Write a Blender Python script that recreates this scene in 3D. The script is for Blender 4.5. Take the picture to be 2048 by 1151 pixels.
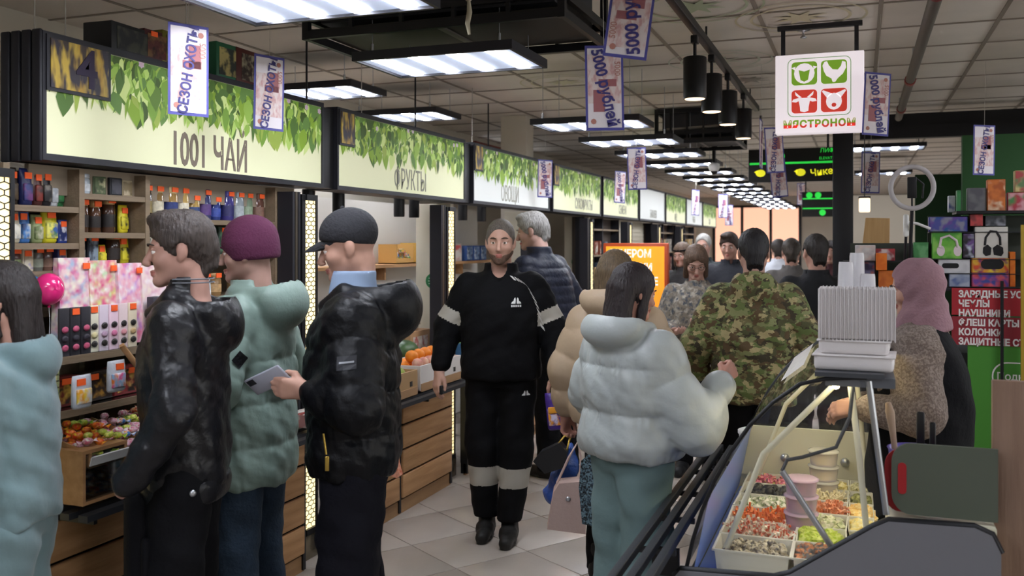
# Indoor market aisle: stalls with lit signs on the left, deli case on the right, shoppers between.
import bpy, bmesh, math, random
import numpy as np
from mathutils import Vector, Matrix, Euler
from mathutils.bvhtree import BVHTree

for _o in list(bpy.data.objects):
    bpy.data.objects.remove(_o)
scene = bpy.context.scene
COL = scene.collection
R = math.radians
random.seed(7)

# ------------------------------------------------------------------ camera
F = 1851.0                    # focal length in pixels of the 2048 px wide frame
TH = R(20.6)                  # the camera is turned this far to the left of the aisle
CH = 1.65                     # eye height
HY = 485.0                    # row of the horizon
ST, CT = math.sin(TH), math.cos(TH)
cd = bpy.data.cameras.new('camera')
cam = bpy.data.objects.new('camera', cd)
COL.objects.link(cam)
cam.location = (0, 0, CH)
cam.rotation_euler = (R(90), 0, TH)
cd.sensor_width = 36.0
cd.lens = F / 2048 * 36.0
cd.shift_y = -(575.5 - HY) / 2048
cd.clip_start = 0.05
cd.dof.use_dof = True
cd.dof.focus_distance = 4.2
cd.dof.aperture_fstop = 3.2
scene.camera = cam

# ------------------------------------------------------------------ world, exposure
w = bpy.data.worlds.new('world')
scene.world = w
w.use_nodes = True
w.node_tree.nodes['Background'].inputs[0].default_value = (0.75, 0.82, 0.95, 1)
w.node_tree.nodes['Background'].inputs[1].default_value = 0.35
vs = scene.view_settings
vs.view_transform = 'Standard'
vs.look = 'None'
vs.gamma = 1.0
vs.use_curve_mapping = False
vs.exposure = 1.1
PANEL_GAIN = 22.0              # radiance of the ceiling tubes
try:
    scene.cycles.use_denoising = True
    scene.cycles.max_bounces = 8
    scene.cycles.transparent_max_bounces = 16
    scene.cycles.sample_clamp_indirect = 6.0
except Exception:
    pass


# ------------------------------------------------------------------ places from sight lines
def at(px, py, d):
    u = (px - 1024) / F
    return Vector((d * (u * CT - ST), d * (u * ST + CT), CH - (py - HY) * d / F))

def onX(px, py, X):
    u = (px - 1024) / F
    return at(px, py, X / (u * CT - ST))

def onY(px, py, Y):
    u = (px - 1024) / F
    return at(px, py, Y / (u * ST + CT))

def onZ(px, py, Z):
    return at(px, py, (CH - Z) * F / (py - HY))


# ------------------------------------------------------------------ materials
MATS = {}

def lin(h):
    h = h.lstrip('#')
    out = []
    for i in (0, 2, 4):
        c = int(h[i:i + 2], 16) / 255
        out.append(c / 12.92 if c <= 0.04045 else ((c + 0.055) / 1.055) ** 2.4)
    return tuple(out) + (1.0,)

def mat(name, col, rough=0.6, metal=0.0, vary=0.0, vscale=6.0, bump=0.0, bscale=40.0, emit=0.0, ecol=None,
        alpha=1.0, trans=0.0, sheen=0.0, coat=0.0, stretch=(1, 1, 1), spec=0.5, col2=None, hard=False, ior=1.45):
    """principled material with optional noise between col and col2, and noise bump"""
    if name in MATS:
        return MATS[name]
    m = bpy.data.materials.new(name)
    m.use_nodes = True
    nt = m.node_tree
    b = nt.nodes['Principled BSDF']
    b.inputs['Base Color'].default_value = lin(col)
    b.inputs['Roughness'].default_value = rough
    b.inputs['Metallic'].default_value = metal
    b.inputs['IOR'].default_value = ior
    if 'Specular IOR Level' in b.inputs:
        b.inputs['Specular IOR Level'].default_value = spec
    if sheen and 'Sheen Weight' in b.inputs:
        b.inputs['Sheen Weight'].default_value = sheen
    if coat:
        b.inputs['Coat Weight'].default_value = coat
    if trans:
        b.inputs['Transmission Weight'].default_value = trans
    if alpha < 1:
        b.inputs['Alpha'].default_value = alpha
    if emit:
        b.inputs['Emission Color'].default_value = lin(ecol or col)
        b.inputs['Emission Strength'].default_value = emit
    if vary or bump or col2:
        tc = nt.nodes.new('ShaderNodeTexCoord')
        mp = nt.nodes.new('ShaderNodeMapping')
        mp.inputs['Scale'].default_value = stretch
        nt.links.new(tc.outputs['Object'], mp.inputs['Vector'])
    if vary or col2:
        n = nt.nodes.new('ShaderNodeTexNoise')
        n.inputs['Scale'].default_value = vscale
        n.inputs['Detail'].default_value = 4
        nt.links.new(mp.outputs[0], n.inputs['Vector'])
        r = nt.nodes.new('ShaderNodeValToRGB')
        a = lin(col)
        if col2:
            c1, c2 = a, lin(col2)
        else:
            c1 = tuple(max(0, x * (1 - vary)) for x in a[:3]) + (1,)
            c2 = tuple(min(1, x * (1 + vary)) for x in a[:3]) + (1,)
        e = r.color_ramp.elements
        e[0].position, e[1].position = (0.47, 0.53) if hard else (0.3, 0.7)
        e[0].color, e[1].color = c1, c2
        nt.links.new(n.outputs['Fac'], r.inputs[0])
        nt.links.new(r.outputs[0], b.inputs['Base Color'])
        if emit:
            nt.links.new(r.outputs[0], b.inputs['Emission Color'])
    if bump:
        n2 = nt.nodes.new('ShaderNodeTexNoise')
        n2.inputs['Scale'].default_value = bscale
        n2.inputs['Detail'].default_value = 3
        nt.links.new(mp.outputs[0], n2.inputs['Vector'])
        bp = nt.nodes.new('ShaderNodeBump')
        bp.inputs['Strength'].default_value = bump
        bp.inputs['Distance'].default_value = 0.02
        nt.links.new(n2.outputs['Fac'], bp.inputs['Height'])
        nt.links.new(bp.outputs[0], b.inputs['Normal'])
    m.diffuse_color = lin(col)
    MATS[name] = m
    return m

def patch_mat(name, cols, scale=14.0, rough=0.5, stretch=(1, 1, 1), emit=0.0, bump=0.0, kind='noise', detail=2.0, seed=0.0, soft=0.07):
    """printed or woven patches: several colours with firm edges"""
    if name in MATS:
        return MATS[name]
    m = bpy.data.materials.new(name)
    m.use_nodes = True
    nt = m.node_tree
    b = nt.nodes['Principled BSDF']
    b.inputs['Roughness'].default_value = rough
    tc = nt.nodes.new('ShaderNodeTexCoord')
    mp = nt.nodes.new('ShaderNodeMapping')
    mp.inputs['Scale'].default_value = stretch
    mp.inputs['Location'].default_value = (seed, seed * 1.7, seed * 0.6)
    nt.links.new(tc.outputs['Object'], mp.inputs['Vector'])
    last = None
    for i, c in enumerate(cols):
        if i == 0:
            rgb = nt.nodes.new('ShaderNodeRGB')
            rgb.outputs[0].default_value = lin(c)
            last = rgb.outputs[0]
            continue
        m2 = nt.nodes.new('ShaderNodeMapping')
        m2.inputs['Location'].default_value = (i * 7.3, i * 3.1, i * 5.7)
        nt.links.new(mp.outputs[0], m2.inputs['Vector'])
        n = nt.nodes.new('ShaderNodeTexNoise')
        n.inputs['Detail'].default_value = detail
        n.inputs['Scale'].default_value = scale * (1 + 0.13 * i)
        nt.links.new(m2.outputs[0], n.inputs['Vector'])
        th = nt.nodes.new('ShaderNodeMapRange')
        th.inputs['From Min'].default_value = 0.5 + 0.012 * i - soft
        th.inputs['From Max'].default_value = 0.5 + 0.012 * i + max(soft, 0.002)
        nt.links.new(n.outputs['Fac'], th.inputs[0])
        mx = nt.nodes.new('ShaderNodeMix')
        mx.data_type = 'RGBA'
        nt.links.new(th.outputs[0], mx.inputs[0])
        nt.links.new(last, mx.inputs[6])
        mx.inputs[7].default_value = lin(c)
        last = mx.outputs[2]
    nt.links.new(last, b.inputs['Base Color'])
    if emit:
        nt.links.new(last, b.inputs['Emission Color'])
        b.inputs['Emission Strength'].default_value = emit
    if bump:
        n2 = nt.nodes.new('ShaderNodeTexNoise')
        n2.inputs['Scale'].default_value = 30
        nt.links.new(tc.outputs['Object'], n2.inputs['Vector'])
        bp = nt.nodes.new('ShaderNodeBump')
        bp.inputs['Strength'].default_value = bump
        bp.inputs['Distance'].default_value = 0.02
        nt.links.new(n2.outputs['Fac'], bp.inputs['Height'])
        nt.links.new(bp.outputs[0], b.inputs['Normal'])
    m.diffuse_color = lin(cols[0])
    MATS[name] = m
    return m

def wood_mat(name, c1, c2, rough=0.55, axis=1, scale=1.0):
    if name in MATS:
        return MATS[name]
    st = [14.0, 14.0, 14.0]
    st[axis] = 1.2
    return mat(name, c1, rough, col2=c2, vscale=scale * 2.2, stretch=tuple(st), bump=0.12, bscale=8)

def glass_mat(name, col='#ffffff', rough=0.02, see=0.9):
    """thin pane: mostly clear, with a mirror-like sheen"""
    if name in MATS:
        return MATS[name]
    m = bpy.data.materials.new(name)
    m.use_nodes = True
    nt = m.node_tree
    nt.nodes.remove(nt.nodes['Principled BSDF'])
    t = nt.nodes.new('ShaderNodeBsdfTransparent')
    t.inputs[0].default_value = lin(col)
    g = nt.nodes.new('ShaderNodeBsdfGlossy')
    g.inputs['Roughness'].default_value = rough
    g.inputs['Color'].default_value = (0.9, 0.95, 1, 1)
    mx = nt.nodes.new('ShaderNodeMixShader')
    fr = nt.nodes.new('ShaderNodeFresnel')
    fr.inputs[0].default_value = 1.45
    add = nt.nodes.new('ShaderNodeMath')
    add.operation = 'MULTIPLY_ADD'
    add.inputs[1].default_value = 0.8
    add.inputs[2].default_value = (1 - see) * 0.4
    nt.links.new(fr.outputs[0], add.inputs[0])
    nt.links.new(add.outputs[0], mx.inputs[0])
    nt.links.new(t.outputs[0], mx.inputs[1])
    nt.links.new(g.outputs[0], mx.inputs[2])
    nt.links.new(mx.outputs[0], nt.nodes['Material Output'].inputs[0])
    MATS[name] = m
    return m


# ------------------------------------------------------------------ objects
def tag(o, label=None, cat=None, group=None, kind=None):
    if label:
        o['label'] = label
    if cat:
        o['category'] = cat
    if group:
        o['group'] = group
    if kind:
        o['kind'] = kind
    return o

def empty(name, loc=(0, 0, 0), rz=0.0, label=None, cat=None, group=None, kind=None):
    o = bpy.data.objects.new(name, None)
    o.empty_display_size = 0.1
    COL.objects.link(o)
    o.location = loc
    o.rotation_euler = (0, 0, rz)
    return tag(o, label, cat, group, kind)

def copy_tree(o, parent=None):
    c = o.copy()
    COL.objects.link(c)
    if parent is not None:
        c.parent = parent
    for ch in list(o.children):
        copy_tree(ch, c)
    return c

ORD = ['first', 'second', 'third', 'fourth', 'fifth', 'sixth', 'seventh', 'eighth', 'ninth', 'tenth', 'eleventh',
       'twelfth', 'thirteenth', 'fourteenth', 'fifteenth', 'sixteenth', 'seventeenth', 'eighteenth', 'nineteenth', 'twentieth']

class MB:
    """collects shapes; build() links them as one mesh"""
    def __init__(self):
        self.v, self.f, self.m, self.s = [], [], [], []

    def add(self, vs, fs, mi=0, smooth=False, M=None):
        n = len(self.v)
        for p in vs:
            p = Vector(p)
            self.v.append(tuple(M @ p) if M is not None else tuple(p))
        for f in fs:
            self.f.append(tuple(n + i for i in f))
            self.m.append(mi)
            self.s.append(smooth)
        return self

    def box(self, c, s, mi=0, M=None, rz=0.0):
        x, y, z = s[0] / 2, s[1] / 2, s[2] / 2
        vs = [(-x, -y, -z), (x, -y, -z), (x, y, -z), (-x, y, -z), (-x, -y, z), (x, -y, z), (x, y, z), (-x, y, z)]
        T = Matrix.Translation(c) @ Matrix.Rotation(rz, 4, 'Z')
        if M is not None:
            T = M @ T
        return self.add(vs, [(0, 3, 2, 1), (4, 5, 6, 7), (0, 1, 5, 4), (1, 2, 6, 5), (2, 3, 7, 6), (3, 0, 4, 7)], mi, False, T)

    def rbox(self, c, s, r=0.01, mi=0, M=None, rz=0.0):
        """box with chamfered edges"""
        hx, hy, hz = s[0] / 2, s[1] / 2, s[2] / 2
        r = min(r, hx * 0.9, hy * 0.9, hz * 0.9)
        bm = bmesh.new()
        bmesh.ops.create_cube(bm, size=1.0)
        for v in bm.verts:
            v.co = Vector((v.co.x * s[0], v.co.y * s[1], v.co.z * s[2]))
        bmesh.ops.bevel(bm, geom=bm.edges[:], offset=r, segments=2, affect='EDGES', profile=0.5)
        bm.verts.index_update()
        T = Matrix.Translation(c) @ Matrix.Rotation(rz, 4, 'Z')
        if M is not None:
            T = M @ T
        self.add([v.co for v in bm.verts], [tuple(v.index for v in f.verts) for f in bm.faces], mi, True, T)
        bm.free()
        return self

    def tube(self, pts, r, n=8, mi=0, caps=True, M=None, smooth=True):
        pts = [Vector(p) for p in pts]
        rr = r if isinstance(r, (list, tuple)) else [r] * len(pts)
        vs, fs = [], []
        up = None
        for i, p in enumerate(pts):
            a = pts[max(0, i - 1)]
            b = pts[min(len(pts) - 1, i + 1)]
            t = (b - a).normalized()
            if up is None:
                up = Vector((0, 0, 1)) if abs(t.z) < 0.9 else Vector((1, 0, 0))
            x = t.cross(up).normalized()
            y = x.cross(t).normalized()
            up = y
            for k in range(n):
                an = 2 * math.pi * k / n
                vs.append(p + x * (rr[i] * math.cos(an)) + y * (rr[i] * math.sin(an)))
        for i in range(len(pts) - 1):
            for k in range(n):
                k2 = (k + 1) % n
                fs.append((i * n + k, i * n + k2, (i + 1) * n + k2, (i + 1) * n + k))
        self.add(vs, fs, mi, smooth, M)
        if caps:
            self.add(vs[:n], [tuple(range(n - 1, -1, -1))], mi, False, M)
            self.add(vs[-n:], [tuple(range(n))], mi, False, M)
        return self

    def lathe(self, prof, n=16, mi=0, c=(0, 0, 0), M=None, sx=1.0, sy=1.0, smooth=True):
        """prof: (r, z) from bottom to top"""
        vs, fs = [], []
        for r, z in prof:
            for k in range(n):
                an = 2 * math.pi * k / n
                vs.append((c[0] + r * sx * math.cos(an), c[1] + r * sy * math.sin(an), c[2] + z))
        for i in range(len(prof) - 1):
            for k in range(n):
                k2 = (k + 1) % n
                fs.append((i * n + k, i * n + k2, (i + 1) * n + k2, (i + 1) * n + k))
        self.add(vs, fs, mi, smooth, M)
        if prof[0][0] > 1e-5:
            self.add(vs[:n], [tuple(range(n - 1, -1, -1))], mi, False, M)
        if prof[-1][0] > 1e-5:
            self.add(vs[-n:], [tuple(range(n))], mi, False, M)
        return self

    def ball(self, c, r, n=12, mi=0, M=None, sq=(1, 1, 1)):
        pr = []
        m = max(4, n // 2)
        for i in range(m + 1):
            a = -math.pi / 2 + math.pi * i / m
            pr.append((max(1e-6, r * math.cos(a)), r * math.sin(a) * sq[2]))
        return self.lathe(pr, n, mi, c, M, sq[0], sq[1])

    def prism(self, poly, axis, a, b, mi=0, M=None, smooth=False):
        """extrude a 2D outline along an axis ('x': outline in (y,z); 'y': in (x,z); 'z': in (x,y)) from a to b"""
        def P(q, t):
            return {'x': (t, q[0], q[1]), 'y': (q[0], t, q[1]), 'z': (q[0], q[1], t)}[axis]
        n = len(poly)
        vs = [P(q, a) for q in poly] + [P(q, b) for q in poly]
        fs = [(i, (i + 1) % n, n + (i + 1) % n, n + i) for i in range(n)]
        self.add(vs, fs, mi, smooth, M)
        self.add([P(q, a) for q in poly], [tuple(range(n - 1, -1, -1))], mi, False, M)
        self.add([P(q, b) for q in poly], [tuple(range(n))], mi, False, M)
        return self

    def mesh(self, name, mats):
        me = bpy.data.meshes.new(name)
        me.from_pydata(self.v, [], self.f)
        if not isinstance(mats, (list, tuple)):
            mats = [mats]
        for m in mats:
            me.materials.append(m)
        me.polygons.foreach_set('material_index', self.m)
        me.polygons.foreach_set('use_smooth', self.s)
        bm = bmesh.new()
        bm.from_mesh(me)
        bmesh.ops.recalc_face_normals(bm, faces=bm.faces)
        bm.to_mesh(me)
        bm.free()
        me.update()
        return me

    def build(self, name, mats, parent=None, label=None, cat=None, group=None, kind=None, loc=None, rz=0.0):
        o = bpy.data.objects.new(name, self.mesh(name, mats))
        COL.objects.link(o)
        if parent is not None:
            o.parent = parent
        if loc is not None:
            o.location = loc
        o.rotation_euler = (0, 0, rz)
        return tag(o, label, cat, group, kind)

def place(name, me, parent=None, loc=(0, 0, 0), rz=0.0, label=None, cat=None, group=None, kind=None):
    o = bpy.data.objects.new(name, me)
    COL.objects.link(o)
    o.parent = parent
    o.location = loc
    o.rotation_euler = (0, 0, rz)
    return tag(o, label, cat, group, kind)

_TXT = {}

def text_mesh(body, size=0.1, sx=1.0, depth=0.002, bold=0.0, align='CENTER', shear=0.0, spacing=1.0):
    """flat lettering in the local xz plane, facing -y, centred on the origin"""
    key = (body, size, sx, depth, bold, align, shear, spacing)
    if key in _TXT:
        return _TXT[key]
    cu = bpy.data.curves.new('lettering', 'FONT')
    cu.body = body
    cu.size = size
    cu.align_x = align
    cu.align_y = 'CENTER'
    cu.extrude = depth
    cu.offset = bold
    cu.shear = shear
    cu.space_character = spacing
    cu.resolution_u = 3
    ob = bpy.data.objects.new('lettering', cu)
    COL.objects.link(ob)
    dg = bpy.context.evaluated_depsgraph_get()
    me = bpy.data.meshes.new_from_object(ob.evaluated_get(dg))
    bpy.data.objects.remove(ob)
    me.transform(Matrix.Scale(sx, 4, (1, 0, 0)))
    me.transform(Matrix.Rotation(R(90), 4, 'X'))
    _TXT[key] = me
    return me

def lettering(body, mat_, parent, loc, size, sx=1.0, depth=0.002, bold=0.0, rot=(0, 0, 0), align='CENTER', name='lettering', shear=0.0, spacing=1.0):
    me = text_mesh(body, size, sx, depth, bold, align, shear, spacing).copy()
    me.materials.clear()
    me.materials.append(mat_)
    o = bpy.data.objects.new(name, me)
    COL.objects.link(o)
    o.parent = parent
    o.location = loc
    o.rotation_euler = rot
    return o

# ------------------------------------------------------------------ shared materials
M_BLACK = mat('black_metal', '#1d1d20', 0.45, 0.3)
M_DARK = mat('dark_frame', '#2a2a30', 0.5, 0.2)
M_RAIL = mat('graphite_rail', '#3b3d42', 0.45, 0.4)
M_WHITE = mat('white_plastic', '#e4e4e2', 0.4)
M_CREAM = mat('cream_wall', '#cfc8ba', 0.8, vary=0.05, vscale=2)
M_STEEL = mat('brushed_steel', '#b8bbc0', 0.3, 0.9)
M_OAK = wood_mat('oak_plank', '#c09468', '#a67b50', axis=1)
M_SHELF = wood_mat('taupe_shelf', '#8d7a63', '#7b6a55', axis=1)
M_TAG = mat('orange_tag', '#f5622a', 0.6, emit=0.04)  # faint glow put into the tag colour; the tags are no lamps
M_GLASS = glass_mat('clear_glass')
M_INK = mat('dark_ink', '#55504a', 0.7)

# ================================================================== THE SETTING
ZC = 2.86
XL, XR, Y0, Y1 = -4.1, 8.0, -4.0, 25.0

def in_view(x, y, z, pad=60):
    d = y * CT - x * ST
    if d < 0.4:
        return False
    px = 1024 + F * (x * CT + y * ST) / d
    py = HY - F * (z - CH) / d
    return -pad < px < 2048 + pad and -pad < py < 1151 + pad

floor = MB().box(((XL + XR) / 2, (Y0 + Y1) / 2, -0.055), (XR - XL, Y1 - Y0, 0.1)).build('floor', mat('floor_grout', '#8b827a', 0.7), kind='structure')
ceiling = MB().box(((XL + XR) / 2, (Y0 + Y1) / 2, ZC + 0.06), (XR - XL, Y1 - Y0, 0.1)).build('ceiling', mat('ceiling_grid', '#7f766c', 0.8), kind='structure')

def tile_field(parent, name, centres, me, rz, most=300):
    """the largest in view as parts of their own, the rest joined as one part"""
    centres = sorted(centres, key=lambda c: c[1] * CT - c[0] * ST)
    for c in centres[:most]:
        place(name, me, parent, c, rz + 0.0)
    rest = centres[most:]
    if rest:
        n = len(me.vertices)
        co = np.empty(n * 3)
        me.vertices.foreach_get('co', co)
        co = co.reshape(-1, 3)
        cs, sn = math.cos(rz), math.sin(rz)
        co = np.stack([co[:, 0] * cs - co[:, 1] * sn, co[:, 0] * sn + co[:, 1] * cs, co[:, 2]], 1)
        fs = [tuple(p.vertices) for p in me.polygons]
        V, Fc = [], []
        for i, c in enumerate(rest):
            V.append(co + np.array(c))
            Fc += [tuple(j + i * n for j in f) for f in fs]
        me2 = bpy.data.meshes.new(name + '_field')
        me2.from_pydata(np.concatenate(V).tolist(), [], Fc)
        me2.materials.append(me.materials[0])
        place('far_' + name, me2, parent, kind='stuff')

M_TILE = mat('floor_tile', '#b3a99f', 0.3, vary=0.07, vscale=3.0, bump=0.03, bscale=60)
TS, TA = 0.45, R(-33)
tm = MB().rbox((0, 0, -0.0055), (TS - 0.006, TS - 0.006, 0.011), 0.0015).mesh('floor_tile', M_TILE)
cs = []
for i in range(-60, 60):
    for j in range(-60, 60):
        a, b = i * TS, j * TS
        x = a * math.cos(TA) - b * math.sin(TA)
        y = a * math.sin(TA) + b * math.cos(TA) + 6
        if -3.4 < x < 6 and 1.0 < y < 24.5 and in_view(x, y, 0):
            cs.append((x, y, 0.0))
tile_field(floor, 'floor_tile', cs, tm, TA)

M_CTILE = mat('ceiling_tile', '#e6dfd6', 0.9, vary=0.03, vscale=5, bump=0.06, bscale=120)
ctm = MB().rbox((0, 0, 0), (0.594, 0.594, 0.012), 0.003).mesh('ceiling_tile', M_CTILE)
cs = []
for i in range(-8, 14):
    for j in range(-7, 42):
        x, y = XL + 0.3 + 0.6 * (i + 8), Y0 + 0.3 + 0.6 * (j + 7)
        if x < XR and y < Y1 and in_view(x, y, ZC, 250):
            cs.append((x, y, ZC))
tile_field(ceiling, 'ceiling_tile', cs, ctm, 0.0)
M_TBAR = mat('grid_bar', '#958b80', 0.6)
lb = MB().box((0, 0, 0), (0.022, Y1 - Y0, 0.006)).mesh('grid_bar', M_TBAR)
xb_ = MB().box((0, 0, 0), (XR - XL, 0.016, 0.005)).mesh('cross_bar', M_TBAR)
for i in range(1, 20):
    place('grid_bar', lb, ceiling, (XL + 0.6 * i, (Y0 + Y1) / 2, ZC - 0.0085))
for j in range(1, 49):
    place('cross_bar', xb_, ceiling, ((XL + XR) / 2, Y0 + 0.6 * j, ZC - 0.0088))

# walls: the left one carries a high red-framed window, the far one the glazed entrance
MB().box((XL - 0.05, (Y0 + Y1) / 2, ZC / 2), (0.1, Y1 - Y0, ZC)).build('wall_left', M_CREAM, kind='structure')
MB().box((XR + 0.05, (Y0 + Y1) / 2, ZC / 2), (0.1, Y1 - Y0, ZC)).build('wall_right', M_CREAM, kind='structure')
MB().box(((XL + XR) / 2, Y0 - 0.05, ZC / 2), (XR - XL, 0.1, ZC)).build('wall_rear', M_CREAM, kind='structure')
MB().box(((XL + XR) / 2, Y1 + 0.05, ZC / 2), (XR - XL, 0.1, ZC)).build('wall_far', M_CREAM, kind='structure')
win = empty('window_1', (XL + 0.012, 10.6, 2.62), 0, kind='structure')
M_RED = mat('red_frame', '#7a2b22', 0.5)
m = MB()
for z in (-0.16, 0.16):
    m.box((0, 0, z), (0.05, 1.9, 0.04))
for y in (-0.95, 0.0, 0.95):
    m.box((0, y, 0), (0.05, 0.04, 0.32))
m.build('window_frame', M_RED, win)
MB().box((-0.006, 0, 0), (0.008, 1.86, 0.3)).build('window_pane', mat('daylit_pane', '#eef2f6', 0.3, emit=0.4), win)
# far glazed entrance with peach evening light
ent = empty('window_2', (0, Y1 - 0.03, 0), 0, kind='structure')
M_PEACH = mat('peach_daylight', '#ffc4a6', 0.5, emit=0.45)
M_PALE = mat('pale_daylight', '#fff2e6', 0.5, emit=0.6)
xa, xb = onY(1428, 480, Y1 - .06).x, onY(1600, 480, Y1 - .06).x
wd = (xb - xa) / 3
for k in range(3):
    MB().box((xa + wd * (k + 0.5), 0, 1.87), (wd - 0.06, 0.02, 1.45)).build('window_pane', M_PEACH, ent)
    MB().box((xa + wd * (k + 0.5), 0, 0.56), (wd - 0.06, 0.02, 1.08)).build('window_pane', M_PALE, ent)
m = MB()
for k in range(4):
    m.box((xa + wd * k, -0.01, 1.3), (0.07, 0.06, 2.6))
for z in (0.03, 1.12, 2.6):
    m.box(((xa + xb) / 2, -0.01, z), (xb - xa, 0.06, 0.06))
m.build('window_frame', M_BLACK, ent)

# daylight windows along the right-hand wall, out of the picture
w3 = empty('window_3', (XR - 0.012, 6.0, 1.55), 0, kind='structure')
M_DAY = mat('overcast_daylight', '#f0f0ee', 0.5, emit=1.9)
for k in range(5):
    MB().box((0, -8 + 4 * k, 0), (0.016, 3.2, 1.9)).build('window_pane', M_DAY, w3)
m = MB()
for k in range(5):
    for z in (-0.98, 0.98):
        m.box((-0.01, -8 + 4 * k, z), (0.05, 3.4, 0.07))
    for y in (-1.65, 0, 1.65):
        m.box((-0.01, -8 + 4 * k + y, 0), (0.05, 0.07, 1.96))
m.build('window_frame', M_WHITE, w3)

# load-bearing pillar behind the signs and the cream piers between stalls
def pier(x, y, sx, sy, z1, nm, lab):
    o = MB().rbox((0, 0, z1 / 2), (sx, sy, z1), 0.006).build(nm, M_CREAM, loc=(x, y, 0), kind='structure')
    return o
pier(-3.06, 8.28, 0.26, 0.2, ZC - 0.01, 'trim_1', '')

# ================================================================== CEILING LIGHTS
M_TUBE = mat('lit_tube', '#f2f6ff', 0.5, emit=PANEL_GAIN)
M_DIFF = mat('lit_diffuser', '#cfdcf5', 0.5, emit=0.2)
PW, PD = 0.75, 0.46

def make_panel(z_drop):
    t = empty('ceiling_light')
    m = MB()
    for s in (-1, 1):
        m.box((s * (PW / 2 - 0.008), 0, 0.012), (0.016, PD, 0.034))
        m.box((0, s * (PD / 2 - 0.008), 0.012), (PW - 0.032, 0.016, 0.034))
    m.box((0, 0, 0.032), (PW, PD, 0.006))
    m.build('frame', M_DARK, t)
    MB().box((0, 0, 0.008), (PW - 0.034, PD - 0.034, 0.006)).build('diffuser', M_DIFF, t)
    tube = MB().rbox((0, 0, 0), (0.062, PD - 0.05, 0.008), 0.003).mesh('light_strip', M_TUBE)
    for k in range(4):
        place('light_strip', tube, t, (-0.27 + 0.18 * k, 0, 0.003))
    rod = MB().tube([(0, 0, 0.035), (0, 0, z_drop)], 0.0022, 5).tube([(0, 0, 0.035), (0, 0, 0.075)], 0.007, 6).mesh('hanger', M_STEEL)
    for s in (-1, 1):
        place('hanger', rod, t, (s * 0.3, -0.18, 0))
        place('hanger', rod, t, (s * 0.3, 0.18, 0))
    return t

ZP = CH + 0.80
panel0 = make_panel(ZC - ZP - 0.01)
PY = [2.63, 3.78, 6.12, 7.27, 8.42, 9.57, 10.72, 11.87, 13.02, 14.17, 15.32, 16.47, 17.62, 18.77, 19.9, 21.05, 22.2]
near_lab = ['near ceiling light panel cut by the top edge of the picture', 'ceiling light panel hanging under the black air unit']
for i, y in enumerate(PY + [1.4, 0.2, -1.0, -2.2]):
    o = panel0 if i == 0 else copy_tree(panel0)
    o.location = (-1.71, y, ZP)
    if i >= len(PY):
        lab = 'ceiling light panel of the main row hanging behind the viewer, %s from the near end' % ORD[i - len(PY)]
    elif i < 2:
        lab = near_lab[i]
    else:
        lab = 'four-strip ceiling light panel, %s beyond the black air unit in the receding row' % ORD[i - 2]
    tag(o, lab, 'ceiling light', 'row of hanging light panels over the aisle')
stall_panel = make_panel(ZC - 2.62 - 0.01)
k = 0
for x, y, lab in [(-3.3, 5.2, 'small lit ceiling panel above the tea sign end'), (-3.3, 6.42, 'small lit ceiling panel above the fruit sign')]:
    o = stall_panel if k == 0 else copy_tree(stall_panel)
    k += 1
    o.location = (x, y, 2.62)
    tag(o, lab, 'ceiling light', 'light panels over the stalls')
for i, (x, y) in enumerate([(1.5, -1.5), (1.5, 0.5), (1.5, 2.5), (1.6, 4.5), (1.8, 6.4), (0.25, 10.3), (3.2, 13.0), (2.4, 17.0), (4.5, 1.0), (4.5, 5.0), (0.3, 14.0)]):  # mostly out-of-view panels added to brighten the right side
    o = copy_tree(stall_panel)
    o.location = (x, y, 2.62)
    tag(o, 'ceiling light panel of the mostly unseen set brightening the right-hand hall, %s from the near end' % ORD[i], 'ceiling light', 'light panels over the right-hand hall')

# ================================================================== SIGN ROW
SX = -2.73
SZ0, SZ1 = 1.945, 2.405
EDGES = [(2.49, 4.33), (4.47, 6.25), (6.40, 8.22), (8.33, 10.06), (10.16, 11.93), (12.03, 13.7), (13.8, 15.45), (15.55, 17.2), (17.3, 18.95)]

def attr_mat(name, emit=0.3, rough=0.6):
    m = bpy.data.materials.new(name)
    m.use_nodes = True
    nt = m.node_tree
    b = nt.nodes['Principled BSDF']
    a = nt.nodes.new('ShaderNodeAttribute')
    a.attribute_name = 'tint'
    nt.links.new(a.outputs['Color'], b.inputs['Base Color'])
    nt.links.new(a.outputs['Color'], b.inputs['Emission Color'])
    b.inputs['Emission Strength'].default_value = emit
    b.inputs['Roughness'].default_value = rough
    return m

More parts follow.
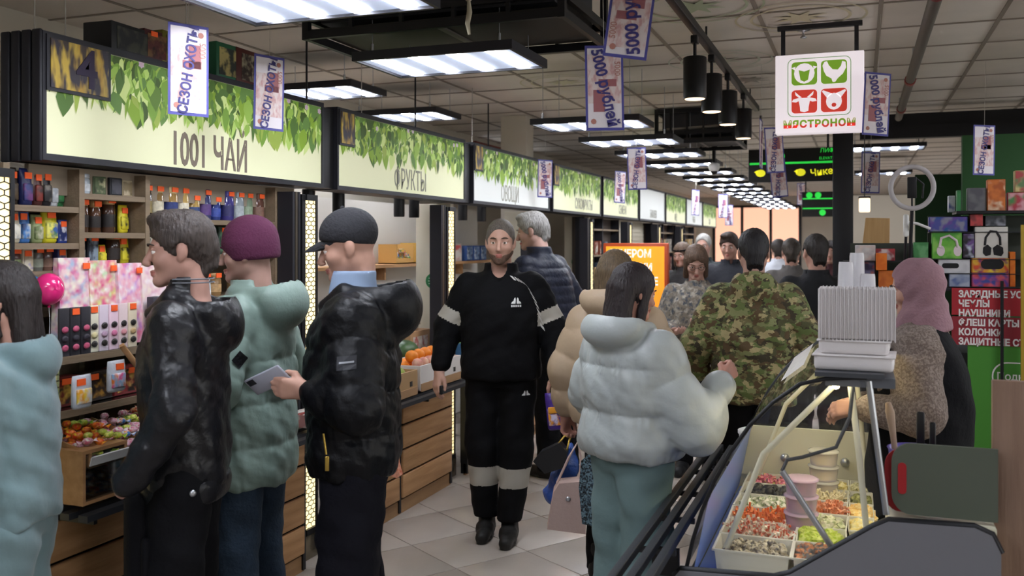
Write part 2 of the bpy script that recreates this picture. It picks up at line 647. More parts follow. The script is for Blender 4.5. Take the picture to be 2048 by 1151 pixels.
def leaf_print(width, height, seed):
    """hanging herbs printed on the lit face: flat leaves of many greens"""
    rg = random.Random(seed)
    V, Fc, C = [], [], []
    greens = ['#3c5420', '#55752a', '#6f9436', '#8db04a', '#a9c766', '#7d9e2e', '#5c7f3c', '#c3d486', '#4a6a2c', '#93a848']
    def leaf(x, z, ln, wd, ang, col, y):
        n = len(V)
        ca, sa = math.cos(ang), math.sin(ang)
        for a, b in ((0, 0), (.18, .5), (.45, .62), (.75, .34), (1, 0), (.75, -.34), (.45, -.62), (.18, -.5)):
            lx, lz = b * wd, -a * ln
            xx = min(width / 2, max(-width / 2, x + lx * ca - lz * sa))
            zz = min(0.0, z + lx * sa + lz * ca)
            V.append((xx, y, zz))
        Fc.append(tuple(range(n, n + 8)))
        C.append(col)
    # the dense upper band
    n = 34
    for k in range(n):
        x0, x1 = -width / 2 + width * k / n, -width / 2 + width * (k + 1) / n
        b = -height * rg.uniform(.25, .5)
        i = len(V)
        V.extend([(x0, 0, b), (x1, 0, b * rg.uniform(.8, 1.1)), (x1, 0, 0), (x0, 0, 0)])
        Fc.append((i, i + 1, i + 2, i + 3))
        C.append(rg.choice(greens[:3] + greens[6:7]))
    for k in range(620):
        z = -height * (rg.random() ** 1.25) * 0.72
        ln = rg.uniform(.25, .55) * height * (0.6 if rg.random() < .5 else 1.0)
        wd = ln * rg.choice([.1, .16, .3, .45, .5])
        leaf(rg.uniform(-width / 2, width / 2), z, ln, wd, rg.gauss(0, .55 if ln < .4 * height else .22), rg.choice(greens), -0.0004 - 0.000004 * k)
    for k in range(7):
        x, z = rg.uniform(-width / 2, width / 2), -height * rg.uniform(.02, .2)
        for q in range(6):
            leaf(x, z, .018, .014, q * 1.05, '#c4b4be', -0.0032)
    me = bpy.data.meshes.new('printed_leaves')
    me.from_pydata(V, [], Fc)
    at_ = me.color_attributes.new('tint', 'FLOAT_COLOR', 'CORNER')
    data = []
    for f, c in zip(Fc, C):
        data += list(lin(c)) * len(f)
    at_.data.foreach_set('color', data)
    me.materials.append(M_LEAF)
    return me

M_LEAF = attr_mat('leaf_print', 0.13)
FACE_Y = mat('sign_face_lime', '#dcddb8', 0.45, emit=0.15, spec=0.2)
FACE_W = mat('sign_face_white', '#d6d9d6', 0.45, emit=0.13, spec=0.2)
M_SIGNINK = mat('sign_ink', '#85796c', 0.7)
M_SIGNINK2 = mat('sign_ink_soft', '#a0a093', 0.7)
M_PLATE = patch_mat('plate_print', ['#3a2c24', '#b8912e', '#2b2033', '#c8a840', '#2c2430'], 18, stretch=(1, 1, .35))
leafmesh = [leaf_print(1.76, 0.25, 3), leaf_print(1.7, 0.25, 5), leaf_print(1.7, 0.25, 9)]

SIGNS = [('1001 ЧАЙ', FACE_Y, True, 'long lit sign reading 1001 ЧАЙ under hanging herbs, nearest of the row'),
         ('ФРУКТЫ', FACE_Y, True, 'lit sign reading ФРУКТЫ above the white fruit stall'),
         ('ОВОЩИ', FACE_W, True, 'whitish lit sign reading ОВОЩИ, third of the row'),
         ('СУХОФРУКТЫ', FACE_Y, True, 'lit sign reading СУХОФРУКТЫ, fourth of the row'),
         ('СЕМЕНА', FACE_Y, True, 'small yellowish lit sign, fifth of the row'),
         ('БАКАЛЕЯ', FACE_W, False, 'plain grey-white lit sign without herbs, sixth of the row'),
         ('МЁД', FACE_Y, True, 'small lit sign with faded herbs, seventh of the row'),
         ('РЫБА', FACE_W, False, 'small whitish lit sign, eighth of the row'),
         ('СЫР', FACE_Y, True, 'farthest small yellowish lit sign of the row')]
TEXT_AT = [3.41, 5.38, 7.2, 9.4, 11.1, 12.9, 14.6, 16.3, 18.1]
for i, ((a, b), (body, face, herbs, lab)) in enumerate(zip(EDGES, SIGNS)):
    yc, wd, h = (a + b) / 2, b - a, SZ1 - SZ0
    t = empty('lightbox_sign', (SX, yc, (SZ0 + SZ1) / 2), R(90), lab, 'sign', 'row of lit stall signs')
    m = MB()
    for s in (-1, 1):
        m.box((s * (wd / 2 - 0.008), 0.08, 0), (0.016, 0.19, h))
        m.box((0, 0.08, s * (h / 2 - 0.012)), (wd - 0.032, 0.19, 0.024))
    m.box((0, 0.165, 0), (wd - 0.03, 0.012, h - 0.04))
    m.build('frame', M_DARK, t)
    if i == 0:      # ribbed end cap of the nearest box
        for q in range(4):
            MB().rbox((-wd / 2 - 0.006, 0.005 + q * 0.05, 0), (0.014, 0.04, h + 0.01), 0.005).build('end_rib', M_DARK, t)
    MB().box((0, -0.004, 0), (wd - 0.034, 0.006, h - 0.05)).build('lit_face', face, t)
    if herbs:
        o = place('printed_leaves', leafmesh[0 if i == 0 else 1 + i % 2], t, (0, -0.0085, h / 2 - 0.026), kind='stuff')
        o.scale = ((wd - 0.04) / (1.76 if i == 0 else 1.7), 1, 0.93)
    if i < 4:
        pw = 0.3 if i == 0 else 0.17
        p = MB().box((0, -0.008, 0), (pw, 0.01, 0.2)).build('number_plate', M_DARK, t, loc=(-wd / 2 + pw / 2 + 0.012, -0.008, h / 2 - 0.11))
        MB().box((0, 0, 0), (pw - 0.03, 0.004, 0.175)).build('plate_picture', M_PLATE, p, loc=(0, -0.0145, 0))
        if i == 0:
            lettering('4', mat('plate_ink', '#2a1f3a', 0.6), p, (0.03, -0.018, -0.005), 0.2, 1.0, 0.001, 0.004)
    big = i == 0
    lt = lettering(body, M_SIGNINK if big else M_SIGNINK2, t, (TEXT_AT[i] - yc, -0.0085, -0.13 if big else -0.13),
                   0.2 if big else (0.18 if i < 3 else 0.15), 0.6 if big else (0.6 if i < 3 else 0.62), 0.001, 0.0035 if big else 0.0)
# dark boxes between the signs
dk = MB().box((0, 0, 0), (0.15, 0.13, SZ1 - SZ0 - 0.02)).mesh('sign_divider', M_BLACK)
for i in range(8):
    ya, yb = EDGES[i][1], EDGES[i + 1][0]
    o = place('sign_divider', dk, None, (SX - 0.085, (ya + yb) / 2, (SZ0 + SZ1) / 2 - 0.005), 0,
              'black filler box between the %s and %s lit stall signs' % (ORD[i], ORD[i + 1]), 'filler box', 'filler boxes of the sign row')
    o.scale = (1, (yb - ya - 0.01) / 0.13, 1)
# thin hanging wires of the sign row
wire = MB().tube([(0, 0, 0), (0, 0, ZC - SZ1 - 0.012)], 0.0025, 5).mesh('hanging_wire', mat('wire', '#b9b4ad', 0.5))
for i, y in enumerate([2.54, 2.68, 3.35, 4.9, 6.6]):
    place('hanging_wire', wire, None, (SX - 0.08, y, SZ1), 0, 'thin pale hanging wire above the lit signs, %s from the near end' % ORD[i], 'wire', 'hanging wires of the sign row')

# taupe valance under each sign
val = MB().box((0, 0, 0), (0.02, 1.7, 0.11)).mesh('trim', mat('taupe_valance', '#8a7c6b', 0.7))
tr = place('trim_2', val, None, (SX - 0.13, 3.4, SZ0 - 0.06), kind='structure')

# ================================================================== HONEYCOMB LIGHT POSTS
M_GLOW = mat('honeycomb_glow', '#ffe9ad', 0.5, emit=0.75)

def honeycomb(wd, ht, px=0.044, pz=0.03, t=0.13):
    m = MB()
    rows = int(ht / (pz * 0.75))
    cols = int(wd / px) + 2
    for r_ in range(rows):
        for c in range(cols):
            x = (c + (0.5 if r_ % 2 else 0)) * px - wd / 2 - px * .25
            z = (r_ + 0.7) * pz * 0.75 - ht / 2
            pts = [(x, z + pz / 2), (x + px / 2, z + pz / 4), (x + px / 2, z - pz / 4), (x, z - pz / 2), (x - px / 2, z - pz / 4), (x - px / 2, z + pz / 4)]
            cl = lambda p: (max(-wd / 2, min(wd / 2, p[0])), max(-ht / 2, min(ht / 2, p[1])))
            inn = [(x + (p[0] - x) * (1 - t), z + (p[1] - z) * (1 - t * 1.3)) for p in pts]
            vs = [(cl(p)[0], 0, cl(p)[1]) for p in pts] + [(cl(p)[0], -0.002, cl(p)[1]) for p in inn]
            m.add(vs, [(k, (k + 1) % 6, 6 + (k + 1) % 6, 6 + k) for k in range(6)])
    return m.mesh('honeycomb_screen', M_BLACK)

PH0, PH1 = 0.13, 1.9
hc = honeycomb(0.1, PH1 - PH0 - 0.06)
POSTS = [2.285, 4.165, 5.95, 7.78, 9.6, 11.4, 13.2, 15.0]
plab = ['glowing honeycomb light post at the left edge of the picture', 'glowing honeycomb light post beside the tea stall, behind the phone user',
        'glowing honeycomb light post between the fruit stall and the walking man', 'glowing honeycomb light post behind the man in the navy quilted jacket',
        'slim glowing honeycomb light post left of the orange lightbox', 'honeycomb light post behind the orange lightbox',
        'far honeycomb light post, second beyond the orange lightbox', 'farthest honeycomb light post of the stall row']
for i, y in enumerate(POSTS):
    t = empty('light_post', (-2.69, y, 0), R(90), plab[i], 'light post', 'honeycomb light posts between stalls')
    m = MB()
    m.box((-0.065, 0.045, (PH0 + PH1) / 2), (0.03, 0.09, PH1 - PH0))
    m.box((0.058, 0.045, (PH0 + PH1) / 2), (0.016, 0.09, PH1 - PH0))
    m.box((0, 0.09, (PH0 + PH1) / 2), (0.1, 0.02, PH1 - PH0))
    m.box((0, 0.045, PH0 + 0.015), (0.1, 0.11, 0.03))
    m.box((0, 0.045, PH1 - 0.015), (0.1, 0.11, 0.03))
    m.build('post_frame', M_BLACK, t)
    for q in range(3):
        MB().box((-0.098 - 0.026 * q, 0.05, (PH1 + 0.02) / 2), (0.018, 0.09, PH1)).build('upright', mat('bronze_upright', '#5c5348', 0.4, 0.5) if q == 1 else M_DARK, t)
    MB().box((0, 0.012, (PH0 + PH1) / 2), (0.1, 0.01, PH1 - PH0 - 0.06)).build('glow_panel', M_GLOW, t)
    place('honeycomb_screen', hc, t, (0, 0.004, (PH0 + PH1) / 2))
    MB().rbox((0, 0.05, PH0 / 2), (0.14, 0.11, PH0), 0.004).build('foot', mat('chrome_foot', '#8c8474', 0.25, 0.8), t)

# ================================================================== STALL COUNTERS
M_KICK = wood_mat('kick_board', '#a07c57', '#8d6b49', axis=1)
PLK = {}

def counter(ya, yb, lab, shelf_out=0.2, z_top=0.74, name='stall_counter'):
    L = yb - ya
    t = empty(name, (-2.6, (ya + yb) / 2, 0), 0, lab, 'counter', 'wood-fronted stall counters')
    key = round(L, 3)
    if key not in PLK:
        PLK[key] = MB().rbox((0, 0, 0), (0.022, L / 2 - 0.045, 0.138), 0.005).mesh('plank', M_OAK)
    for s in (-1, 1):
        for r_ in range(4):
            place('plank', PLK[key], t, (-0.011, s * L / 4, 0.165 + 0.15 * r_))
    m = MB()
    for y in (-L / 2 + 0.012, 0, L / 2 - 0.012):
        m.box((-0.035, y, z_top / 2), (0.05, 0.024, z_top - 0.02))
    m.box((-0.06, 0, 0.39), (0.02, L - 0.03, 0.62))
    m.build('frame', M_BLACK, t)
    MB().box((-0.03, 0, 0.04), (0.02, L, 0.08)).build('kick_board', M_KICK, t)
    MB().box((-0.2, 0, z_top - 0.02), (0.36, L, 0.03)).build('worktop', M_SHELF, t)
    sl = MB().box((0, 0, 0), (0.04, L - 0.01, 0.022)).mesh('slat', M_RAIL)
    for q in range(3):
        place('slat', sl, t, (0.02 + q * (shelf_out - 0.04) / 2, 0, z_top - 0.01))
    br = MB().box((0, 0, 0), (shelf_out, 0.016, 0.02)).mesh('bracket', M_BLACK)
    for y in (-L / 2 + 0.06, 0, L / 2 - 0.06):
        place('bracket', br, t, (shelf_out / 2 - 0.02, y, z_top - 0.032))
    return t

clab = ['wood-fronted counter of the tea stall with black slatted ledge', 'plank-fronted counter of the fruit stall with black ledge',
        'plank-fronted counter of the vegetable stall behind the walking man', 'plank-fronted counter beside the quilted-jacket man',
        'plank counter behind the orange lightbox', 'far plank counter, second beyond the orange lightbox', 'farthest plank counter of the stall row']
for i in range(7):
    counter(POSTS[i] + 0.09, POSTS[i + 1] - 0.17, clab[i])

# ================================================================== BODIES: smooth-blended solids meshed with surface nets
def axis_pts(lo, hi, step, fine=()):
    out = [lo]
    while out[-1] < hi:
        p = out[-1]
        st = step
        for a, b, f in fine:
            if a - step < p < b:
                st = min(st, f)
        out.append(p + st)
    return np.array(out, dtype=np.float32)

class Field:
    def __init__(s, lo, hi, step, fx=(), fy=(), fz=()):
        s.x, s.y, s.z = axis_pts(lo[0], hi[0], step, fx), axis_pts(lo[1], hi[1], step, fy), axis_pts(lo[2], hi[2], step, fz)
        s.f = np.full((len(s.x), len(s.y), len(s.z)), 0.3, dtype=np.float32)

    def _win(s, lo, hi):
        sl, g = [], []
        for k, ax in enumerate((s.x, s.y, s.z)):
            a, b = int(np.searchsorted(ax, lo[k])), int(np.searchsorted(ax, hi[k]))
            a, b = max(0, a - 1), min(len(ax), b + 1)
            if b <= a:
                return None
            sl.append(slice(a, b))
            sh = [1, 1, 1]
            sh[k] = b - a
            g.append(ax[a:b].reshape(sh))
        return tuple(sl), g

    def _mix(s, sl, d, k, sub):
        f = s.f[sl]
        if sub:
            h = np.clip(0.5 - 0.5 * (f + d) / k, 0, 1)
            s.f[sl] = f * (1 - h) + (-d) * h + k * h * (1 - h)
        else:
            h = np.clip(0.5 + 0.5 * (f - d) / k, 0, 1)
            s.f[sl] = f * (1 - h) + d * h - k * h * (1 - h)

    def cone(s, a, b, ra, rb=None, k=0.02, sub=False, quilt=None, flat=None):
        rb = ra if rb is None else rb
        a, b = np.array(a, float), np.array(b, float)
        pad = max(ra, rb) + k + 0.03
        w_ = s._win(np.minimum(a, b) - pad, np.maximum(a, b) + pad)
        if w_ is None:
            return s
        sl, (X, Y, Z) = w_
        ab = b - a
        L2 = max(1e-9, float(ab @ ab))
        t = np.clip(((X - a[0]) * ab[0] + (Y - a[1]) * ab[1] + (Z - a[2]) * ab[2]) / L2, 0, 1)
        r = ra + (rb - ra) * t
        if quilt:
            n, amp, ph = quilt
            r = r + amp * (np.abs(np.sin(np.pi * (n * t + ph))) ** 0.4 - 0.65)
        d = np.sqrt((X - a[0] - t * ab[0]) ** 2 + (Y - a[1] - t * ab[1]) ** 2 + (Z - a[2] - t * ab[2]) ** 2) - r
        s._mix(sl, d, k, sub)
        return s

    def ell(s, c, r, M=None, k=0.015, sub=False):
        c, r = np.array(c, float), np.array(r, float)
        pad = max(r) + k + 0.03
        w_ = s._win(c - pad, c + pad)
        if w_ is None:
            return s
        sl, (X, Y, Z) = w_
        X, Y, Z = X - c[0], Y - c[1], Z - c[2]
        if M is not None:
            X, Y, Z = (M[0][0] * X + M[1][0] * Y + M[2][0] * Z, M[0][1] * X + M[1][1] * Y + M[2][1] * Z, M[0][2] * X + M[1][2] * Y + M[2][2] * Z)
        k0 = np.sqrt((X / r[0]) ** 2 + (Y / r[1]) ** 2 + (Z / r[2]) ** 2)
        k1 = np.sqrt((X / r[0] ** 2) ** 2 + (Y / r[1] ** 2) ** 2 + (Z / r[2] ** 2) ** 2) + 1e-9
        s._mix(sl, np.maximum(k0 * (k0 - 1) / k1, -0.2), k, sub)
        return s

    def stack(s, rows, k=0.02, sub=False, quilt=None, shell=None, power=2.0):
        """upright elliptic loft; rows: (z, cx, cy, rx, ry) from bottom to top"""
        rows = np.array(rows, float)
        pad = 0.05 + k
        lo = (min(rows[:, 1] - rows[:, 3]) - pad, min(rows[:, 2] - rows[:, 4]) - pad, rows[0, 0] - pad)
        hi = (max(rows[:, 1] + rows[:, 3]) + pad, max(rows[:, 2] + rows[:, 4]) + pad, rows[-1, 0] + pad)
        w_ = s._win(lo, hi)
        if w_ is None:
            return s
        sl, (X, Y, Z) = w_
        zz = Z.ravel()
        # smooth interpolation between rows
        def ip(col):
            i = np.clip(np.searchsorted(rows[:, 0], zz) - 1, 0, len(rows) - 2)
            t = np.clip((zz - rows[i, 0]) / (rows[i + 1, 0] - rows[i, 0]), 0, 1)
            m = np.gradient(rows[:, col], rows[:, 0])
            h = rows[i + 1, 0] - rows[i, 0]
            t2, t3 = t * t, t * t * t
            v = (2 * t3 - 3 * t2 + 1) * rows[i, col] + (t3 - 2 * t2 + t) * h * m[i] + (-2 * t3 + 3 * t2) * rows[i + 1, col] + (t3 - t2) * h * m[i + 1]
            return v.reshape(Z.shape)
        cx, cy, rx, ry = ip(1), ip(2), np.maximum(ip(3), 0.01), np.maximum(ip(4), 0.01)
        if quilt:
            pitch, z0, amp = quilt
            q = amp * (np.abs(np.sin(np.pi * (Z - z0) / pitch)) ** 0.4 - 0.65)
            an = np.arctan2(Y - cy, X - cx)
            seam = 1 - np.abs(np.sin(np.pi * (Z - z0) / pitch))
            q = q + amp * .22 * np.sin(26 * an + 2.5 * np.sin(11 * an) + 5 * Z) * seam
            rx, ry = rx + q, ry + q
        e = (np.abs((X - cx) / rx) ** power + np.abs((Y - cy) / ry) ** power) ** (1 / power)
        d = (e - 1) * np.minimum(rx, ry)
        if shell:
            d = np.abs(d) - shell
        rd = 0.012
        dz = np.maximum(rows[0, 0] - Z, Z - rows[-1, 0])
        d = np.maximum(d, dz) + np.maximum(0, rd - np.abs(d - dz)) * 0.25
        s._mix(sl, d, k, sub)
        return s

    def rough(s, amp, freq, seed=0.0, mask=None):
        """cloth-like creases"""
        X, Y, Z = s.x.reshape(-1, 1, 1), s.y.reshape(1, -1, 1), s.z.reshape(1, 1, -1)
        a, b, c = seed * 1.3, seed * 2.1, seed * 0.7
        n = np.sin(freq * (X * 1.1 + Z * 0.8) + a + 1.7 * np.sin(freq * .6 * (Y + Z * .5) + b)) + \
            0.6 * np.sin(freq * 1.9 * (Y - Z * .6) + c + 1.3 * np.sin(freq * (X - Y) + a)) + \
            0.4 * np.sin(freq * 2.7 * (Z + X * .4 - Y * .3) + b)
        s.f += (amp * 0.6 * n).astype(np.float32)
        return s

    def cut_below(s, z):
        s.f = np.maximum(s.f, z - s.z.reshape(1, 1, -1))
        return s

    def nets(s):
        f = s.f
        f[0], f[-1], f[:, 0], f[:, -1], f[:, :, 0], f[:, :, -1] = 1, 1, 1, 1, 1, 1
        ins = f < 0
        c = ins[:-1, :-1, :-1].astype(np.int8)
        tot = c.copy()
        for dx in (0, 1):
            for dy in (0, 1):
                for dz in (0, 1):
                    if dx + dy + dz:
                        tot += ins[dx:f.shape[0] - 1 + dx, dy:f.shape[1] - 1 + dy, dz:f.shape[2] - 1 + dz]
        act = (tot > 0) & (tot < 8)
        I, J, K = np.nonzero(act)
        idx = np.full(act.shape, -1, dtype=np.int64)
        idx[I, J, K] = np.arange(len(I))
        acc = np.zeros((len(I), 3))
        cnt = np.zeros(len(I))
        ax = (s.x, s.y, s.z)
        C = [(a, b, d) for a in (0, 1) for b in (0, 1) for d in (0, 1)]
        for p in C:
            for dim in range(3):
                if p[dim] == 0:
                    q = list(p)
                    q[dim] = 1
                    fa = f[I + p[0], J + p[1], K + p[2]]
                    fb = f[I + q[0], J + q[1], K + q[2]]
                    on = (fa < 0) != (fb < 0)
                    t = np.where(on, fa / np.where(np.abs(fa - fb) < 1e-9, 1, fa - fb), 0)
                    ijk = (I, J, K)
                    for e in range(3):
                        a0 = ax[e][ijk[e] + p[e]]
                        if e == dim:
                            a1 = ax[e][ijk[e] + 1]
                            acc[:, e] += np.where(on, a0 + t * (a1 - a0), 0)
                        else:
                            acc[:, e] += np.where(on, a0, 0)
                    cnt += on
        V = acc / np.maximum(cnt, 1)[:, None]
        faces = []
        for dim in range(3):
            sl0 = [slice(1, -1)] * 3
            sl1 = [slice(1, -1)] * 3
            sl0[dim], sl1[dim] = slice(0, -1), slice(1, None)
            A, B = ins[tuple(sl0)], ins[tuple(sl1)]
            ch = np.nonzero(A != B)
            flip = A[ch]
            g = [c_ + (0 if e == dim else 1) for e, c_ in enumerate(ch)]
            u, v = (dim + 1) % 3, (dim + 2) % 3
            q = []
            for du, dv in ((1, 1), (0, 1), (0, 0), (1, 0)):
                h = [x.copy() for x in g]
                h[u] -= du
                h[v] -= dv
                q.append(idx[h[0], h[1], h[2]])
            Q = np.stack(q, 1)
            Q[~flip] = Q[~flip][:, ::-1]
            faces.append(Q)
        Q = np.concatenate(faces)
        Q = Q[(Q >= 0).all(1)]
        return V, Q

    def mesh(s, name, mats, smooth_it=1):
        V, Q = s.nets()
        # light relaxation
        for _ in range(smooth_it):
            a = np.zeros_like(V)
            n = np.zeros(len(V))
            for i in range(4):
                j = (i + 1) % 4
                np.add.at(a, Q[:, i], V[Q[:, j]])
                np.add.at(n, Q[:, i], 1)
            V = 0.5 * V + 0.5 * a / np.maximum(n, 1)[:, None]
        return np_mesh(name, V, Q, mats)

def np_mesh(name, V, Q, mats):
    me = bpy.data.meshes.new(name)
    me.vertices.add(len(V))
    me.vertices.foreach_set('co', V.astype(np.float32).ravel())
    me.loops.add(Q.size)
    me.loops.foreach_set('vertex_index', Q.astype(np.int32).ravel())
    me.polygons.add(len(Q))
    me.polygons.foreach_set('loop_start', np.arange(0, Q.size, Q.shape[1], dtype=np.int32))
    me.polygons.foreach_set('loop_total', np.full(len(Q), Q.shape[1], dtype=np.int32))
    me.polygons.foreach_set('use_smooth', np.ones(len(Q), dtype=bool))
    for m in (mats if isinstance(mats, (list, tuple)) else [mats]):
        me.materials.append(m)
    me.update()
    me.validate()
    return me

def recolour(me, test, mi):
    """give the faces whose centre passes the test another material"""
    n = len(me.polygons)
    c = np.empty(n * 3, dtype=np.float32)
    me.polygons.foreach_get('center', c)
    c = c.reshape(-1, 3)
    cur = np.zeros(n, dtype=np.int32)
    me.polygons.foreach_get('material_index', cur)
    cur[test(c)] = mi
    me.polygons.foreach_set('material_index', cur)

def decal(name, me_on, polys, origin, xdir, zdir, aim, mat_, parent, lift=0.003):
    """flat patch laid on a garment: 2D polygons cast along 'aim' onto its surface"""
    vs = [tuple(v.co) for v in me_on.vertices]
    fs = [tuple(p.vertices) for p in me_on.polygons]
    tree = BVHTree.FromPolygons(vs, fs)
    o, xd, zd, am = Vector(origin), Vector(xdir).normalized(), Vector(zdir).normalized(), Vector(aim).normalized()
    bm = bmesh.new()
    for poly in polys:
        pv = [bm.verts.new((p[0], p[1], 0)) for p in poly]
        bm.faces.new(pv)
    bmesh.ops.triangulate(bm, faces=bm.faces[:])
    bmesh.ops.subdivide_edges(bm, edges=bm.edges[:], cuts=2, use_grid_fill=True)
    for v in bm.verts:
        st = o + xd * v.co.x + zd * v.co.y - am * 0.6
        hit = tree.ray_cast(st, am)
        p = hit[0] if hit[0] is not None else o + xd * v.co.x + zd * v.co.y
        v.co = p - am * lift
    me = bpy.data.meshes.new(name)
    bm.to_mesh(me)
    bm.free()
    me.materials.append(mat_)
    return place(name, me, parent)

# ------------------------------------------------------------------ head, hands
def rot_head(yaw, pitch, roll=0.0):
    return np.array((Matrix.Rotation(R(yaw), 3, 'Z') @ Matrix.Rotation(R(pitch), 3, 'X') @ Matrix.Rotation(R(roll), 3, 'Y')))

def add_head(fd, c, M, s, fem=False):
    c = np.array(c)
    P = lambda x, y, z: c + M @ (np.array([x, y, z]) * s)
    E = lambda x, y, z, r, k=.012, sub=False: fd.ell(P(x, y, z), np.array(r) * s, M, k * s, sub)
    C = lambda a, b, ra, rb, k=.012: fd.cone(P(*a), P(*b), ra * s, rb * s, k * s)
    j = 0.92 if fem else 1.0
    E(0, -.014, .032, (.075, .096, .087), .02)
    E(0, .022, -.028, (.061 * j, .068, .084), .03)
    for q in (-1, 1):
        C((q * .044 * j, -.005, -.055), (q * .012, .068, -.096), .024, .017, .025)
        E(q * .04, .056, -.03, (.024, .026, .022), .025)
        C((q * .013, .086, .02), (q * .046, .072, .018), .0085, .007, .014)
        E(q * .0315, .1, .0, (.017, .02, .012), .012, True)
        E(q * .077, -.01, -.006, (.009, .019, .031), .008)
        E(q * .074, .0, -.03, (.007, .01, .012), .008)
        E(q * .011, .103, -.041, (.008, .009, .007), .006)
        # lids
        E(q * .0315, .079, .0065, (.017, .012, .0045), .004)
        E(q * .0315, .078, -.0085, (.016, .011, .004), .004)
    C((0, .087, .012), (0, .112, -.034), .0075, .0125, .012)
    E(0, .078, -.101, (.02, .017, .016), .02)
    E(0, .0935, -.0655, (.022, .009, .0055), .006)
    E(0, .092, -.0765, (.019, .0095, .0065), .006)
    return P

def eyes_brows(P, M, s, parent, brow='#3a2d25', iris='#4a3a2a', fem=False):
    me_eye = MATS.get('__eye')
    white = mat('eye_white', '#e8e2dc', 0.25)
    ir = mat('iris_' + iris.strip('#'), iris, 0.2)
    for q in (-1, 1):
        m = MB()
        c = P(q * .0315, .0765, -.001)
        MM = Matrix.Translation(Vector(c)) @ Matrix([list(r) for r in M]).to_4x4() @ Matrix.Rotation(R(-90), 4, 'X')
        pr = []
        for i in range(9):
            a = -math.pi / 2 + math.pi * i / 8
            pr.append((max(1e-6, .0125 * s * math.cos(a)), .0125 * s * math.sin(a)))
        m.lathe(pr[:8], 12, 0, M=MM)
        m.lathe([(.0058 * s, .0112 * s), (.0035 * s, .0124 * s), (1e-6, .0129 * s)], 12, 1, M=MM)
        m.build('eye', [white, ir], parent)
        pts = [P(q * .014, .0985, .0215), P(q * .028, .0975, .0265), P(q * .041, .0875, .0255), P(q * .05, .0745, .020)]
        MB().tube(pts, [.0025 * s, .0036 * s, .003 * s, .0014 * s], 6).build('eyebrow', mat('brow_' + brow.strip('#'), brow, 0.9), parent)

def add_hand(fd, wrist, along, thumb, s=1.0, curl=25, side=1, spread=1.0, thumb_in=0.3, curls=None, k=.006):
    """along: wrist to knuckles; thumb: direction towards the thumb side"""
    w0 = np.array(wrist, float)
    y = np.array(along, float)
    y /= np.linalg.norm(y)
    x = np.array(thumb, float)
    x = x - y * (x @ y)
    x /= np.linalg.norm(x)
    n = np.cross(x, y) * side          # out of the back of the hand
    P = lambda a, b, c: w0 + (x * a + y * b + n * c) * s
    offs = [.029, .0098, -.0098, -.028]
    lens = [.070, .079, .073, .057]
    fd.cone(P(0, -.03, 0), P(0, .01, 0), .024 * s, .024 * s, .02 * s)
    for i, (o, ln) in enumerate(zip(offs, lens)):
        kn = P(o, .088 - abs(i - 1.3) * .005, 0.0)
        fd.cone(P(o * .6, .012, 0), kn, .0155 * s, .0118 * s, .014 * s)
        cu = (curls[i] if curls else curl)
        a = R(cu * 0.7)
        p = kn
        sp = (o * 4.0) * 0.12 * spread
        for jn, (fr, r0, r1) in enumerate(((.46, .0103, .0093), (.31, .0093, .0085), (.23, .0085, .0072))):
            d = y * math.cos(a) - n * math.sin(a) + x * sp
            d /= np.linalg.norm(d)
            q = p + d * ln * fr * s
            fd.cone(p, q, r0 * s, r1 * s, k * s)
            p = q
            a += R(cu * 0.9)
    t0, t1 = P(.02, .02, -.006), P(.046, .048, -.012 - .012 * thumb_in)
    t2 = P(.052 - .012 * thumb_in, .076, -.02 - .022 * thumb_in)
    t3 = P(.05 - .026 * thumb_in, .1, -.026 - .026 * thumb_in)
    fd.cone(t0, t1, .0155 * s, .0125 * s, .012 * s)
    fd.cone(t1, t2, .0118 * s, .0105 * s, k * s)
    fd.cone(t2, t3, .0105 * s, .0082 * s, k * s)
    return P

# ------------------------------------------------------------------ a dressed person
def np3(v):
    return np.array(v, dtype=float)

M_SKIN = lambda c: mat('skin_' + c.strip('#'), c, 0.5, vary=0.06, vscale=18, spec=0.35)

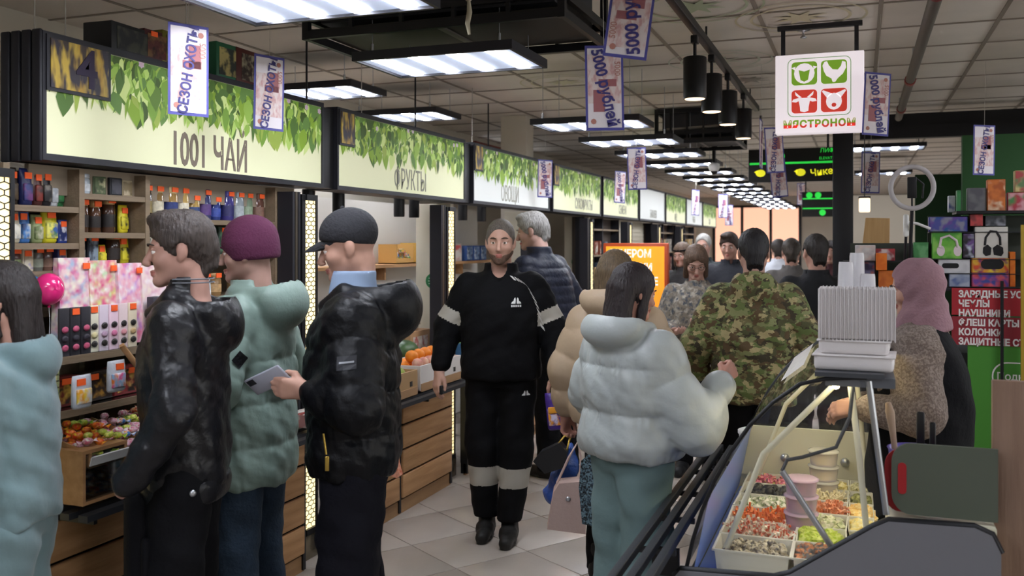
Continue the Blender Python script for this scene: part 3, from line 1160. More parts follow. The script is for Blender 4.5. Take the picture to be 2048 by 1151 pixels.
def hair_mesh(kind, colm, P, M, s, seed=0.0):
    """hair, built round the head in head coordinates"""
    st = 0.006
    fd = Field((-.14, -.17, -.26), (.14, .15, .17), st)
    if kind in ('short', 'buzz', 'crop'):
        g = {'short': .011, 'crop': .007, 'buzz': .003}[kind]
        fd.ell((0, -.016, .036), (.076 + g, .097 + g, .088 + g), k=.01)
        fd.cone((0, -.075, -.02), (0, -.07, -.075), .052, .046, .03)
        for q in (-1, 1):
            fd.cone((q * .07, .012, .02), (q * .069, .012, -.012), .012 + g * .4, .008, .01)
        fd.ell((0, .088, -.035), (.085, .07, .085), k=.012, sub=True)
        for q in (-1, 1):
            fd.ell((q * .085, -.008, -.015), (.016, .028, .036), k=.008, sub=True)
        if kind in ('buzz', 'crop'):
            fd.ell((0, .1, .0), (.075, .055, .078), k=.015, sub=True)
        if kind == 'short':
            fd.ell((.01, .045, .108), (.06, .05, .025), k=.03)
        fd.cone((-.2, -.11, -.11), (.2, -.11, -.11), .03, .03, .01, sub=True)
    elif kind in ('long', 'bob'):
        ln = -.2 if kind == 'long' else -.14
        fd.ell((0, -.018, .04), (.088, .108, .096), k=.01)
        for q in (-1, 1):
            fd.cone((q * .066, .012, .02), (q * .073, .01, ln * .8), .026, .022, .03)
            fd.cone((q * .045, -.075, 0), (q * .055, -.07, ln), .04, .034, .03)
        fd.cone((0, -.085, 0), (0, -.085, ln), .045, .04, .03)
        fd.ell((0, .1, -.05), (.057, .075, .105), k=.015, sub=True)
    elif kind == 'bun':
        fd.ell((0, -.016, .038), (.083, .104, .094), k=.01)
        fd.ell((0, -.13, .06), (.04, .036, .04), k=.012)
        fd.cone((0, -.075, -.02), (0, -.07, -.075), .05, .04, .03)
        fd.ell((0, .092, -.04), (.078, .07, .088), k=.012, sub=True)
    elif kind == 'beanie':
        fd.ell((0, -.014, .05), (.09, .112, .098), k=.01)
        fd.stack([(-.035, 0, -.02, .086, .107), (.03, 0, -.014, .093, .114), (.05, 0, -.012, .09, .112)], .01)
        fd.ell((0, .088, -.055), (.08, .07, .07), k=.012, sub=True)
        fd.f = np.maximum(fd.f, (-.045 - fd.z.reshape(1, 1, -1)) - .35 * (-fd.y.reshape(1, -1, 1)))
    elif kind == 'cap':
        fd.ell((0, -.012, .045), (.087, .108, .094), k=.01)
        fd.f = np.maximum(fd.f, (.012 - fd.z.reshape(1, 1, -1)) - .32 * (-fd.y.reshape(1, -1, 1)))
    elif kind == 'hijab':
        fd = Field((-.16, -.19, -.3), (.16, .16, .18), .0075)
        fd.ell((0, -.024, .035), (.089, .112, .1), k=.02)
        fd.cone((0, -.03, 0), (0, -.03, -.12), .09, .088, .05)
        fd.cone((0, .03, -.12), (0, .055, -.2), .075, .075, .04)
        fd.stack([(-.22, 0, -.02, .125, .105), (-.17, 0, -.015, .105, .098), (-.12, 0, -.01, .09, .092)], .05)
        fd.ell((0, .112, -.028), (.058, .088, .092), k=.012, sub=True)
        X, Y, Z = fd.x.reshape(-1, 1, 1), fd.y.reshape(1, -1, 1), fd.z.reshape(1, 1, -1)
        fd.f += (.0035 * np.sin(70 * (Z * .8 + Y * .75) + 2.2 * np.sin(9 * X) + 4 * np.sin(7 * Z))).astype(np.float32)
    if kind in ('short', 'crop', 'long', 'bob', 'bun'):
        X, Y, Z = fd.x.reshape(-1, 1, 1), fd.y.reshape(1, -1, 1), fd.z.reshape(1, 1, -1)
        an = np.arctan2(Y + .02, X)
        fd.f += (.0022 * np.sin(46 * an + 3 * np.sin(30 * Z + seed)) + .0014 * np.sin(91 * an + 40 * Z)).astype(np.float32)
    if kind in ('short', 'crop', 'buzz', 'beanie', 'cap', 'bun'):
        # hollow so that the skull does not show through: keep only what lies outside it
        pass
    V, Q = fd.nets()
    V = np.array([P(0, 0, 0)]) + (V * s) @ M.T
    return np_mesh('hair', V, Q, colm)

def cap_visor(P, M, s, colm, parent):
    m = MB()
    vs, fs = [], []
    for j, (y0, dz) in enumerate(((.06, .026), (.1, .022), (.135, .012), (.16, .0))):
        for i in range(9):
            t = -1 + i / 4.0
            w_ = .078 * (1 - .12 * j)
            y = y0 - (abs(t) ** 2.2) * (.05 + .02 * j)
            vs.append(tuple(P(t * w_, y, .018 + dz - .012 * t * t)))
    n = len(vs)
    vs += [tuple(np.array(v) - (M @ np.array([0, 0, .004])) * s) for v in vs]
    for j in range(3):
        for i in range(8):
            a = j * 9 + i
            fs.append((a, a + 1, a + 10, a + 9))
            fs.append((n + a, n + a + 9, n + a + 10, n + a + 1))
    for i in range(8):
        fs.append((i, n + i, n + i + 1, i + 1))
        fs.append((27 + i, 27 + i + 1, n + 27 + i + 1, n + 27 + i))
    for j in range(3):
        fs.append((j * 9, j * 9 + 9, n + j * 9 + 9, n + j * 9))
        fs.append((j * 9 + 8, n + j * 9 + 8, n + j * 9 + 17, j * 9 + 17))
    m.add(vs, fs, 0, True)
    m.build('visor', colm, parent)

def shoe_mesh(kind, colm):
    fd = Field((-.07, -.12, -.01), (.07, .2, .2), .007)
    fd.cone((0, -.05, .045), (0, .03, .05), .042, .046, .02)
    fd.cone((0, .03, .05), (0, .13, .034), .046, .037, .03)
    fd.cone((0, -.04, .05), (0, -.035, .17 if kind == 'boot' else .12), .046, .05, .03)
    fd.ell((0, .03, .0), (.047, .14, .02), k=.01)
    fd.cut_below(0.0)
    fd.rough(.0025, 60, 2.0)
    return fd.mesh('shoe', colm)

SHOES = {}

def person(name_label, pos, phi, H=1.75, skin='#c79a82', head=(0, 0), neck_fwd=0.02, hair=('short', '#2c2420'), fem=False,
           armL=None, armR=None, legL=None, legR=None, lean=0.0, shirt=None, jacket=None, trousers=None, shoes=('shoe', '#17171a'),
           far=False, hands='LR', girth=1.0, face=True, group='shoppers in the aisle', brow=None, lower=True, handspec=None, roll=0.0):
    """arms: (elbow, wrist); legs: (knee, ankle); coordinates for a 1.75 m figure facing +y"""
    s = H / 1.75
    S = lambda v: np3(v) * s
    step = .02 if far else .0135
    hf = .0085 if far else .0048
    # ---- joints
    shL, shR = np3((-.18, 0, 1.425)), np3((.18, 0, 1.425))
    L = lambda p: p + np3((0, lean * max(0.0, (p[2] - .95)) / .5, 0))
    shL, shR = L(shL), L(shR)
    armL = armL or ((-.235, -.02, 1.13), (-.245, .05, .9))
    armR = armR or ((.235, -.02, 1.13), (.245, .05, .9))
    legL = legL or ((-.1, .015, .5), (-.105, -.02, .09))
    legR = legR or ((.1, .015, .5), (.105, -.02, .09))
    hc = L(np3((0, neck_fwd, 1.633)))
    M = rot_head(head[0], head[1], roll)
    HC = S(hc)
    wl, wr = S(armL[1]), S(armR[1])
    fine = [(HC, .13 * s)]
    hands_at = []
    if not far:
        if 'L' in hands:
            hands_at.append(wl)
        if 'R' in hands:
            hands_at.append(wr)
    fx, fy, fz = [(HC[0] - .1, HC[0] + .1, hf)], [(HC[1] - .13, HC[1] + .14, hf)], [(HC[2] - .13, HC[2] + .13, hf)]
    for h in hands_at:
        fx.append((h[0] - .12, h[0] + .12, hf * 1.15))
        fy.append((h[1] - .12, h[1] + .14, hf * 1.15))
        fz.append((h[2] - .2, h[2] + .12, hf * 1.15))
    allp = np.array([S(armL[0]), S(armR[0]), wl, wr, HC, S((-.2, -.16, 0)), S((.2, .18, 0)), S(legL[1]), S(legR[1]), S(legL[0]), S(legR[0])])
    lo, hi = allp.min(0) - .2, allp.max(0) + .22
    lo[2] = -.02
    fd = Field(lo, hi, step, fx, fy, fz)
    g = girth
    # ---- torso and limbs under the clothes
    fd.stack([(z * s, 0, L(np3((0, y, z)))[1] * s, rx * g * s, ry * g * s) for z, y, rx, ry in
              ((.86, 0, .15, .1), (1.0, 0, .14, .095), (1.12, .005, .13, .09), (1.28, .01, .155, .105), (1.39, 0, .14, .08), (1.45, -.01, .075, .062))], .03)
    nb = L(np3((0, -.02, 1.44)))
    fd.cone(S(nb), HC + M @ (np3((0, -.028, -.06)) * s), .062 * s, .055 * s, .03)
    for sh, (el, wr_) in ((shL, armL), (shR, armR)):
        fd.cone(S(sh * np3((.86, 1, 1)) - np3((0, 0, .055))), S(el), .042 * s, .036 * s, .03)
        fd.cone(S(el), S(wr_), .038 * s, .026 * s, .02)
    for hp, (kn, an) in ((np3((-.085, 0, .9)), legL), (np3((.085, 0, .9)), legR)):
        fd.cone(S(hp), S(kn), .075 * s, .05 * s, .03)
        fd.cone(S(kn), S(an), .048 * s, .034 * s, .02)
        fd.cone(S(an), S((an[0], an[1] + .02, .05)), .03 * s, .028 * s, .01)
        fd.cone(S((an[0], an[1] + .02, .045)), S((an[0], an[1] + .1, .032)), .024 * s, .02 * s, .01)
    Pf = add_head(fd, HC, M, s, fem)
    hspec = handspec or {}
    for side, key, (el, wr_) in ((-1, 'L', armL), (1, 'R', armR)):
        if key not in hands:
            continue
        sp = hspec.get(key, {})
        al = sp.get('along', np3(wr_) - np3(el))
        th = sp.get('thumb', (0, 1, 0))
        if far:
            a_ = np3(al) / np.linalg.norm(al)
            fd.cone(S(wr_), S(wr_) + a_ * .09 * s, .03 * s, .034 * s, .02)
            fd.cone(S(wr_) + a_ * .09 * s, S(wr_) + a_ * .15 * s, .03 * s, .02 * s, .01)
        else:
            add_hand(fd, S(wr_), al, th, s, sp.get('curl', 28), side if sp.get('flip') else -side, sp.get('spread', .6), sp.get('thumb_in', .3), sp.get('curls'))
    me = fd.mesh('person', [M_SKIN(skin), mat('lips_' + skin.strip('#'), '#a8685e', 0.4)], 1)
    MT = M.T
    def lips(c):
        q = (c - HC) @ M / s
        return ((q[:, 0] / .024) ** 2 + ((q[:, 1] - .1) / .02) ** 2 + ((q[:, 2] + .071) / .0125) ** 2) < 1
    if face:
        recolour(me, lips, 1)
    root = place('person', me, None, pos, R(phi), name_label, 'person', group)
    if face:
        eyes_brows(Pf, M, s, root, brow or hair[1], fem=fem)
    # ---- hair or headgear
    if hair:
        kind, col = hair[0], hair[1]
        nm = {'beanie': 'beanie', 'cap': 'cap', 'hijab': 'headscarf'}.get(kind, 'hair')
        if kind in ('beanie', 'cap', 'hijab'):
            hm = mat(nm + '_' + col.strip('#'), col, 0.85, bump=0.25, bscale=90, vary=.08)
        else:
            hm = mat('hair_' + col.strip('#'), col, 0.55, vary=0.35, vscale=40, stretch=(3, 3, .5), bump=0.3, bscale=70)
        h = place(nm, hair_mesh(kind, hm, Pf, M, s, len(name_label)), root)
        if kind == 'cap':
            cap_visor(Pf, M, s, hm, h)
            MB().ball(tuple(Pf(0, -.012, .14)), .008 * s, 8).build('button', hm, h)
    # ---- trousers
    if trousers and lower:
        tcol, r1, r2, r3 = trousers['mat'], trousers.get('thigh', .1), trousers.get('knee', .08), trousers.get('cuff', .07)
        a1, a2 = np3(legL[1]), np3(legR[1])
        lo2 = np.minimum(np.minimum(S(legL[0]), S(legR[0])), np.minimum(S(a1), S(a2))) - .16
        hi2 = np.maximum(np.maximum(S(legL[0]), S(legR[0])), np.maximum(S(a1), S(a2))) + .16
        lo2[:2] = np.minimum(lo2[:2], (-.24 * s, -.18 * s))
        hi2[:2] = np.maximum(hi2[:2], (.24 * s, .18 * s))
        lo2[2], hi2[2] = .0, 1.06 * s
        ft = Field(lo2, hi2, .02 if far else .011)
        ft.stack([(.84 * s, 0, 0, .158 * g * s, .116 * g * s), (.92 * s, 0, -.005 * s, .158 * g * s, .116 * g * s), (1.03 * s, 0, 0, .14 * g * s, .1 * g * s)], .03)
        cz = trousers.get('end', .05)
        for hp, (kn, an) in ((np3((-.085, -.005, .89)), legL), (np3((.085, -.005, .89)), legR)):
            an = np3(an)
            end = an + (an - np3(kn)) * ((an[2] - cz) / max(.05, (kn[2] - an[2])))
            ft.cone(S(hp), S(kn), r1 * g * s, r2 * g * s, .025)
            ft.cone(S(kn), S(end), r2 * g * s, r3 * g * s, .02)
        ft.rough(trousers.get('fold', .006), trousers.get('ff', 26), len(name_label) * .37)
        ft.cut_below(cz * s)
        tm_ = ft.mesh('trousers', tcol, 1)
        if trousers.get('bands'):
            bm_ = trousers['bands'][0]
            tm_.materials.append(bm_)
            z0, z1 = trousers['bands'][1] * s, trousers['bands'][2] * s
            recolour(tm_, lambda c: (c[:, 2] > z0) & (c[:, 2] < z1), 1)
        place('trousers', tm_, root)
    if shoes and lower:
        key = shoes
        if key not in SHOES:
            SHOES[key] = shoe_mesh(shoes[0], mat('shoe_' + shoes[1].strip('#'), shoes[1], 0.55, vary=.15, vscale=12))
        for kn, an in (legL, legR):
            place('shoe', SHOES[key], root, (an[0] * s, (an[1] + .02) * s, max(0, (an[2] - .09) * s)))
    # ---- jacket
    if jacket:
        J = jacket
        f_ = J.get('full', 1.0) * g
        hem = J.get('hem', .86)
        hw = J.get('hem_w', 1.0)
        q = J.get('quilt')
        pts = np.array([S(armL[0]), S(armR[0]), wl, wr, S((-.3 * f_, -.27, hem)), S((.3 * f_, .24, 1.6))])
        lo3, hi3 = pts.min(0) - .12, pts.max(0) + .12
        lo3[2] = min(lo3[2], hem * s - .03)
        fj = Field(lo3, hi3, J.get('step', .016 if far else .0078))
        rows = []
        for z, y, rx, ry in ((hem, 0, .175 * hw, .135 * hw), (hem + .07, 0, .182 * hw, .142 * hw), (1.06 if hem < 1.0 else hem + .12, 0, .18, .138),
                             (1.2, .005, .185, .142), (1.33, .0, .188, .135), (1.41, -.005, .165, .11), (1.47, -.012, .095, .082)):
            ff = f_ if z < 1.25 else 1 + (f_ - 1) * (.75 if z < 1.38 else .4 if z < 1.44 else .15)
            rows.append((z * s, 0, L(np3((0, y, z)))[1] * s, rx * ff * s, ry * ff * s))
        fj.stack(rows, .03, quilt=(q[0] * s, hem * s, q[1] * s) if q else None, power=2.3)
        r1, r2, r3 = J.get('sleeve', (.075, .062, .048))
        for sgn, sh, (el, wr_) in ((-1, shL, armL), (1, shR, armR)):
            el, wr_ = np3(el), np3(wr_)
            n1 = J.get('arm_quilt')
            sh = sh + np3((-sgn * max(0, r1 - .075) * .45, 0, .045 - r1))
            fj.cone(S(sh), S(el), r1 * s, r2 * s, .035, quilt=(n1[0], n1[1] * s, .5) if n1 else None)
            if not J.get('short_sleeve'):
                fj.cone(S(el), S(el + (wr_ - el) * (1 - .8 * r3 / np.linalg.norm(wr_ - el))), r2 * s, r3 * s, .03, quilt=(n1[0], n1[1] * s, 0.0) if n1 else None)
        if J.get('rough'):
            fj.rough(J['rough'][0], J['rough'][1], len(name_label) * .71)
            fj.rough(J['rough'][0] * .4, J['rough'][1] * 2.4, len(name_label) * .33)
        cl = J.get('collar')
        if cl:
            zt, rr = cl
            fj.stack([(1.42 * s, 0, (L(np3((0, -.02, 1.42)))[1]) * s, (rr + .02) * s, (rr + .012) * s), (1.47 * s, 0, L(np3((0, -.01, 1.47)))[1] * s, rr * s, rr * s),
                      (zt * s, 0, L(np3((0, -.005, zt)))[1] * s, (rr - .006) * s, (rr - .002) * s)], .012, shell=.009 * s)
            fj.cone(S(L(np3((0, 0.0, 1.475)))), S(L(np3((0, .0, 1.62)))), (rr - .012) * s, (rr - .012) * s, .006, sub=True)
        if J.get('vneck'):
            fj.cone(S(L(np3((0, .16, 1.4)))), S(L(np3((0, .04, 1.51)))), .01 * s, J['vneck'] * s, .01, sub=True)
        hd = J.get('hood')
        if hd:
            cy, cz, rx, ry, rz, th = hd          # a cup lying on the back, open upwards
            tl = np.array(Matrix.Rotation(R(J.get('hood_tilt', 20)), 3, 'X'))
            c = L(np3((0, cy, cz)))
            fj.ell(S(c), np3((rx, ry, rz)) * s, tl, .02)
            for sgn in (-1, 1):
                fj.cone(S(c + np3((sgn * rx * .8, .0, rz * .2))), S(L(np3((sgn * .085, .03, 1.475)))), .03 * s, .024 * s, .03)
                fj.cone(S(L(np3((sgn * .085, .03, 1.475)))), S(L(np3((sgn * .045, .105, 1.42)))), .024 * s, .02 * s, .02)
            fj.ell(S(c + np3((0, .02, th + rz * .38))), np3((rx - th, ry - th * .8, rz * .9)) * s, tl, .012, sub=True)
            fj.cone(S(L(np3((0, .01, 1.47)))), S(L(np3((0, .02, 1.72)))), .066 * s, .075 * s, .01, sub=True)
        jm = fj.mesh(J.get('name', 'jacket'), J['mat'], J.get('smooth', 1))
        if J.get('bands'):
            bmn, sets = J['bands']
            jm.materials.append(bmn)
            for sgn, t0, t1, (el, sh) in ((-1, *sets, (np3(armL[0]), shL)), (1, *sets, (np3(armR[0]), shR))):
                a_, b_ = S(sh), S(el)
                ab = b_ - a_
                L2 = ab @ ab
                def tst(c, a_=a_, ab=ab, L2=L2, t0=t0, t1=t1, sgn=sgn):
                    t = ((c - a_) @ ab) / L2
                    dd = np.linalg.norm(c - a_ - t[:, None] * ab, axis=1)
                    return (t > t0) & (t < t1) & (dd < .1 * s) & (c[:, 0] * sgn > .13 * s)
                recolour(jm, tst, 1)
        jo = place(J.get('name', 'jacket'), jm, root)
        root['_s'] = s
        return root, jo, dict(s=s, HC=HC, P=Pf, M=M, wl=wl, wr=wr, L=L)
    return root, None, dict(s=s, HC=HC, P=Pf, M=M, wl=wl, wr=wr, L=L)

# ================================================================== PEOPLE
def ground(px, d):
    p = at(px, HY, d)
    return (p.x, p.y, 0.0)

M_LEATHER = mat('black_leather', '#17171b', 0.38, vary=.15, vscale=9, bump=0.3, bscale=26, spec=.45)
M_PUFFBLACK = mat('black_nylon', '#0b0c10', 0.45, bump=0.22, bscale=34, spec=.28)
M_TEALPUFF = mat('sage_nylon', '#83988f', 0.5, bump=0.16, bscale=30, vary=.05)
M_SWEAT = mat('aqua_sweat', '#6b8286', 0.9, bump=0.12, bscale=30, vary=.05, sheen=.3)
M_TRACK = mat('black_jersey', '#09090c', 0.8, bump=0.15, bscale=30, spec=.2)
M_NAVY = mat('navy_quilt', '#141828', 0.5, bump=0.25, spec=.3, bscale=30)
M_PALEPUFF = mat('pale_grey_nylon', '#a6acab', 0.4, bump=0.12, bscale=26, vary=.03)
M_BEIGE = mat('beige_nylon', '#ac967d', 0.55, bump=0.12, bscale=26)
M_CAMO = patch_mat('camouflage', ['#4a4a2c', '#6a6340', '#37301f', '#5d6a3a', '#a3966c', '#544229', '#7c8054'], 10, 0.85, (1, 1, 1.5), bump=.25, detail=4, soft=.008)
M_BLACKCLOTH = mat('black_cloth', '#0c0c10', 0.85, spec=.2, bump=0.2, bscale=40)
M_NAVYCLOTH = mat('blue_black_cloth', '#101018', 0.85, spec=.2, bump=0.2, bscale=40)
M_JEANS = mat('dark_jeans', '#2a3a4c', 0.85, bump=0.25, bscale=60, vary=.2, vscale=8)
M_AQUAPANTS = mat('aqua_trousers', '#6a8081', 0.9, bump=0.15, bscale=30, vary=.04)
M_REFLECT = mat('pale_patch', '#a9a499', 0.6)
M_GOLD = mat('gold_zip', '#b99a4a', 0.3, 0.8)

# 1 woman in the aqua sweatsuit at the left edge
p, j, q = person('person in pale aqua hooded sweatsuit at the left edge, facing the tea stall', ground(8, 2.8), 118, 1.58, '#b98d7c', (10, -8), hair=('bob', '#241d1c'), fem=True,
                 armL=((-.27, .02, 1.12), (-.21, .31, 1.02)), armR=((.27, .02, 1.12), (.2, .28, 1.02)),
                 jacket=dict(mat=M_SWEAT, name='hoodie', full=1.06, hem=.9, hem_w=1.0, sleeve=(.084, .08, .06), rough=(.007, 21), hood=(-.1, 1.45, .12, .075, .1, .022), hood_tilt=-15),
                 trousers=dict(mat=M_SWEAT, thigh=.118, knee=.1, cuff=.085, fold=.008), shoes=('shoe', '#d8d4cc'), girth=1.1)
s = q['s']
decal('pocket_zip', j.data, [[(-.006, -.09), (.006, -.09), (.006, .09), (-.006, .09)]], (-.3 * s, .05 * s, 1.0 * s), (0, 1, -.25), (0, .25, 1), (1, 0, 0), mat('aqua_seam', '#5f7f86', .8), j)

# 2 man in the leather jacket
p, j, q = person('man in black hooded leather jacket, seen from behind, facing the tea stall', ground(372, 3.12), 116, 1.745, '#b48a7c', (12, -6), hair=('short', '#3b322e'),
                 armL=((-.265, -.03, 1.13), (-.245, .13, .885)), armR=((.26, .0, 1.13), (.22, .16, .9)), hands='',
                 jacket=dict(mat=M_LEATHER, full=1.0, hem=.84, sleeve=(.075, .064, .052), rough=(.006, 27), hood=(-.11, 1.405, .14, .075, .125, .016), hood_tilt=-18, collar=(1.545, .078)),
                 trousers=dict(mat=M_BLACKCLOTH, thigh=.105, knee=.09, cuff=.085))
s = q['s']
fb = Field((-.32, -.3, .78), (.32, .32, .97), .012)
fb.stack([(.8 * s, 0, 0, .176 * s, .136 * s), (.85 * s, 0, 0, .184 * s, .144 * s), (.885 * s, 0, 0, .184 * s, .144 * s)], .01, power=2.3)
fb.rough(.003, 30, 3)
place('waistband', fb.mesh('waistband', M_LEATHER), j)
for y, z in ((-.11, .855), (-.06, .852)):
    MB().lathe([(.011, 0), (.011, .003), (.004, .005)], 10, M=Matrix.Translation((-.18 * s, y * .6 * s, z * s)) @ Matrix.Rotation(R(-90), 4, 'Y') @ Matrix.Rotation(R(25), 4, 'X')).build('stud', M_STEEL, j)
for y in (-.035, .0, .035):
    pts = [(-.085 * math.cos(a) * s, (-.012 + .085 * math.sin(a)) * s, (1.535 + y * .22) * s) for a in [R(t) for t in range(-140, 141, 20)]]
for dz in (0, .012):
    MB().tube([(.087 * math.sin(R(a)) * s, (-.006 - .085 * math.cos(R(a))) * s, (1.522 + dz) * s) for a in range(-110, 111, 20)], .0025, 6).build('collar_stripe', mat('stripe_grey', '#6d6f76', .6), j)

# 3 person in sage puffer and plum beanie
p, j, q = person('person in sage green puffer coat and plum knitted beanie, behind the leather jacket', ground(505, 3.66), 98, 1.73, '#a88478', (15, -5), hair=('beanie', '#54203f'),
                 armL=((-.3, -.02, 1.14), (-.24, .15, .94)), armR=((.3, 0, 1.14), (.24, .16, .94)), hands='',
                 jacket=dict(mat=M_TEALPUFF, name='puffer_coat', full=1.1, hem=.72, hem_w=1.0, sleeve=(.092, .086, .066), quilt=(.165, .014), arm_quilt=(1.6, .014), rough=(.0055, 28),
                             hood=(-.125, 1.435, .15, .1, .115, .034), hood_tilt=-12, collar=(1.53, .085)),
                 trousers=dict(mat=M_JEANS, thigh=.098, knee=.085, cuff=.08))
s = q['s']
decal('sleeve_badge', j.data, [[(0, -.032), (.028, 0), (0, .032), (-.028, 0)]], (-.28 * s, -.1 * s, 1.24 * s), (-.5, 1, 0), (0, 0, 1), (1, .5, 0), M_BLACKCLOTH, j, .008)

# 4 young man with the phone
p, j, q = person('young man in black puffer jacket and dark cap, looking at a phone', ground(708, 3.38), 116, 1.755, '#bf9482', (0, -14), hair=('cap', '#26262b'), brow='#3a2d25',
                 armL=((-.28, -.03, 1.1), (-.2, .145, 1.14)), armR=((.28, -.02, 1.13), (.2, .12, .93)), hands='L',
                 handspec={'L': dict(along=(.12, 1, .12), thumb=(-.25, .15, 1), curl=34, thumb_in=.9)},
                 jacket=dict(mat=M_PUFFBLACK, name='puffer_jacket', full=1.2, hem=.82, hem_w=.98, sleeve=(.1, .094, .06), quilt=(.15, .016), arm_quilt=(1.8, .018), rough=(.0055, 33),
                             hood=(-.135, 1.415, .15, .115, .13, .04), hood_tilt=-10),
                 trousers=dict(mat=M_NAVYCLOTH, thigh=.12, knee=.11, cuff=.12, fold=.009), shoes=('shoe', '#101013'))
s = q['s']
fc = Field((-.13, -.14, 1.38), (.13, .14, 1.62), .007)
fc.stack([(1.42 * s, 0, -.01 * s, .105 * s, .1 * s), (1.49 * s, 0, .005 * s, .082 * s, .082 * s), (1.55 * s, 0, .0, .078 * s, .075 * s)], .01, shell=.006)
fc.cone((0, .12 * s, 1.42 * s), (0, .1 * s, 1.58 * s), .03, .05, .01, sub=True)
place('shirt_collar', fc.mesh('shirt_collar', mat('blue_shirt', '#8fa3bf', .8)), p)
fhr = hair_mesh('crop', mat('hair_2c2420b', '#2c2420', .6), q['P'], q['M'], s)
decal('sleeve_label', j.data, [[(-.033, -.022), (.033, -.022), (.033, .022), (-.033, .022)]], (-.42 * s, .0 * s, 1.25 * s), (0, 1, -.1), (0, 0, 1), (1, 0, 0), mat('label_grey', '#25262c', .6), j)
decal('label_print', j.data, [[(-.025, -.003), (.025, -.003), (.025, .003), (-.025, .003)]], (-.42 * s, .0 * s, 1.252 * s), (0, 1, -.1), (0, 0, 1), (1, 0, 0), mat('label_silver', '#9a9ca3', .5), j, .005)
MB().tube([(-.232 * s, .085 * s, 1.0 * s), (-.236 * s, .075 * s, .93 * s)], .004, 6).rbox((-.24 * s, .072 * s, .9 * s), (.006, .014, .05), .002).build('pocket_zip', M_GOLD, j)
hand = q['wl']
ph = empty('smartphone', (0, 0, 0), 0, 'pale grey smartphone held by the young man in the cap', 'phone')
RM = Matrix.Translation(Vector(p.location)) @ Matrix.Rotation(R(116), 4, 'Z') @ Matrix.Translation(Vector(hand) + Vector((.028, .135, .035))) @ Matrix.Rotation(R(-28), 4, 'Z') @ Matrix.Rotation(R(-24), 4, 'X') @ Matrix.Rotation(R(52), 4, 'Y')
ph.matrix_world = RM
MB().rbox((0, 0, 0), (.074, .155, .009), .004).build('phone_case', mat('lilac_case', '#a9abb8', .35), ph)
MB().rbox((0, 0, .0052), (.068, .147, .001), .0004).build('screen', mat('phone_screen', '#20222c', .1), ph)
MB().rbox((-.02, .055, -.0055), (.024, .03, .002), .001).build('camera_bump', M_DARK, ph)

# 5 the man walking towards the camera
p, j, q = person('bearded man in black tracksuit with pale knee patches walking towards the viewer', ground(1002, 5.2), 193, 1.775, '#bd9482', (3, -4), hair=('buzz', '#5d554e'), brow='#33291f',
                 armR=((.30, .0, 1.16), (.335, .06, .92)), armL=((-.29, .0, 1.16), (-.315, .07, .915)), girth=1.14,
                 legL=((-.09, .045, .5), (-.055, .06, .09)), legR=((.1, .03, .5), (.085, -.02, .09)),
                 handspec={'R': dict(thumb=(-.6, .8, 0), curl=26), 'L': dict(thumb=(.5, .8, 0), curl=48)},
                 jacket=dict(mat=M_TRACK, name='track_top', full=1.07, hem=.88, hem_w=1.02, sleeve=(.087, .078, .056), rough=(.005, 26), collar=(1.52, .088), vneck=.05, bands=(M_REFLECT, (.62, .86))),
                 trousers=dict(mat=M_TRACK, thigh=.1, knee=.082, cuff=.062, fold=.006, end=.11, bands=(M_REFLECT, .3, .405)), shoes=('boot', '#1a1918'))
s = q['s']
fbd = Field((-.085, -.06, -.135), (.085, .1, -.015), .0045)
fbd.ell((0, .022, -.028), (.064, .071, .087), k=.02)
for g_ in (-1, 1):
    fbd.cone((g_ * .044, -.005, -.055), (g_ * .012, .07, -.097), .027, .02, .02)
fbd.ell((0, .08, -.102), (.022, .019, .018), k=.02)
fbd.ell((0, .095, -.045), (.03, .04, .035), k=.01, sub=True)
fbd.f = np.maximum(fbd.f, fbd.z.reshape(1, 1, -1) + .045 + .5 * np.maximum(0, fbd.y.reshape(1, -1, 1) - .03))
V, Q = fbd.nets()
place('beard', np_mesh('beard', np.array([q['P'](0, 0, 0)]) + (V * s) @ q['M'].T, Q, mat('stubble', '#5a4438', .9, vary=.3, vscale=60)), p)
# chest emblem: two seated figures back to back over a word
fig = [(-.003, 0), (-.026, 0), (-.024, .008), (-.014, .016), (-.012, .027), (-.006, .034), (-.003, .024)]
fig2 = [(-x, z) for x, z in reversed(fig)]
word = [[(x0, -.018), (x0 + .008, -.018), (x0 + .008, -.006), (x0, -.006)] for x0 in (-.026, -.015, -.004, .007, .018)]
decal('chest_emblem', j.data, [fig, fig2] + word, (-.105 * s, .3, 1.3 * s), (-1, 0, 0), (0, 0, 1), (0, -1, 0), M_WHITE, j)
fs = []
for k_ in range(13):
    t_ = k_ / 12
    x0, z0 = -.1 - .165 * t_ ** .8, 1.475 - .05 * t_ - .2 * t_ ** 2.2
    x1, z1 = -.1 - .165 * (t_ + .045) ** .8, 1.475 - .05 * (t_ + .045) - .2 * (t_ + .045) ** 2.2
    fs.append([(x0 - .011, z0 - .014), (x0 + .011, z0 + .014), (x1 + .011, z1 + .014), (x1 - .011, z1 - .014)])
decal('sleeve_stripe', j.data, [[(a_ * s, b_ * s) for a_, b_ in f_] for f_ in fs], (0, .2, 0), (1, 0, 0), (0, 0, 1), (.25, -1, -.35), mat('stripe_white', '#c6c4c0', .7), j)
tro = [c for c in p.children if c.name.startswith('trousers')][0]
decal('thigh_emblem', tro.data, [[(x * .8, z * .8) for x, z in fig], [(x * .8, z * .8) for x, z in fig2]], (-.15 * s, .3, .8 * s), (-1, 0, 0), (0, 0, 1), (0, -1, 0), M_WHITE, tro)
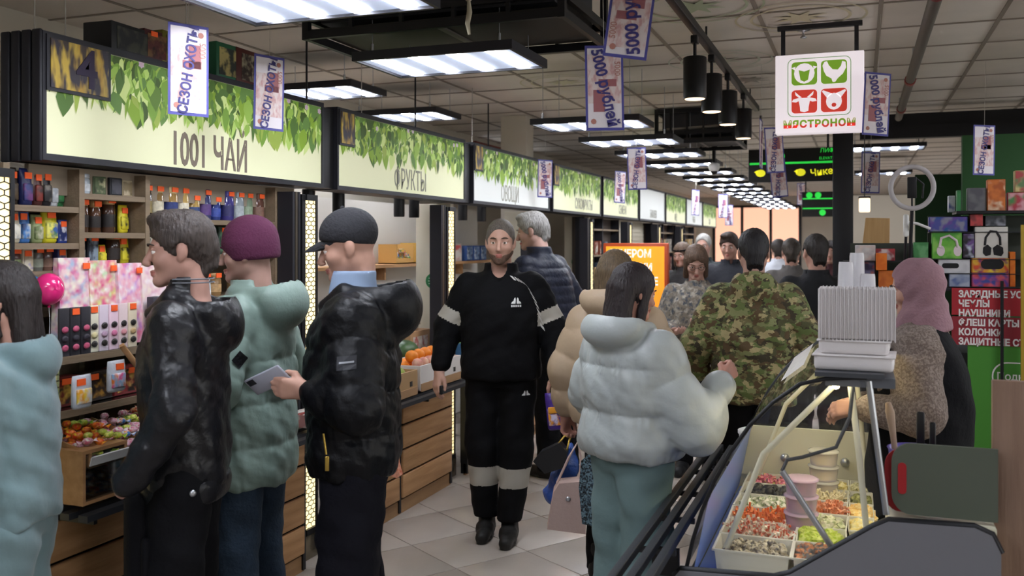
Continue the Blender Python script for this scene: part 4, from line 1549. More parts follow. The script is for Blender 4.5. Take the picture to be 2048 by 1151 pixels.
MB().rbox((0, 0, 0), (.02, .012, .05), .004).build('key_fob', M_BLACK, None, 'small dark key fob in the right hand of the walking man', 'key fob',
         loc=tuple(Matrix.Translation(Vector(p.location)) @ Matrix.Rotation(R(193), 4, 'Z') @ (Vector(q['wr']) + Vector((-.02, .05, -.1)))))
PACK_AT = Matrix.Translation(Vector(p.location)) @ Matrix.Rotation(R(193), 4, 'Z') @ (Vector(q['wl']) + Vector((-.005, .06, -.13)))

# 6 man in the navy quilted jacket
p, j, q = person('tall grey-haired man in navy quilted jacket with his back turned', ground(1112, 6.6), 74, 1.86, '#b08c80', (22, -12), hair=('short', '#8a8784'), lean=.13,
                 armL=((-.27, .03, 1.13), (-.24, .2, .96)), armR=((.27, .0, 1.13), (.25, .16, .95)), hands='',
                 jacket=dict(mat=M_NAVY, name='quilted_jacket', full=1.12, hem=.86, sleeve=(.082, .074, .056), quilt=(.058, .008), arm_quilt=(5, .007), collar=(1.53, .08), step=.0095),
                 trousers=dict(mat=M_BLACKCLOTH, thigh=.1, knee=.085, cuff=.08))

# 7 woman in the pale puffer
p, j, q = person('dark-haired woman in pale grey-green puffer jacket and aqua trousers', ground(1262, 3.72), -32, 1.555, '#b58474', (-10, -12), hair=('bob', '#241a1c'), fem=True,
                 armL=((-.3, .02, 1.14), (-.24, .2, 1.0)), armR=((.33, .07, 1.05), (.28, .3, 1.25)), hands='R',
                 legL=((-.1, .02, .5), (-.12, .0, .09)), legR=((.1, .0, .5), (.1, -.04, .09)),
                 handspec={'R': dict(along=(-.1, 1, .45), thumb=(-.3, 0, 1), curl=46, thumb_in=.8)},
                 jacket=dict(mat=M_PALEPUFF, name='puffer_jacket', full=1.3, hem=.9, hem_w=1.06, sleeve=(.108, .104, .066), quilt=(.205, .026), arm_quilt=(1.4, .026), rough=(.004, 28),
                             hood=(-.12, 1.475, .165, .115, .09, .038), hood_tilt=8),
                 trousers=dict(mat=M_AQUAPANTS, thigh=.122, knee=.11, cuff=.118, fold=.01, ff=18), shoes=('shoe', '#d9d6d0'), girth=1.02)

# 8 woman in beige behind her
p, j, q = person('person in beige puffer coat carrying bags, mostly hidden behind the pale puffer', ground(1232, 4.55), 4, 1.6, '#b58474', (-20, -6), hair=('bob', '#5a4a36'), fem=True,
                 armL=((-.275, -.02, 1.13), (-.285, .03, .855)), armR=((.3, .0, 1.14), (.27, .12, .93)), hands='L',
                 legL=((-.08, .02, .5), (-.085, -.03, .09)), handspec={'L': dict(thumb=(.4, .8, 0), curl=60)},
                 jacket=dict(mat=M_BEIGE, name='puffer_coat', full=1.36, hem=.84, sleeve=(.096, .09, .07), quilt=(.17, .016), arm_quilt=(2, .014), hood=(-.12, 1.5, .17, .12, .1, .03), hood_tilt=8),
                 trousers=dict(mat=M_BLACKCLOTH, thigh=.105, knee=.085, cuff=.07), shoes=('boot', '#141416'))

# 9 woman with glasses looking down
p, j, q = person('brown-haired woman with glasses in patterned cardigan, looking down', ground(1393, 6.6), 176, 1.62, '#c2998a', (18, -26), hair=('bob', '#5f4a3c'), fem=True,
                 armL=((-.26, .06, 1.12), (-.12, .25, 1.16)), armR=((.26, .06, 1.12), (.1, .26, 1.12)), hands='LR',
                 jacket=dict(mat=patch_mat('patterned_cardigan', ['#8f877b', '#5a544c', '#a79f92', '#4c5158', '#7c7266'], 22, .9), name='cardigan', full=1.12, hem=.84, sleeve=(.082, .075, .056), rough=(.005, 24), collar=(1.5, .085), step=.013),
                 trousers=dict(mat=M_BLACKCLOTH))
P, M_, s = q['P'], q['M'], q['s']
m = MB()
for g_ in (-1, 1):
    m.tube([tuple(P(g_ * .033 + .021 * math.cos(t * .628), .104, .0 + .015 * math.sin(t * .628))) for t in range(11)], .0018 * s, 5)
    m.tube([tuple(P(g_ * .054, .1, .004)), tuple(P(g_ * .08, .0, .004))], .0018 * s, 5)
m.tube([tuple(P(-.012, .107, .003)), tuple(P(.012, .107, .003))], .0018 * s, 5)
m.build('glasses', M_BLACK, p)

# 10 camouflage man from behind
p, j, q = person('man in camouflage jacket seen from behind, walking away', ground(1507, 4.95), 8, 1.715, '#b08a7c', (5, -4), hair=('crop', '#1d1b1f'),
                 armL=((-.3, -.02, 1.14), (-.32, .06, .92)), armR=((.3, -.03, 1.14), (.32, .04, .93)), hands='', girth=1.05,
                 jacket=dict(mat=M_CAMO, full=1.2, hem=.82, sleeve=(.096, .086, .066), rough=(.008, 22), hood=(-.11, 1.43, .115, .07, .12, .018), hood_tilt=14, collar=(1.52, .085)),
                 trousers=dict(mat=M_BLACKCLOTH, thigh=.105, knee=.09, cuff=.08))

# 11 seller in the headscarf
M_BROWNP = patch_mat('brown_print', ['#7d6f67', '#6f6158', '#8a7c72', '#675950'], 75, .9, detail=3, soft=.03)
p, j, q = person('seller in dusty pink headscarf and black vest behind the deli case', ground(1838, 3.82), 84, 1.57, '#b98d7c', (0, -12), hair=('hijab', '#95727a'), fem=True, brow='#3a2a26',
                 armL=((-.31, -.02, 1.1), (-.24, .24, 1.1)), armR=((.28, .02, 1.12), (.18, .3, 1.02)), girth=1.3, group='sellers at work',
                 handspec={'L': dict(along=(.1, 1, -.12), thumb=(.6, .2, .8), curl=35), 'R': dict(along=(-.1, 1, -.3), thumb=(-.6, .2, .8), curl=35)},
                 jacket=dict(mat=M_BROWNP, name='blouse', collar=(1.5, .09), full=1.0, hem=.84, sleeve=(.104, .098, .066), rough=(.006, 26)),
                 trousers=dict(mat=M_BLACKCLOTH, thigh=.11, knee=.1, cuff=.1))
s = q['s']
fv = Field((-.36, -.36, .3), (.36, .36, 1.5), .012)
fv.stack([(.36 * s, 0, -.01, .27 * s, .24 * s), (.8 * s, 0, 0, .262 * s, .228 * s), (1.1 * s, 0, -.01, .262 * s, .215 * s), (1.3 * s, 0, -.005, .262 * s, .19 * s), (1.41 * s, 0, -.01, .215 * s, .13 * s), (1.445 * s, 0, -.01, .15 * s, .11 * s), (1.465 * s, 0, -.012, .1 * s, .09 * s)], .02)
for g_ in (-1, 1):
    fv.cone((g_ * .38 * s, .02, 1.12 * s), (g_ * .3 * s, .02, 1.3 * s), .1, .07, .012, sub=True)
fv.rough(.006, 18, 2)
place('vest', fv.mesh('vest', M_BLACKCLOTH), p)

# the crowd in the distance
FAR = [('woman with a dark headband among the distant shoppers', 1366, 9.2, 150, 1.64, 'bob', '#6a5648', True, '#2c2b2c', (10, -10)),
       ('grey-haired man facing the viewer among the distant shoppers', 1407, 9.8, 178, 1.735, 'crop', '#a5a29c', False, '#30383a', (0, -4)),
       ('dark-haired youth in dark jacket among the distant shoppers', 1460, 8.6, 165, 1.735, 'short', '#3a2c27', False, '#1b1d26', (12, -10)),
       ('man in black jacket seen from behind, right of the camouflage jacket', 1632, 6.35, 18, 1.7, 'crop', '#2b2624', False, '#15161b', (8, -3)),
       ('person in grey jacket between the camouflage and black jackets', 1583, 8.2, 12, 1.68, 'crop', '#3c332c', False, '#5f5a58', (-6, -3)),
       ('distant shopper in a white top near the far entrance', 1556, 11.5, 5, 1.68, 'short', '#2f2825', False, '#c9ccd4', (0, 0)),
       ('distant shopper in dark red by the black column', 1662, 9.6, 175, 1.66, 'bob', '#2a2220', True, '#4a2428', (0, 0))]
for lab, px, d, phi, H, hk, hcol, fem_, jc, hd in FAR:
    p, j, q = person(lab, ground(px, d), phi, H, '#bb9080', hd, hair=(hk, hcol), fem=fem_, far=True, hands='LR', face=d < 10.5, group='shoppers in the background',
                     jacket=dict(mat=mat('coat_' + jc.strip('#'), jc, .8, bump=.3, bscale=20), full=1.18, hem=.84, sleeve=(.085, .076, .058), rough=(.006, 22), collar=(1.52, .085)),
                     trousers=dict(mat=M_BLACKCLOTH), shoes=('shoe', '#17171a'))
    if 'headband' in lab:
        P, M_, s = q['P'], q['M'], q['s']
        MB().tube([tuple(P(.088 * math.sin(R(t)), -.02 + .1 * math.cos(R(t)), .055)) for t in range(-110, 111, 22)], .012 * s, 6).build('headband', M_BLACKCLOTH, p)

# ================================================================== OVERHEAD: air units, track, sign, flyers
def air_unit(x0, x1, y0, y1, z0, z1, lab):
    t = empty('air_unit', ((x0 + x1) / 2, (y0 + y1) / 2, z0), 0, lab, 'air unit', 'black ceiling air units')
    w_, d_, h_ = x1 - x0, y1 - y0, z1 - z0
    m = MB()
    for sx in (-1, 1):
        for sy in (-1, 1):
            m.box((sx * (w_ / 2 - .015), sy * (d_ / 2 - .015), h_ / 2), (.03, .03, h_))
    for z in (.02, .1, h_ - .02):
        for sy in (-1, 1):
            m.box((0, sy * (d_ / 2 - .012), z), (w_ - .06, .024, .036))
        for sx in (-1, 1):
            m.box((sx * (w_ / 2 - .012), 0, z), (.024, d_ - .06, .036))
    for k in range(1, 5):
        for sy in (-1, 1):
            m.box((-w_ / 2 + w_ * k / 5, sy * (d_ / 2 - .012), h_ / 2), (.016, .02, h_ - .04))
    m.build('frame', M_BLACK, t)
    MB().box((0, 0, .045), (w_ - .06, d_ - .06, .01)).build('base_plate', mat('unit_base', '#2b2826', .6), t)
    MB().box((0, 0, h_ / 2 + .03), (w_ - .12, d_ - .12, h_ - .1)).build('housing', mat('unit_housing', '#34353a', .5, .2), t)
    MB().box((0, 0, .037), (.03, d_ - .07, .01)).build('crossbar', mat('unit_edge', '#6a645e', .5), t)
    MB().tube([(-w_ / 2 + .1, -d_ / 2 + .05, .13), (w_ / 2 - .1, -d_ / 2 + .05, .15)], .014, 8).build('pipe', mat('pale_pipe', '#8d877f', .6), t)
    return t

air_unit(-2.32, -1.1, 3.52, 4.2, 2.55, 2.84, 'large black framed air unit hanging over the tea stall')
air_unit(-1.72, -1.0, 8.2, 9.0, 2.53, 2.84, 'distant black air unit behind the track spotlights')

# spotlight track
TX = -0.8
tr_ = empty('spotlight_track', (TX, 5.2, 2.76), 0, 'long black spotlight rail under the ceiling, right of the aisle lights', 'track')
MB().rbox((0, 0, 0), (.04, 5.4, .045), .004).build('rail', M_BLACK, tr_)
rod = MB().tube([(0, 0, .02), (0, 0, .092)], .006, 6).mesh('mount', M_BLACK)
for y in (-2.2, 0, 2.2):
    place('mount', rod, tr_, (0, y, 0))
M_SPOTLIT = mat('spot_rim', '#ffd9b0', .5, emit=1.2)
for i, (y, zt) in enumerate([(4.82, 2.61), (5.4, 2.62), (6.1, 2.63), (6.95, 2.63)]):
    t = empty('spotlight', (TX, y, zt), 0, 'black cylinder spotlight on the rail, %s from the near end' % ORD[i], 'spotlight', 'cylinder spotlights on the rail')
    MB().rbox((0, 0, .09), (.035, .06, .04), .004).tube([(0, 0, .07), (0, 0, -.005)], .009, 8).build('arm', M_BLACK, t)
    MB().lathe([(.058, -.215), (.06, -.2), (.06, -.004), (.052, 0)], 20).lathe([(.05, -.2), (.058, -.216)], 20).build('lamp_body', M_BLACK, t)
    MB().lathe([(.001, -.219), (.05, -.2185), (.052, -.216)], 20).build('lens', M_SPOTLIT, t)

# meat-shop lightbox
LG = 1.62
t = empty('lightbox_sign', at(1638, 185, 5.0), 0, 'square white hanging lightbox with four animal heads and МЯСТРОНОМ', 'sign')
M_LB = mat('lightbox_white', '#eee4ea', .4, emit=.33)
W2 = .457
MB().rbox((0, .05, 0), (W2, .09, .43), .006).build('case', M_LB, t)
for x in (-.19, .19):
    MB().box((x, .05, .285), (.022, .022, .15)).build('hanger', M_DARK, t)
MB().box((0, .05, .37), (.44, .03, .025)).build('top_bar', M_DARK, t)
G1, R1_ = mat('logo_green', '#8cbf3a', .5, emit=.16), mat('logo_red', '#ee4c3e', .5, emit=.18)
def rrect(cx, cz, w_, h_, r, n=5):
    pts = []
    for qx, qz, a0 in ((1, 1, 0), (-1, 1, 90), (-1, -1, 180), (1, -1, 270)):
        for k in range(n):
            a = R(a0 + 90 * k / (n - 1))
            pts.append((cx + qx * (w_ / 2 - r) + r * math.cos(a), cz + qz * (h_ / 2 - r) + r * math.sin(a)))
    return pts
def flat(polys, name, m_, parent, y=-.0005, th=.001, g=1.0, oz=0.0):
    mb = MB()
    for k, p in enumerate(polys):
        mb.prism([(a * g, b * g + oz) for a, b in p], 'y', y, y - th)
    return mb.build(name, m_, parent)
S_ = .082
cells = [(-.047, .098, G1), (.047, .098, G1), (-.047, .004, R1_), (.047, .004, R1_)]
sq = []
for k, (cx, cz, m_) in enumerate(cells):
    sq.append(flat([rrect(cx, cz, S_, S_ * .95, .012)], 'logo_tile', m_, t, .0045, .0015, g=LG, oz=-.05))
def circ(cx, cz, rx, rz, n=16, a0=0, a1=360):
    return [(cx + rx * math.cos(R(a0 + (a1 - a0) * k / n)), cz + rz * math.sin(R(a0 + (a1 - a0) * k / n))) for k in range(n)]
# sheep, hen, cow and pig as white cut-outs
cx, cz = cells[0][:2]
flat([circ(cx, cz, .033, .034), [(cx - .042, cz + .02), (cx - .03, cz + .012), (cx - .028, cz + .024)], [(cx + .042, cz + .02), (cx + .028, cz + .024), (cx + .03, cz + .012)]], 'sheep_head', M_LB, sq[0], .003, g=LG, oz=-.05)
flat([[(cx - .018, cz + .012), (cx, cz + .006), (cx + .018, cz + .012), (cx + .012, cz - .022), (cx, cz - .028), (cx - .012, cz - .022)]], 'sheep_face', G1, sq[0], .002, g=LG, oz=-.05)
cx, cz = cells[1][:2]
flat([[(cx - .036, cz + .022), (cx - .03, cz + .034), (cx - .022, cz + .036), (cx - .016, cz + .022), (cx - .004, cz + .008), (cx + .012, cz + .006), (cx + .022, cz + .018), (cx + .026, cz + .034), (cx + .036, cz + .03), (cx + .038, cz + .012), (cx + .028, cz - .008), (cx + .012, cz - .022), (cx + .004, cz - .034), (cx - .004, cz - .034), (cx - .008, cz - .022), (cx - .024, cz - .012), (cx - .032, cz + .004)]], 'hen', M_LB, sq[1], .003, g=LG, oz=-.05)
cx, cz = cells[2][:2]
flat([[(cx - .02, cz + .012), (cx + .02, cz + .012), (cx + .014, cz - .018), (cx + .013, cz - .032), (cx, cz - .036), (cx - .013, cz - .032), (cx - .014, cz - .018)],
      [(cx - .02, cz + .012), (cx - .036, cz + .008), (cx - .04, cz), (cx - .026, cz - .002), (cx - .018, cz + .002)], [(cx + .02, cz + .012), (cx + .018, cz + .002), (cx + .026, cz - .002), (cx + .04, cz), (cx + .036, cz + .008)],
      [(cx - .016, cz + .012), (cx - .028, cz + .022), (cx - .03, cz + .034), (cx - .02, cz + .024), (cx - .008, cz + .014)], [(cx + .016, cz + .012), (cx + .008, cz + .014), (cx + .02, cz + .024), (cx + .03, cz + .034), (cx + .028, cz + .022)]], 'cow_head', M_LB, sq[2], .003, g=LG, oz=-.05)
cx, cz = cells[3][:2]
flat([circ(cx, cz - .004, .025, .028), [(cx - .022, cz + .008), (cx - .038, cz + .03), (cx - .034, cz + .034), (cx - .006, cz + .022)], [(cx + .022, cz + .008), (cx + .006, cz + .022), (cx + .034, cz + .034), (cx + .038, cz + .03)]], 'pig_head', M_LB, sq[3], .003, g=LG, oz=-.05)
flat([circ(cx, cz - .016, .008, .007, 8)], 'pig_snout', R1_, sq[3], .002, g=LG, oz=-.05)
m = MB()
o_, i_ = rrect(0, .051, .202, .196, .02, 6), rrect(0, .051, .197, .191, .018, 6)
n = len(o_)
m.add([(x * LG, .0035, z * LG - .05) for x, z in o_] + [(x * LG, .0035, z * LG - .05) for x, z in i_], [(k, (k + 1) % n, n + (k + 1) % n, n + k) for k in range(n)])
m.build('logo_outline', mat('logo_line', '#9ac48c', .5, emit=.1), t)
lettering('МЯСТРОНОМ', R1_, t, (0, .004, -.168), .052, 1.0, .0006, .0026, spacing=1.12)
lt = lettering('МЯСТРОНОМ', G1, t, (0, .0033, -.168), .052, 1.0, .0006, .0026, spacing=1.12, name='lettering_top')
bm = bmesh.new(); bm.from_mesh(lt.data)
bmesh.ops.bisect_plane(bm, geom=bm.verts[:] + bm.edges[:] + bm.faces[:], plane_co=(0, 0, -.001), plane_no=(0, 0, 1), clear_inner=True)
bm.to_mesh(lt.data); bm.free()

# ------------------------------------------------------------------ hanging banknote flyers
FW, FH = .15, .33
M_FB = mat('flyer_border', '#4b4a92', .6)
M_FP = mat('flyer_paper', '#ddd6da', .7)
M_FR = patch_mat('flyer_print', ['#d8c0be', '#ccaaa8', '#dccfca', '#c49a98', '#d6c8c6'], 34, .7, (1, 1, .5), detail=3)
M_FINK = mat('flyer_ink', '#3b3675', .6)
M_FROSE = mat('flyer_rose', '#b0786c', .7)
M_FDARK = mat('flyer_maroon', '#9c6266', .7)

def flyer_proto(kind):
    t = empty('banknote_flyer')
    MB().box((0, 0, 0), (FW, .0012, FH)).build('sheet', M_FB, t)
    for sy in (-1, 1):      # printed on both faces
        f = MB().box((0, sy * .0012, 0), (FW - .018, .0012, FH - .022)).build('note', M_FP, t)
        MB().box((0, sy * .0022, .035 if kind == 'R' else -.01), (FW - .02, .0008, .19)).build('print_field', M_FR, f)
        MB().box((-.022 if kind == 'R' else .022, sy * .003, -.05 if kind == 'R' else .05), (.045, .0006, .085)).box((.012, sy * .003, .02), (.07, .0006, .028)).build('monument_print', M_FDARK, f)
        MB().lathe([(.011, 0), (.011, .0006)], 8, M=Matrix.Translation((.045, sy * .0026, .13)) @ Matrix.Rotation(R(90), 4, 'X')).build('seal', M_FROSE, f)
        MB().lathe([(.011, 0), (.011, .0006)], 8, M=Matrix.Translation((-.045, sy * .0026, -.13)) @ Matrix.Rotation(R(90), 4, 'X')).build('seal', M_FROSE, f)
        rz = 0 if sy < 0 else math.pi
        if kind == 'R':
            lettering('5000 рублей', M_FINK, f, (0, sy * .0045, .0), .062, .86, .0005, .0018, rot=(0, R(78), rz))
        else:
            lettering('СЕЗОН ОХОТЫ', M_FINK, f, (0, sy * .0045, 0), .05, .86, .0005, .0015, rot=(0, R(-82), rz))
        lettering('5000', M_FROSE, f, (.05 * (-sy), sy * .004, .075), .032, .9, .0004, 0, rot=(0, R(90), rz), name='small_lettering')
    return t

def string_to(t, dz):
    MB().tube([(0, 0, math.copysign(FH / 2, dz)), (0, 0, dz)], .0012, 4).build('string', mat('string', '#c9c4bb', .6), t)

fly = {'R': flyer_proto('R'), 'S': flyer_proto('S')}
used = set()
# centre px, py, distance, turn about the upright, lean, kind, label
FL = [(377, 140, 3.35, 62, 0, 'S', 'hanging СЕЗОН ОХОТЫ banknote flyer in front of the tea sign, left one'),
      (538, 186, 4.1, 66, 1, 'S', 'hanging СЕЗОН ОХОТЫ banknote flyer before the right end of the tea sign'),
      (1209, 176, 3.6, 24, -1, 'R', 'hanging 5000 рублей banknote flyer with violet border, left of the track'),
      (1262, 20, 3.15, 15, 188, 'R', 'largest hanging banknote flyer, tilted and cut by the top edge'),
      (1753, 208, 4.85, 30, 3, 'R', 'hanging 5000 рублей banknote flyer right of the animal-head lightbox'),
      (1274, 337, 7.2, 25, -2, 'S', 'bright banknote flyer hanging before the row of ceiling lights'),
      (1240, 374, 9.6, 55, 3, 'R', 'small brownish banknote flyer hanging before the fifth stall sign'),
      (1090, 357, 8.1, 50, 1, 'R', 'small banknote flyer hanging between the third and fourth stall signs'),
      (1549, 300, 6.7, 36, -4, 'S', 'banknote flyer hanging left below the animal-head lightbox'),
      (1522, 288, 6.2, 88, 2, 'S', 'banknote flyer seen edge-on under the spotlight rail'),
      (1557, 356, 8.0, 30, -6, 'S', 'tilted banknote flyer before the black menu board'),
      (1741, 345, 7.4, 22, 1, 'S', 'banknote flyer hanging left of the ring light'),
      (1968, 300, 6.1, 26, 1, 'S', 'banknote flyer hanging before the dark green kiosk wall'),
      (1603, 388, 14.0, 35, 0, 'R', 'tiny banknote flyer hanging below the black menu board'),
      (1391, 405, 12.0, 60, 2, 'S', 'tiny banknote flyer hanging before the eighth stall sign'),
      (1446, 412, 13.0, 40, 0, 'S', 'tiny banknote flyer hanging at the end of the stall signs'),
      (1458, 430, 15.0, 40, 0, 'R', 'tiny dark banknote flyer hanging before the peach far window')]
for px, py, d, turn, lean_, kind, lab in FL:
    o = fly[kind] if kind not in used else copy_tree(fly[kind])
    for ch in list(o.children):
        if ch.name.startswith('string'):
            bpy.data.objects.remove(ch)
    used.add(kind)
    p_ = at(px, py, d)
    o.location = p_
    o.rotation_euler = (0, R(lean_), R(turn))
    tag(o, lab, 'flyer', 'banknote flyers hanging over the aisle')
for o in [x for x in scene.objects if x.name.startswith('banknote_flyer')]:
    string_to(o, (ZC - .012 - o.location.z) / math.cos(o.rotation_euler.y))

# woven charm hanging by the air unit
t = empty('hanging_charm', at(937, 75, 3.3), 0, 'pale woven charm with a tassel hanging before the black air unit', 'charm')
m = MB()
for k in range(14):
    a = k * 2 * math.pi / 14
    m.tube([(0, 0, .13), (.028 * math.cos(a), .028 * math.sin(a), .155), (.014 * math.cos(a), .014 * math.sin(a), .17)], .005, 5)
m.build('rosette', mat('straw', '#a39b86', .9), t)
MB().tube([(0, 0, .14), (.004, 0, .09), (-.004, 0, .05), (.003, 0, 0.01)], [.005, .01, .009, .005], 7).build('tassel', mat('straw', '#a39b86', .9), t)
MB().tube([(0, 0, .16), (0, 0, ZC - .012 - t.location.z)], .0015, 4).build('string', mat('string', '#c9c4bb', .6), t)

# grey pipe with red couplings, and dark beams on the right
pp = empty('sprinkler_pipe', (.31, 0, 2.72), 0, 'grey pipe with red couplings running under the right-hand ceiling', 'pipe')
MB().tube([(0, 2.5, 0), (0, 8.6, 0)], .03, 12).build('tube', mat('grey_pipe', '#6d6560', .5, .3), pp)
for y in (4.3, 6.6, 8.0):
    MB().tube([(0, y, 0), (0, y + .07, 0)], .036, 12).build('coupling', mat('coupling_red', '#8a3430', .5), pp)
for y in (3.5, 6.2, 8.3):
    MB().tube([(0, y, 0), (0, y, .128)], .008, 6).build('bracket', M_STEEL, pp)
MB().box((3.4, 8.9, 2.72), (6.8, .12, .13)).build('trim_3', M_BLACK, kind='structure')
MB().box((3.4, 8.3, 2.56), (6.8, .1, .1)).build('trim_4', M_BLACK, kind='structure')
c = at(1686, HY, 7.25)
MB().rbox((0, 0, ZC / 2 - .01), (.15, .15, ZC - .02), .004).build('trim_5', M_BLACK, loc=(c.x, c.y, 0), kind='structure')
# air duct rounding at far right
MB().tube([(2.2, 8.95, 2.5), (2.2, 14, 2.5)], .26, 20).build('air_duct', mat('duct_white', '#c9c4bd', .6), None, 'pale round air duct under the far right ceiling', 'duct')

# black menu boards with green and yellow lettering
M_BOARD = mat('menu_black', '#0f100f', .5)
M_NG, M_NY = mat('neon_green', '#2fd84a', .5, emit=.3), mat('neon_yellow', '#e8e22a', .5, emit=.3)
b_ = onY(1588, 330, 9.0)
t = empty('menu_board', b_, 0, 'black hanging menu board with green line and yellow chicken lettering', 'menu board')
MB().box((0, 0, 0), (.82, .04, .31)).build('board', M_BOARD, t)
MB().box((0, -.022, .02), (.8, .004, .02)).build('green_line', M_NG, t)
MB().lathe([(.04, 0), (.04, .003)], 16, M=Matrix.Translation((-.12, -.021, .085)) @ Matrix.Rotation(R(90), 4, 'X')).build('green_disc', M_NG, t)
lettering('ЛИФТ', M_NG, t, (.31, -.022, .125), .055, 1, .001)
lettering('ELEVATE', M_NG, t, (.29, -.022, .055), .035, 1, .001, name='small_lettering')
lettering('Чикен', M_NY, t, (.27, -.022, -.07), .085, 1, .001, .002, rot=(0, R(-6), 0))
for x in (.06, -.3):
    flat([circ(x, -.07, .045, .035, 12), [(x - .06, -.06), (x - .03, -.04), (x - .03, -.075)]], 'bird_mark', M_NY, t, -.021, .002)
for x in (-.3, .3):
    MB().box((x, 0, .155 + (ZC - .012 - b_.z - .155) / 2), (.02, .02, ZC - .012 - b_.z - .155)).build('hanger', M_DARK, t)
b_ = onY(1648, 408, 14.0)
t = empty('menu_board', b_, 0, 'smaller far black menu board with green discs and lines', 'menu board')
MB().box((0, 0, 0), (.6, .04, .36)).build('board', M_BOARD, t)
for z in (.08, -.06):
    MB().box((0, -.022, z), (.58, .004, .018)).build('green_line', M_NG, t)
for x in (-.25, .25):
    MB().box((x, 0, .18 + (ZC - .012 - b_.z - .18) / 2), (.02, .02, ZC - .012 - b_.z - .18)).build('hanger', M_DARK, t)
for x, z in ((-.2, .13), (-.08, .13), (-.02, -.12), (.26, -.06)):
    MB().lathe([(.045, 0), (.045, .003)], 14, M=Matrix.Translation((x, -.021, z)) @ Matrix.Rotation(R(90), 4, 'X')).build('green_disc', M_NG, t)
# dome camera hanging over the aisle
p_ = at(1428, 338, 9.0)
t = empty('dome_camera', p_, 0, 'white dome camera on a black drop pole over the aisle', 'camera')
MB().lathe([(.001, -.03), (.04, -.02), (.055, .01), (.055, .05), (.03, .06)], 14).build('housing', M_WHITE, t)
MB().ball((0, 0, -.02), .036, 12).build('lens_dome', M_BLACK, t)
MB().tube([(0, 0, .06), (0, 0, ZC - .012 - p_.z)], .018, 8).build('pole', M_BLACK, t)

# faint flat ring-and-star ornaments on the ceiling and a sprinkler head
for i, (px, py, col, lab) in enumerate(((1600, 36, '#d6cdb0', 'yellow ring ornament on the ceiling above the animal-head lightbox'), (1392, 14, '#c2cdb0', 'green ring ornament on the ceiling beside the spotlight rail'),
                                        (1500, 160, '#a8a29a', 'dark eye-shaped ornament on the ceiling behind the spotlights'), (1440, 122, '#cbd0c0', 'pale green ornament on the ceiling behind the first spotlight'), (1130, 165, '#d4ceb4', 'pale yellow ornament on the ceiling left of the flyers'))):
    c = onZ(px, py, ZC - .012)
    t = empty('ceiling_ornament', (c.x, c.y, ZC - .0125), 0, lab, 'ornament', 'ring ornaments on the ceiling')
    m_ = mat('ornament_' + col.strip('#'), col, .8)
    for r_, w2 in ((.34, .006), (.26, .008)):
        o2 = [(r_ * math.cos(a * math.pi / 20), r_ * math.sin(a * math.pi / 20)) for a in range(40)]
        i2 = [(x * (1 - w2 / r_ * 2), y * (1 - w2 / r_ * 2)) for x, y in o2]
        MB().add([(x, y, 0) for x, y in o2] + [(x, y, 0) for x, y in i2], [(k, (k + 1) % 40, 40 + (k + 1) % 40, 40 + k) for k in range(40)]).build('ring', m_, t)
    st = [((.15 if k % 2 else .06) * math.cos(k * math.pi / 8), (.15 if k % 2 else .06) * math.sin(k * math.pi / 8)) for k in range(16)]
    MB().prism(st, 'z', 0, .0006).build('star', m_, t)
c = onZ(1607, 62, ZC - .02)
t = empty('sprinkler', (c.x, c.y, ZC - .012), 0, 'small sprinkler head in the ceiling above the animal-head lightbox', 'sprinkler')
MB().lathe([(.012, -.05), (.02, -.045), (.006, -.03), (.008, -.012), (.035, -.006), (.035, 0)], 12).build('body', M_STEEL, t)

# ================================================================== GOODS: builders (front faces +x, base at z = 0)
RG = random.Random(11)

def pouch(w_, h_, dp, col, cols, tagm=True, seal=None, print_scale=22):
    t = empty('pouch')
    m = MB()
    n = 10
    secs = [(0, .86, .7), (.06, 1, .95), (.35, 1, 1), (.75, 1, .8), (.93, 1, .35), (1, .98, .1)]
    vs, fs = [], []
    for zz, a, b in secs:
        for k in range(n):
            an = 2 * math.pi * k / n
            cx, sx = math.cos(an), math.sin(an)
            f = (abs(cx) ** 3 + abs(sx) ** 3) ** (-1 / 3)
            vs.append((dp / 2 * b * cx * f, w_ / 2 * a * sx * f, h_ * zz))
    for i in range(len(secs) - 1):
        for k in range(n):
            fs.append((i * n + k, i * n + (k + 1) % n, (i + 1) * n + (k + 1) % n, (i + 1) * n + k))
    fs.append(tuple(range(n - 1, -1, -1)))
    fs.append(tuple(range((len(secs) - 1) * n, len(secs) * n)))
    m.add(vs, fs, 0, True)
    m.build('bag', mat('foil_' + col.strip('#'), col, .35, bump=.3, bscale=30), t)
    MB().rbox((dp / 2 - .004, 0, h_ * .36), (.012, w_ * .78, h_ * .46), .004).build('label', patch_mat('print_' + '_'.join(c.strip('#') for c in cols), cols, print_scale, .5, seed=RG.random() * 9), t)
    if tagm:
        MB().box((dp / 2 * .8, RG.uniform(-.2, .2) * w_, h_ * .8), (.003, min(.036, w_ * .6), .022)).build('price_tag', M_TAG, t)
    return t

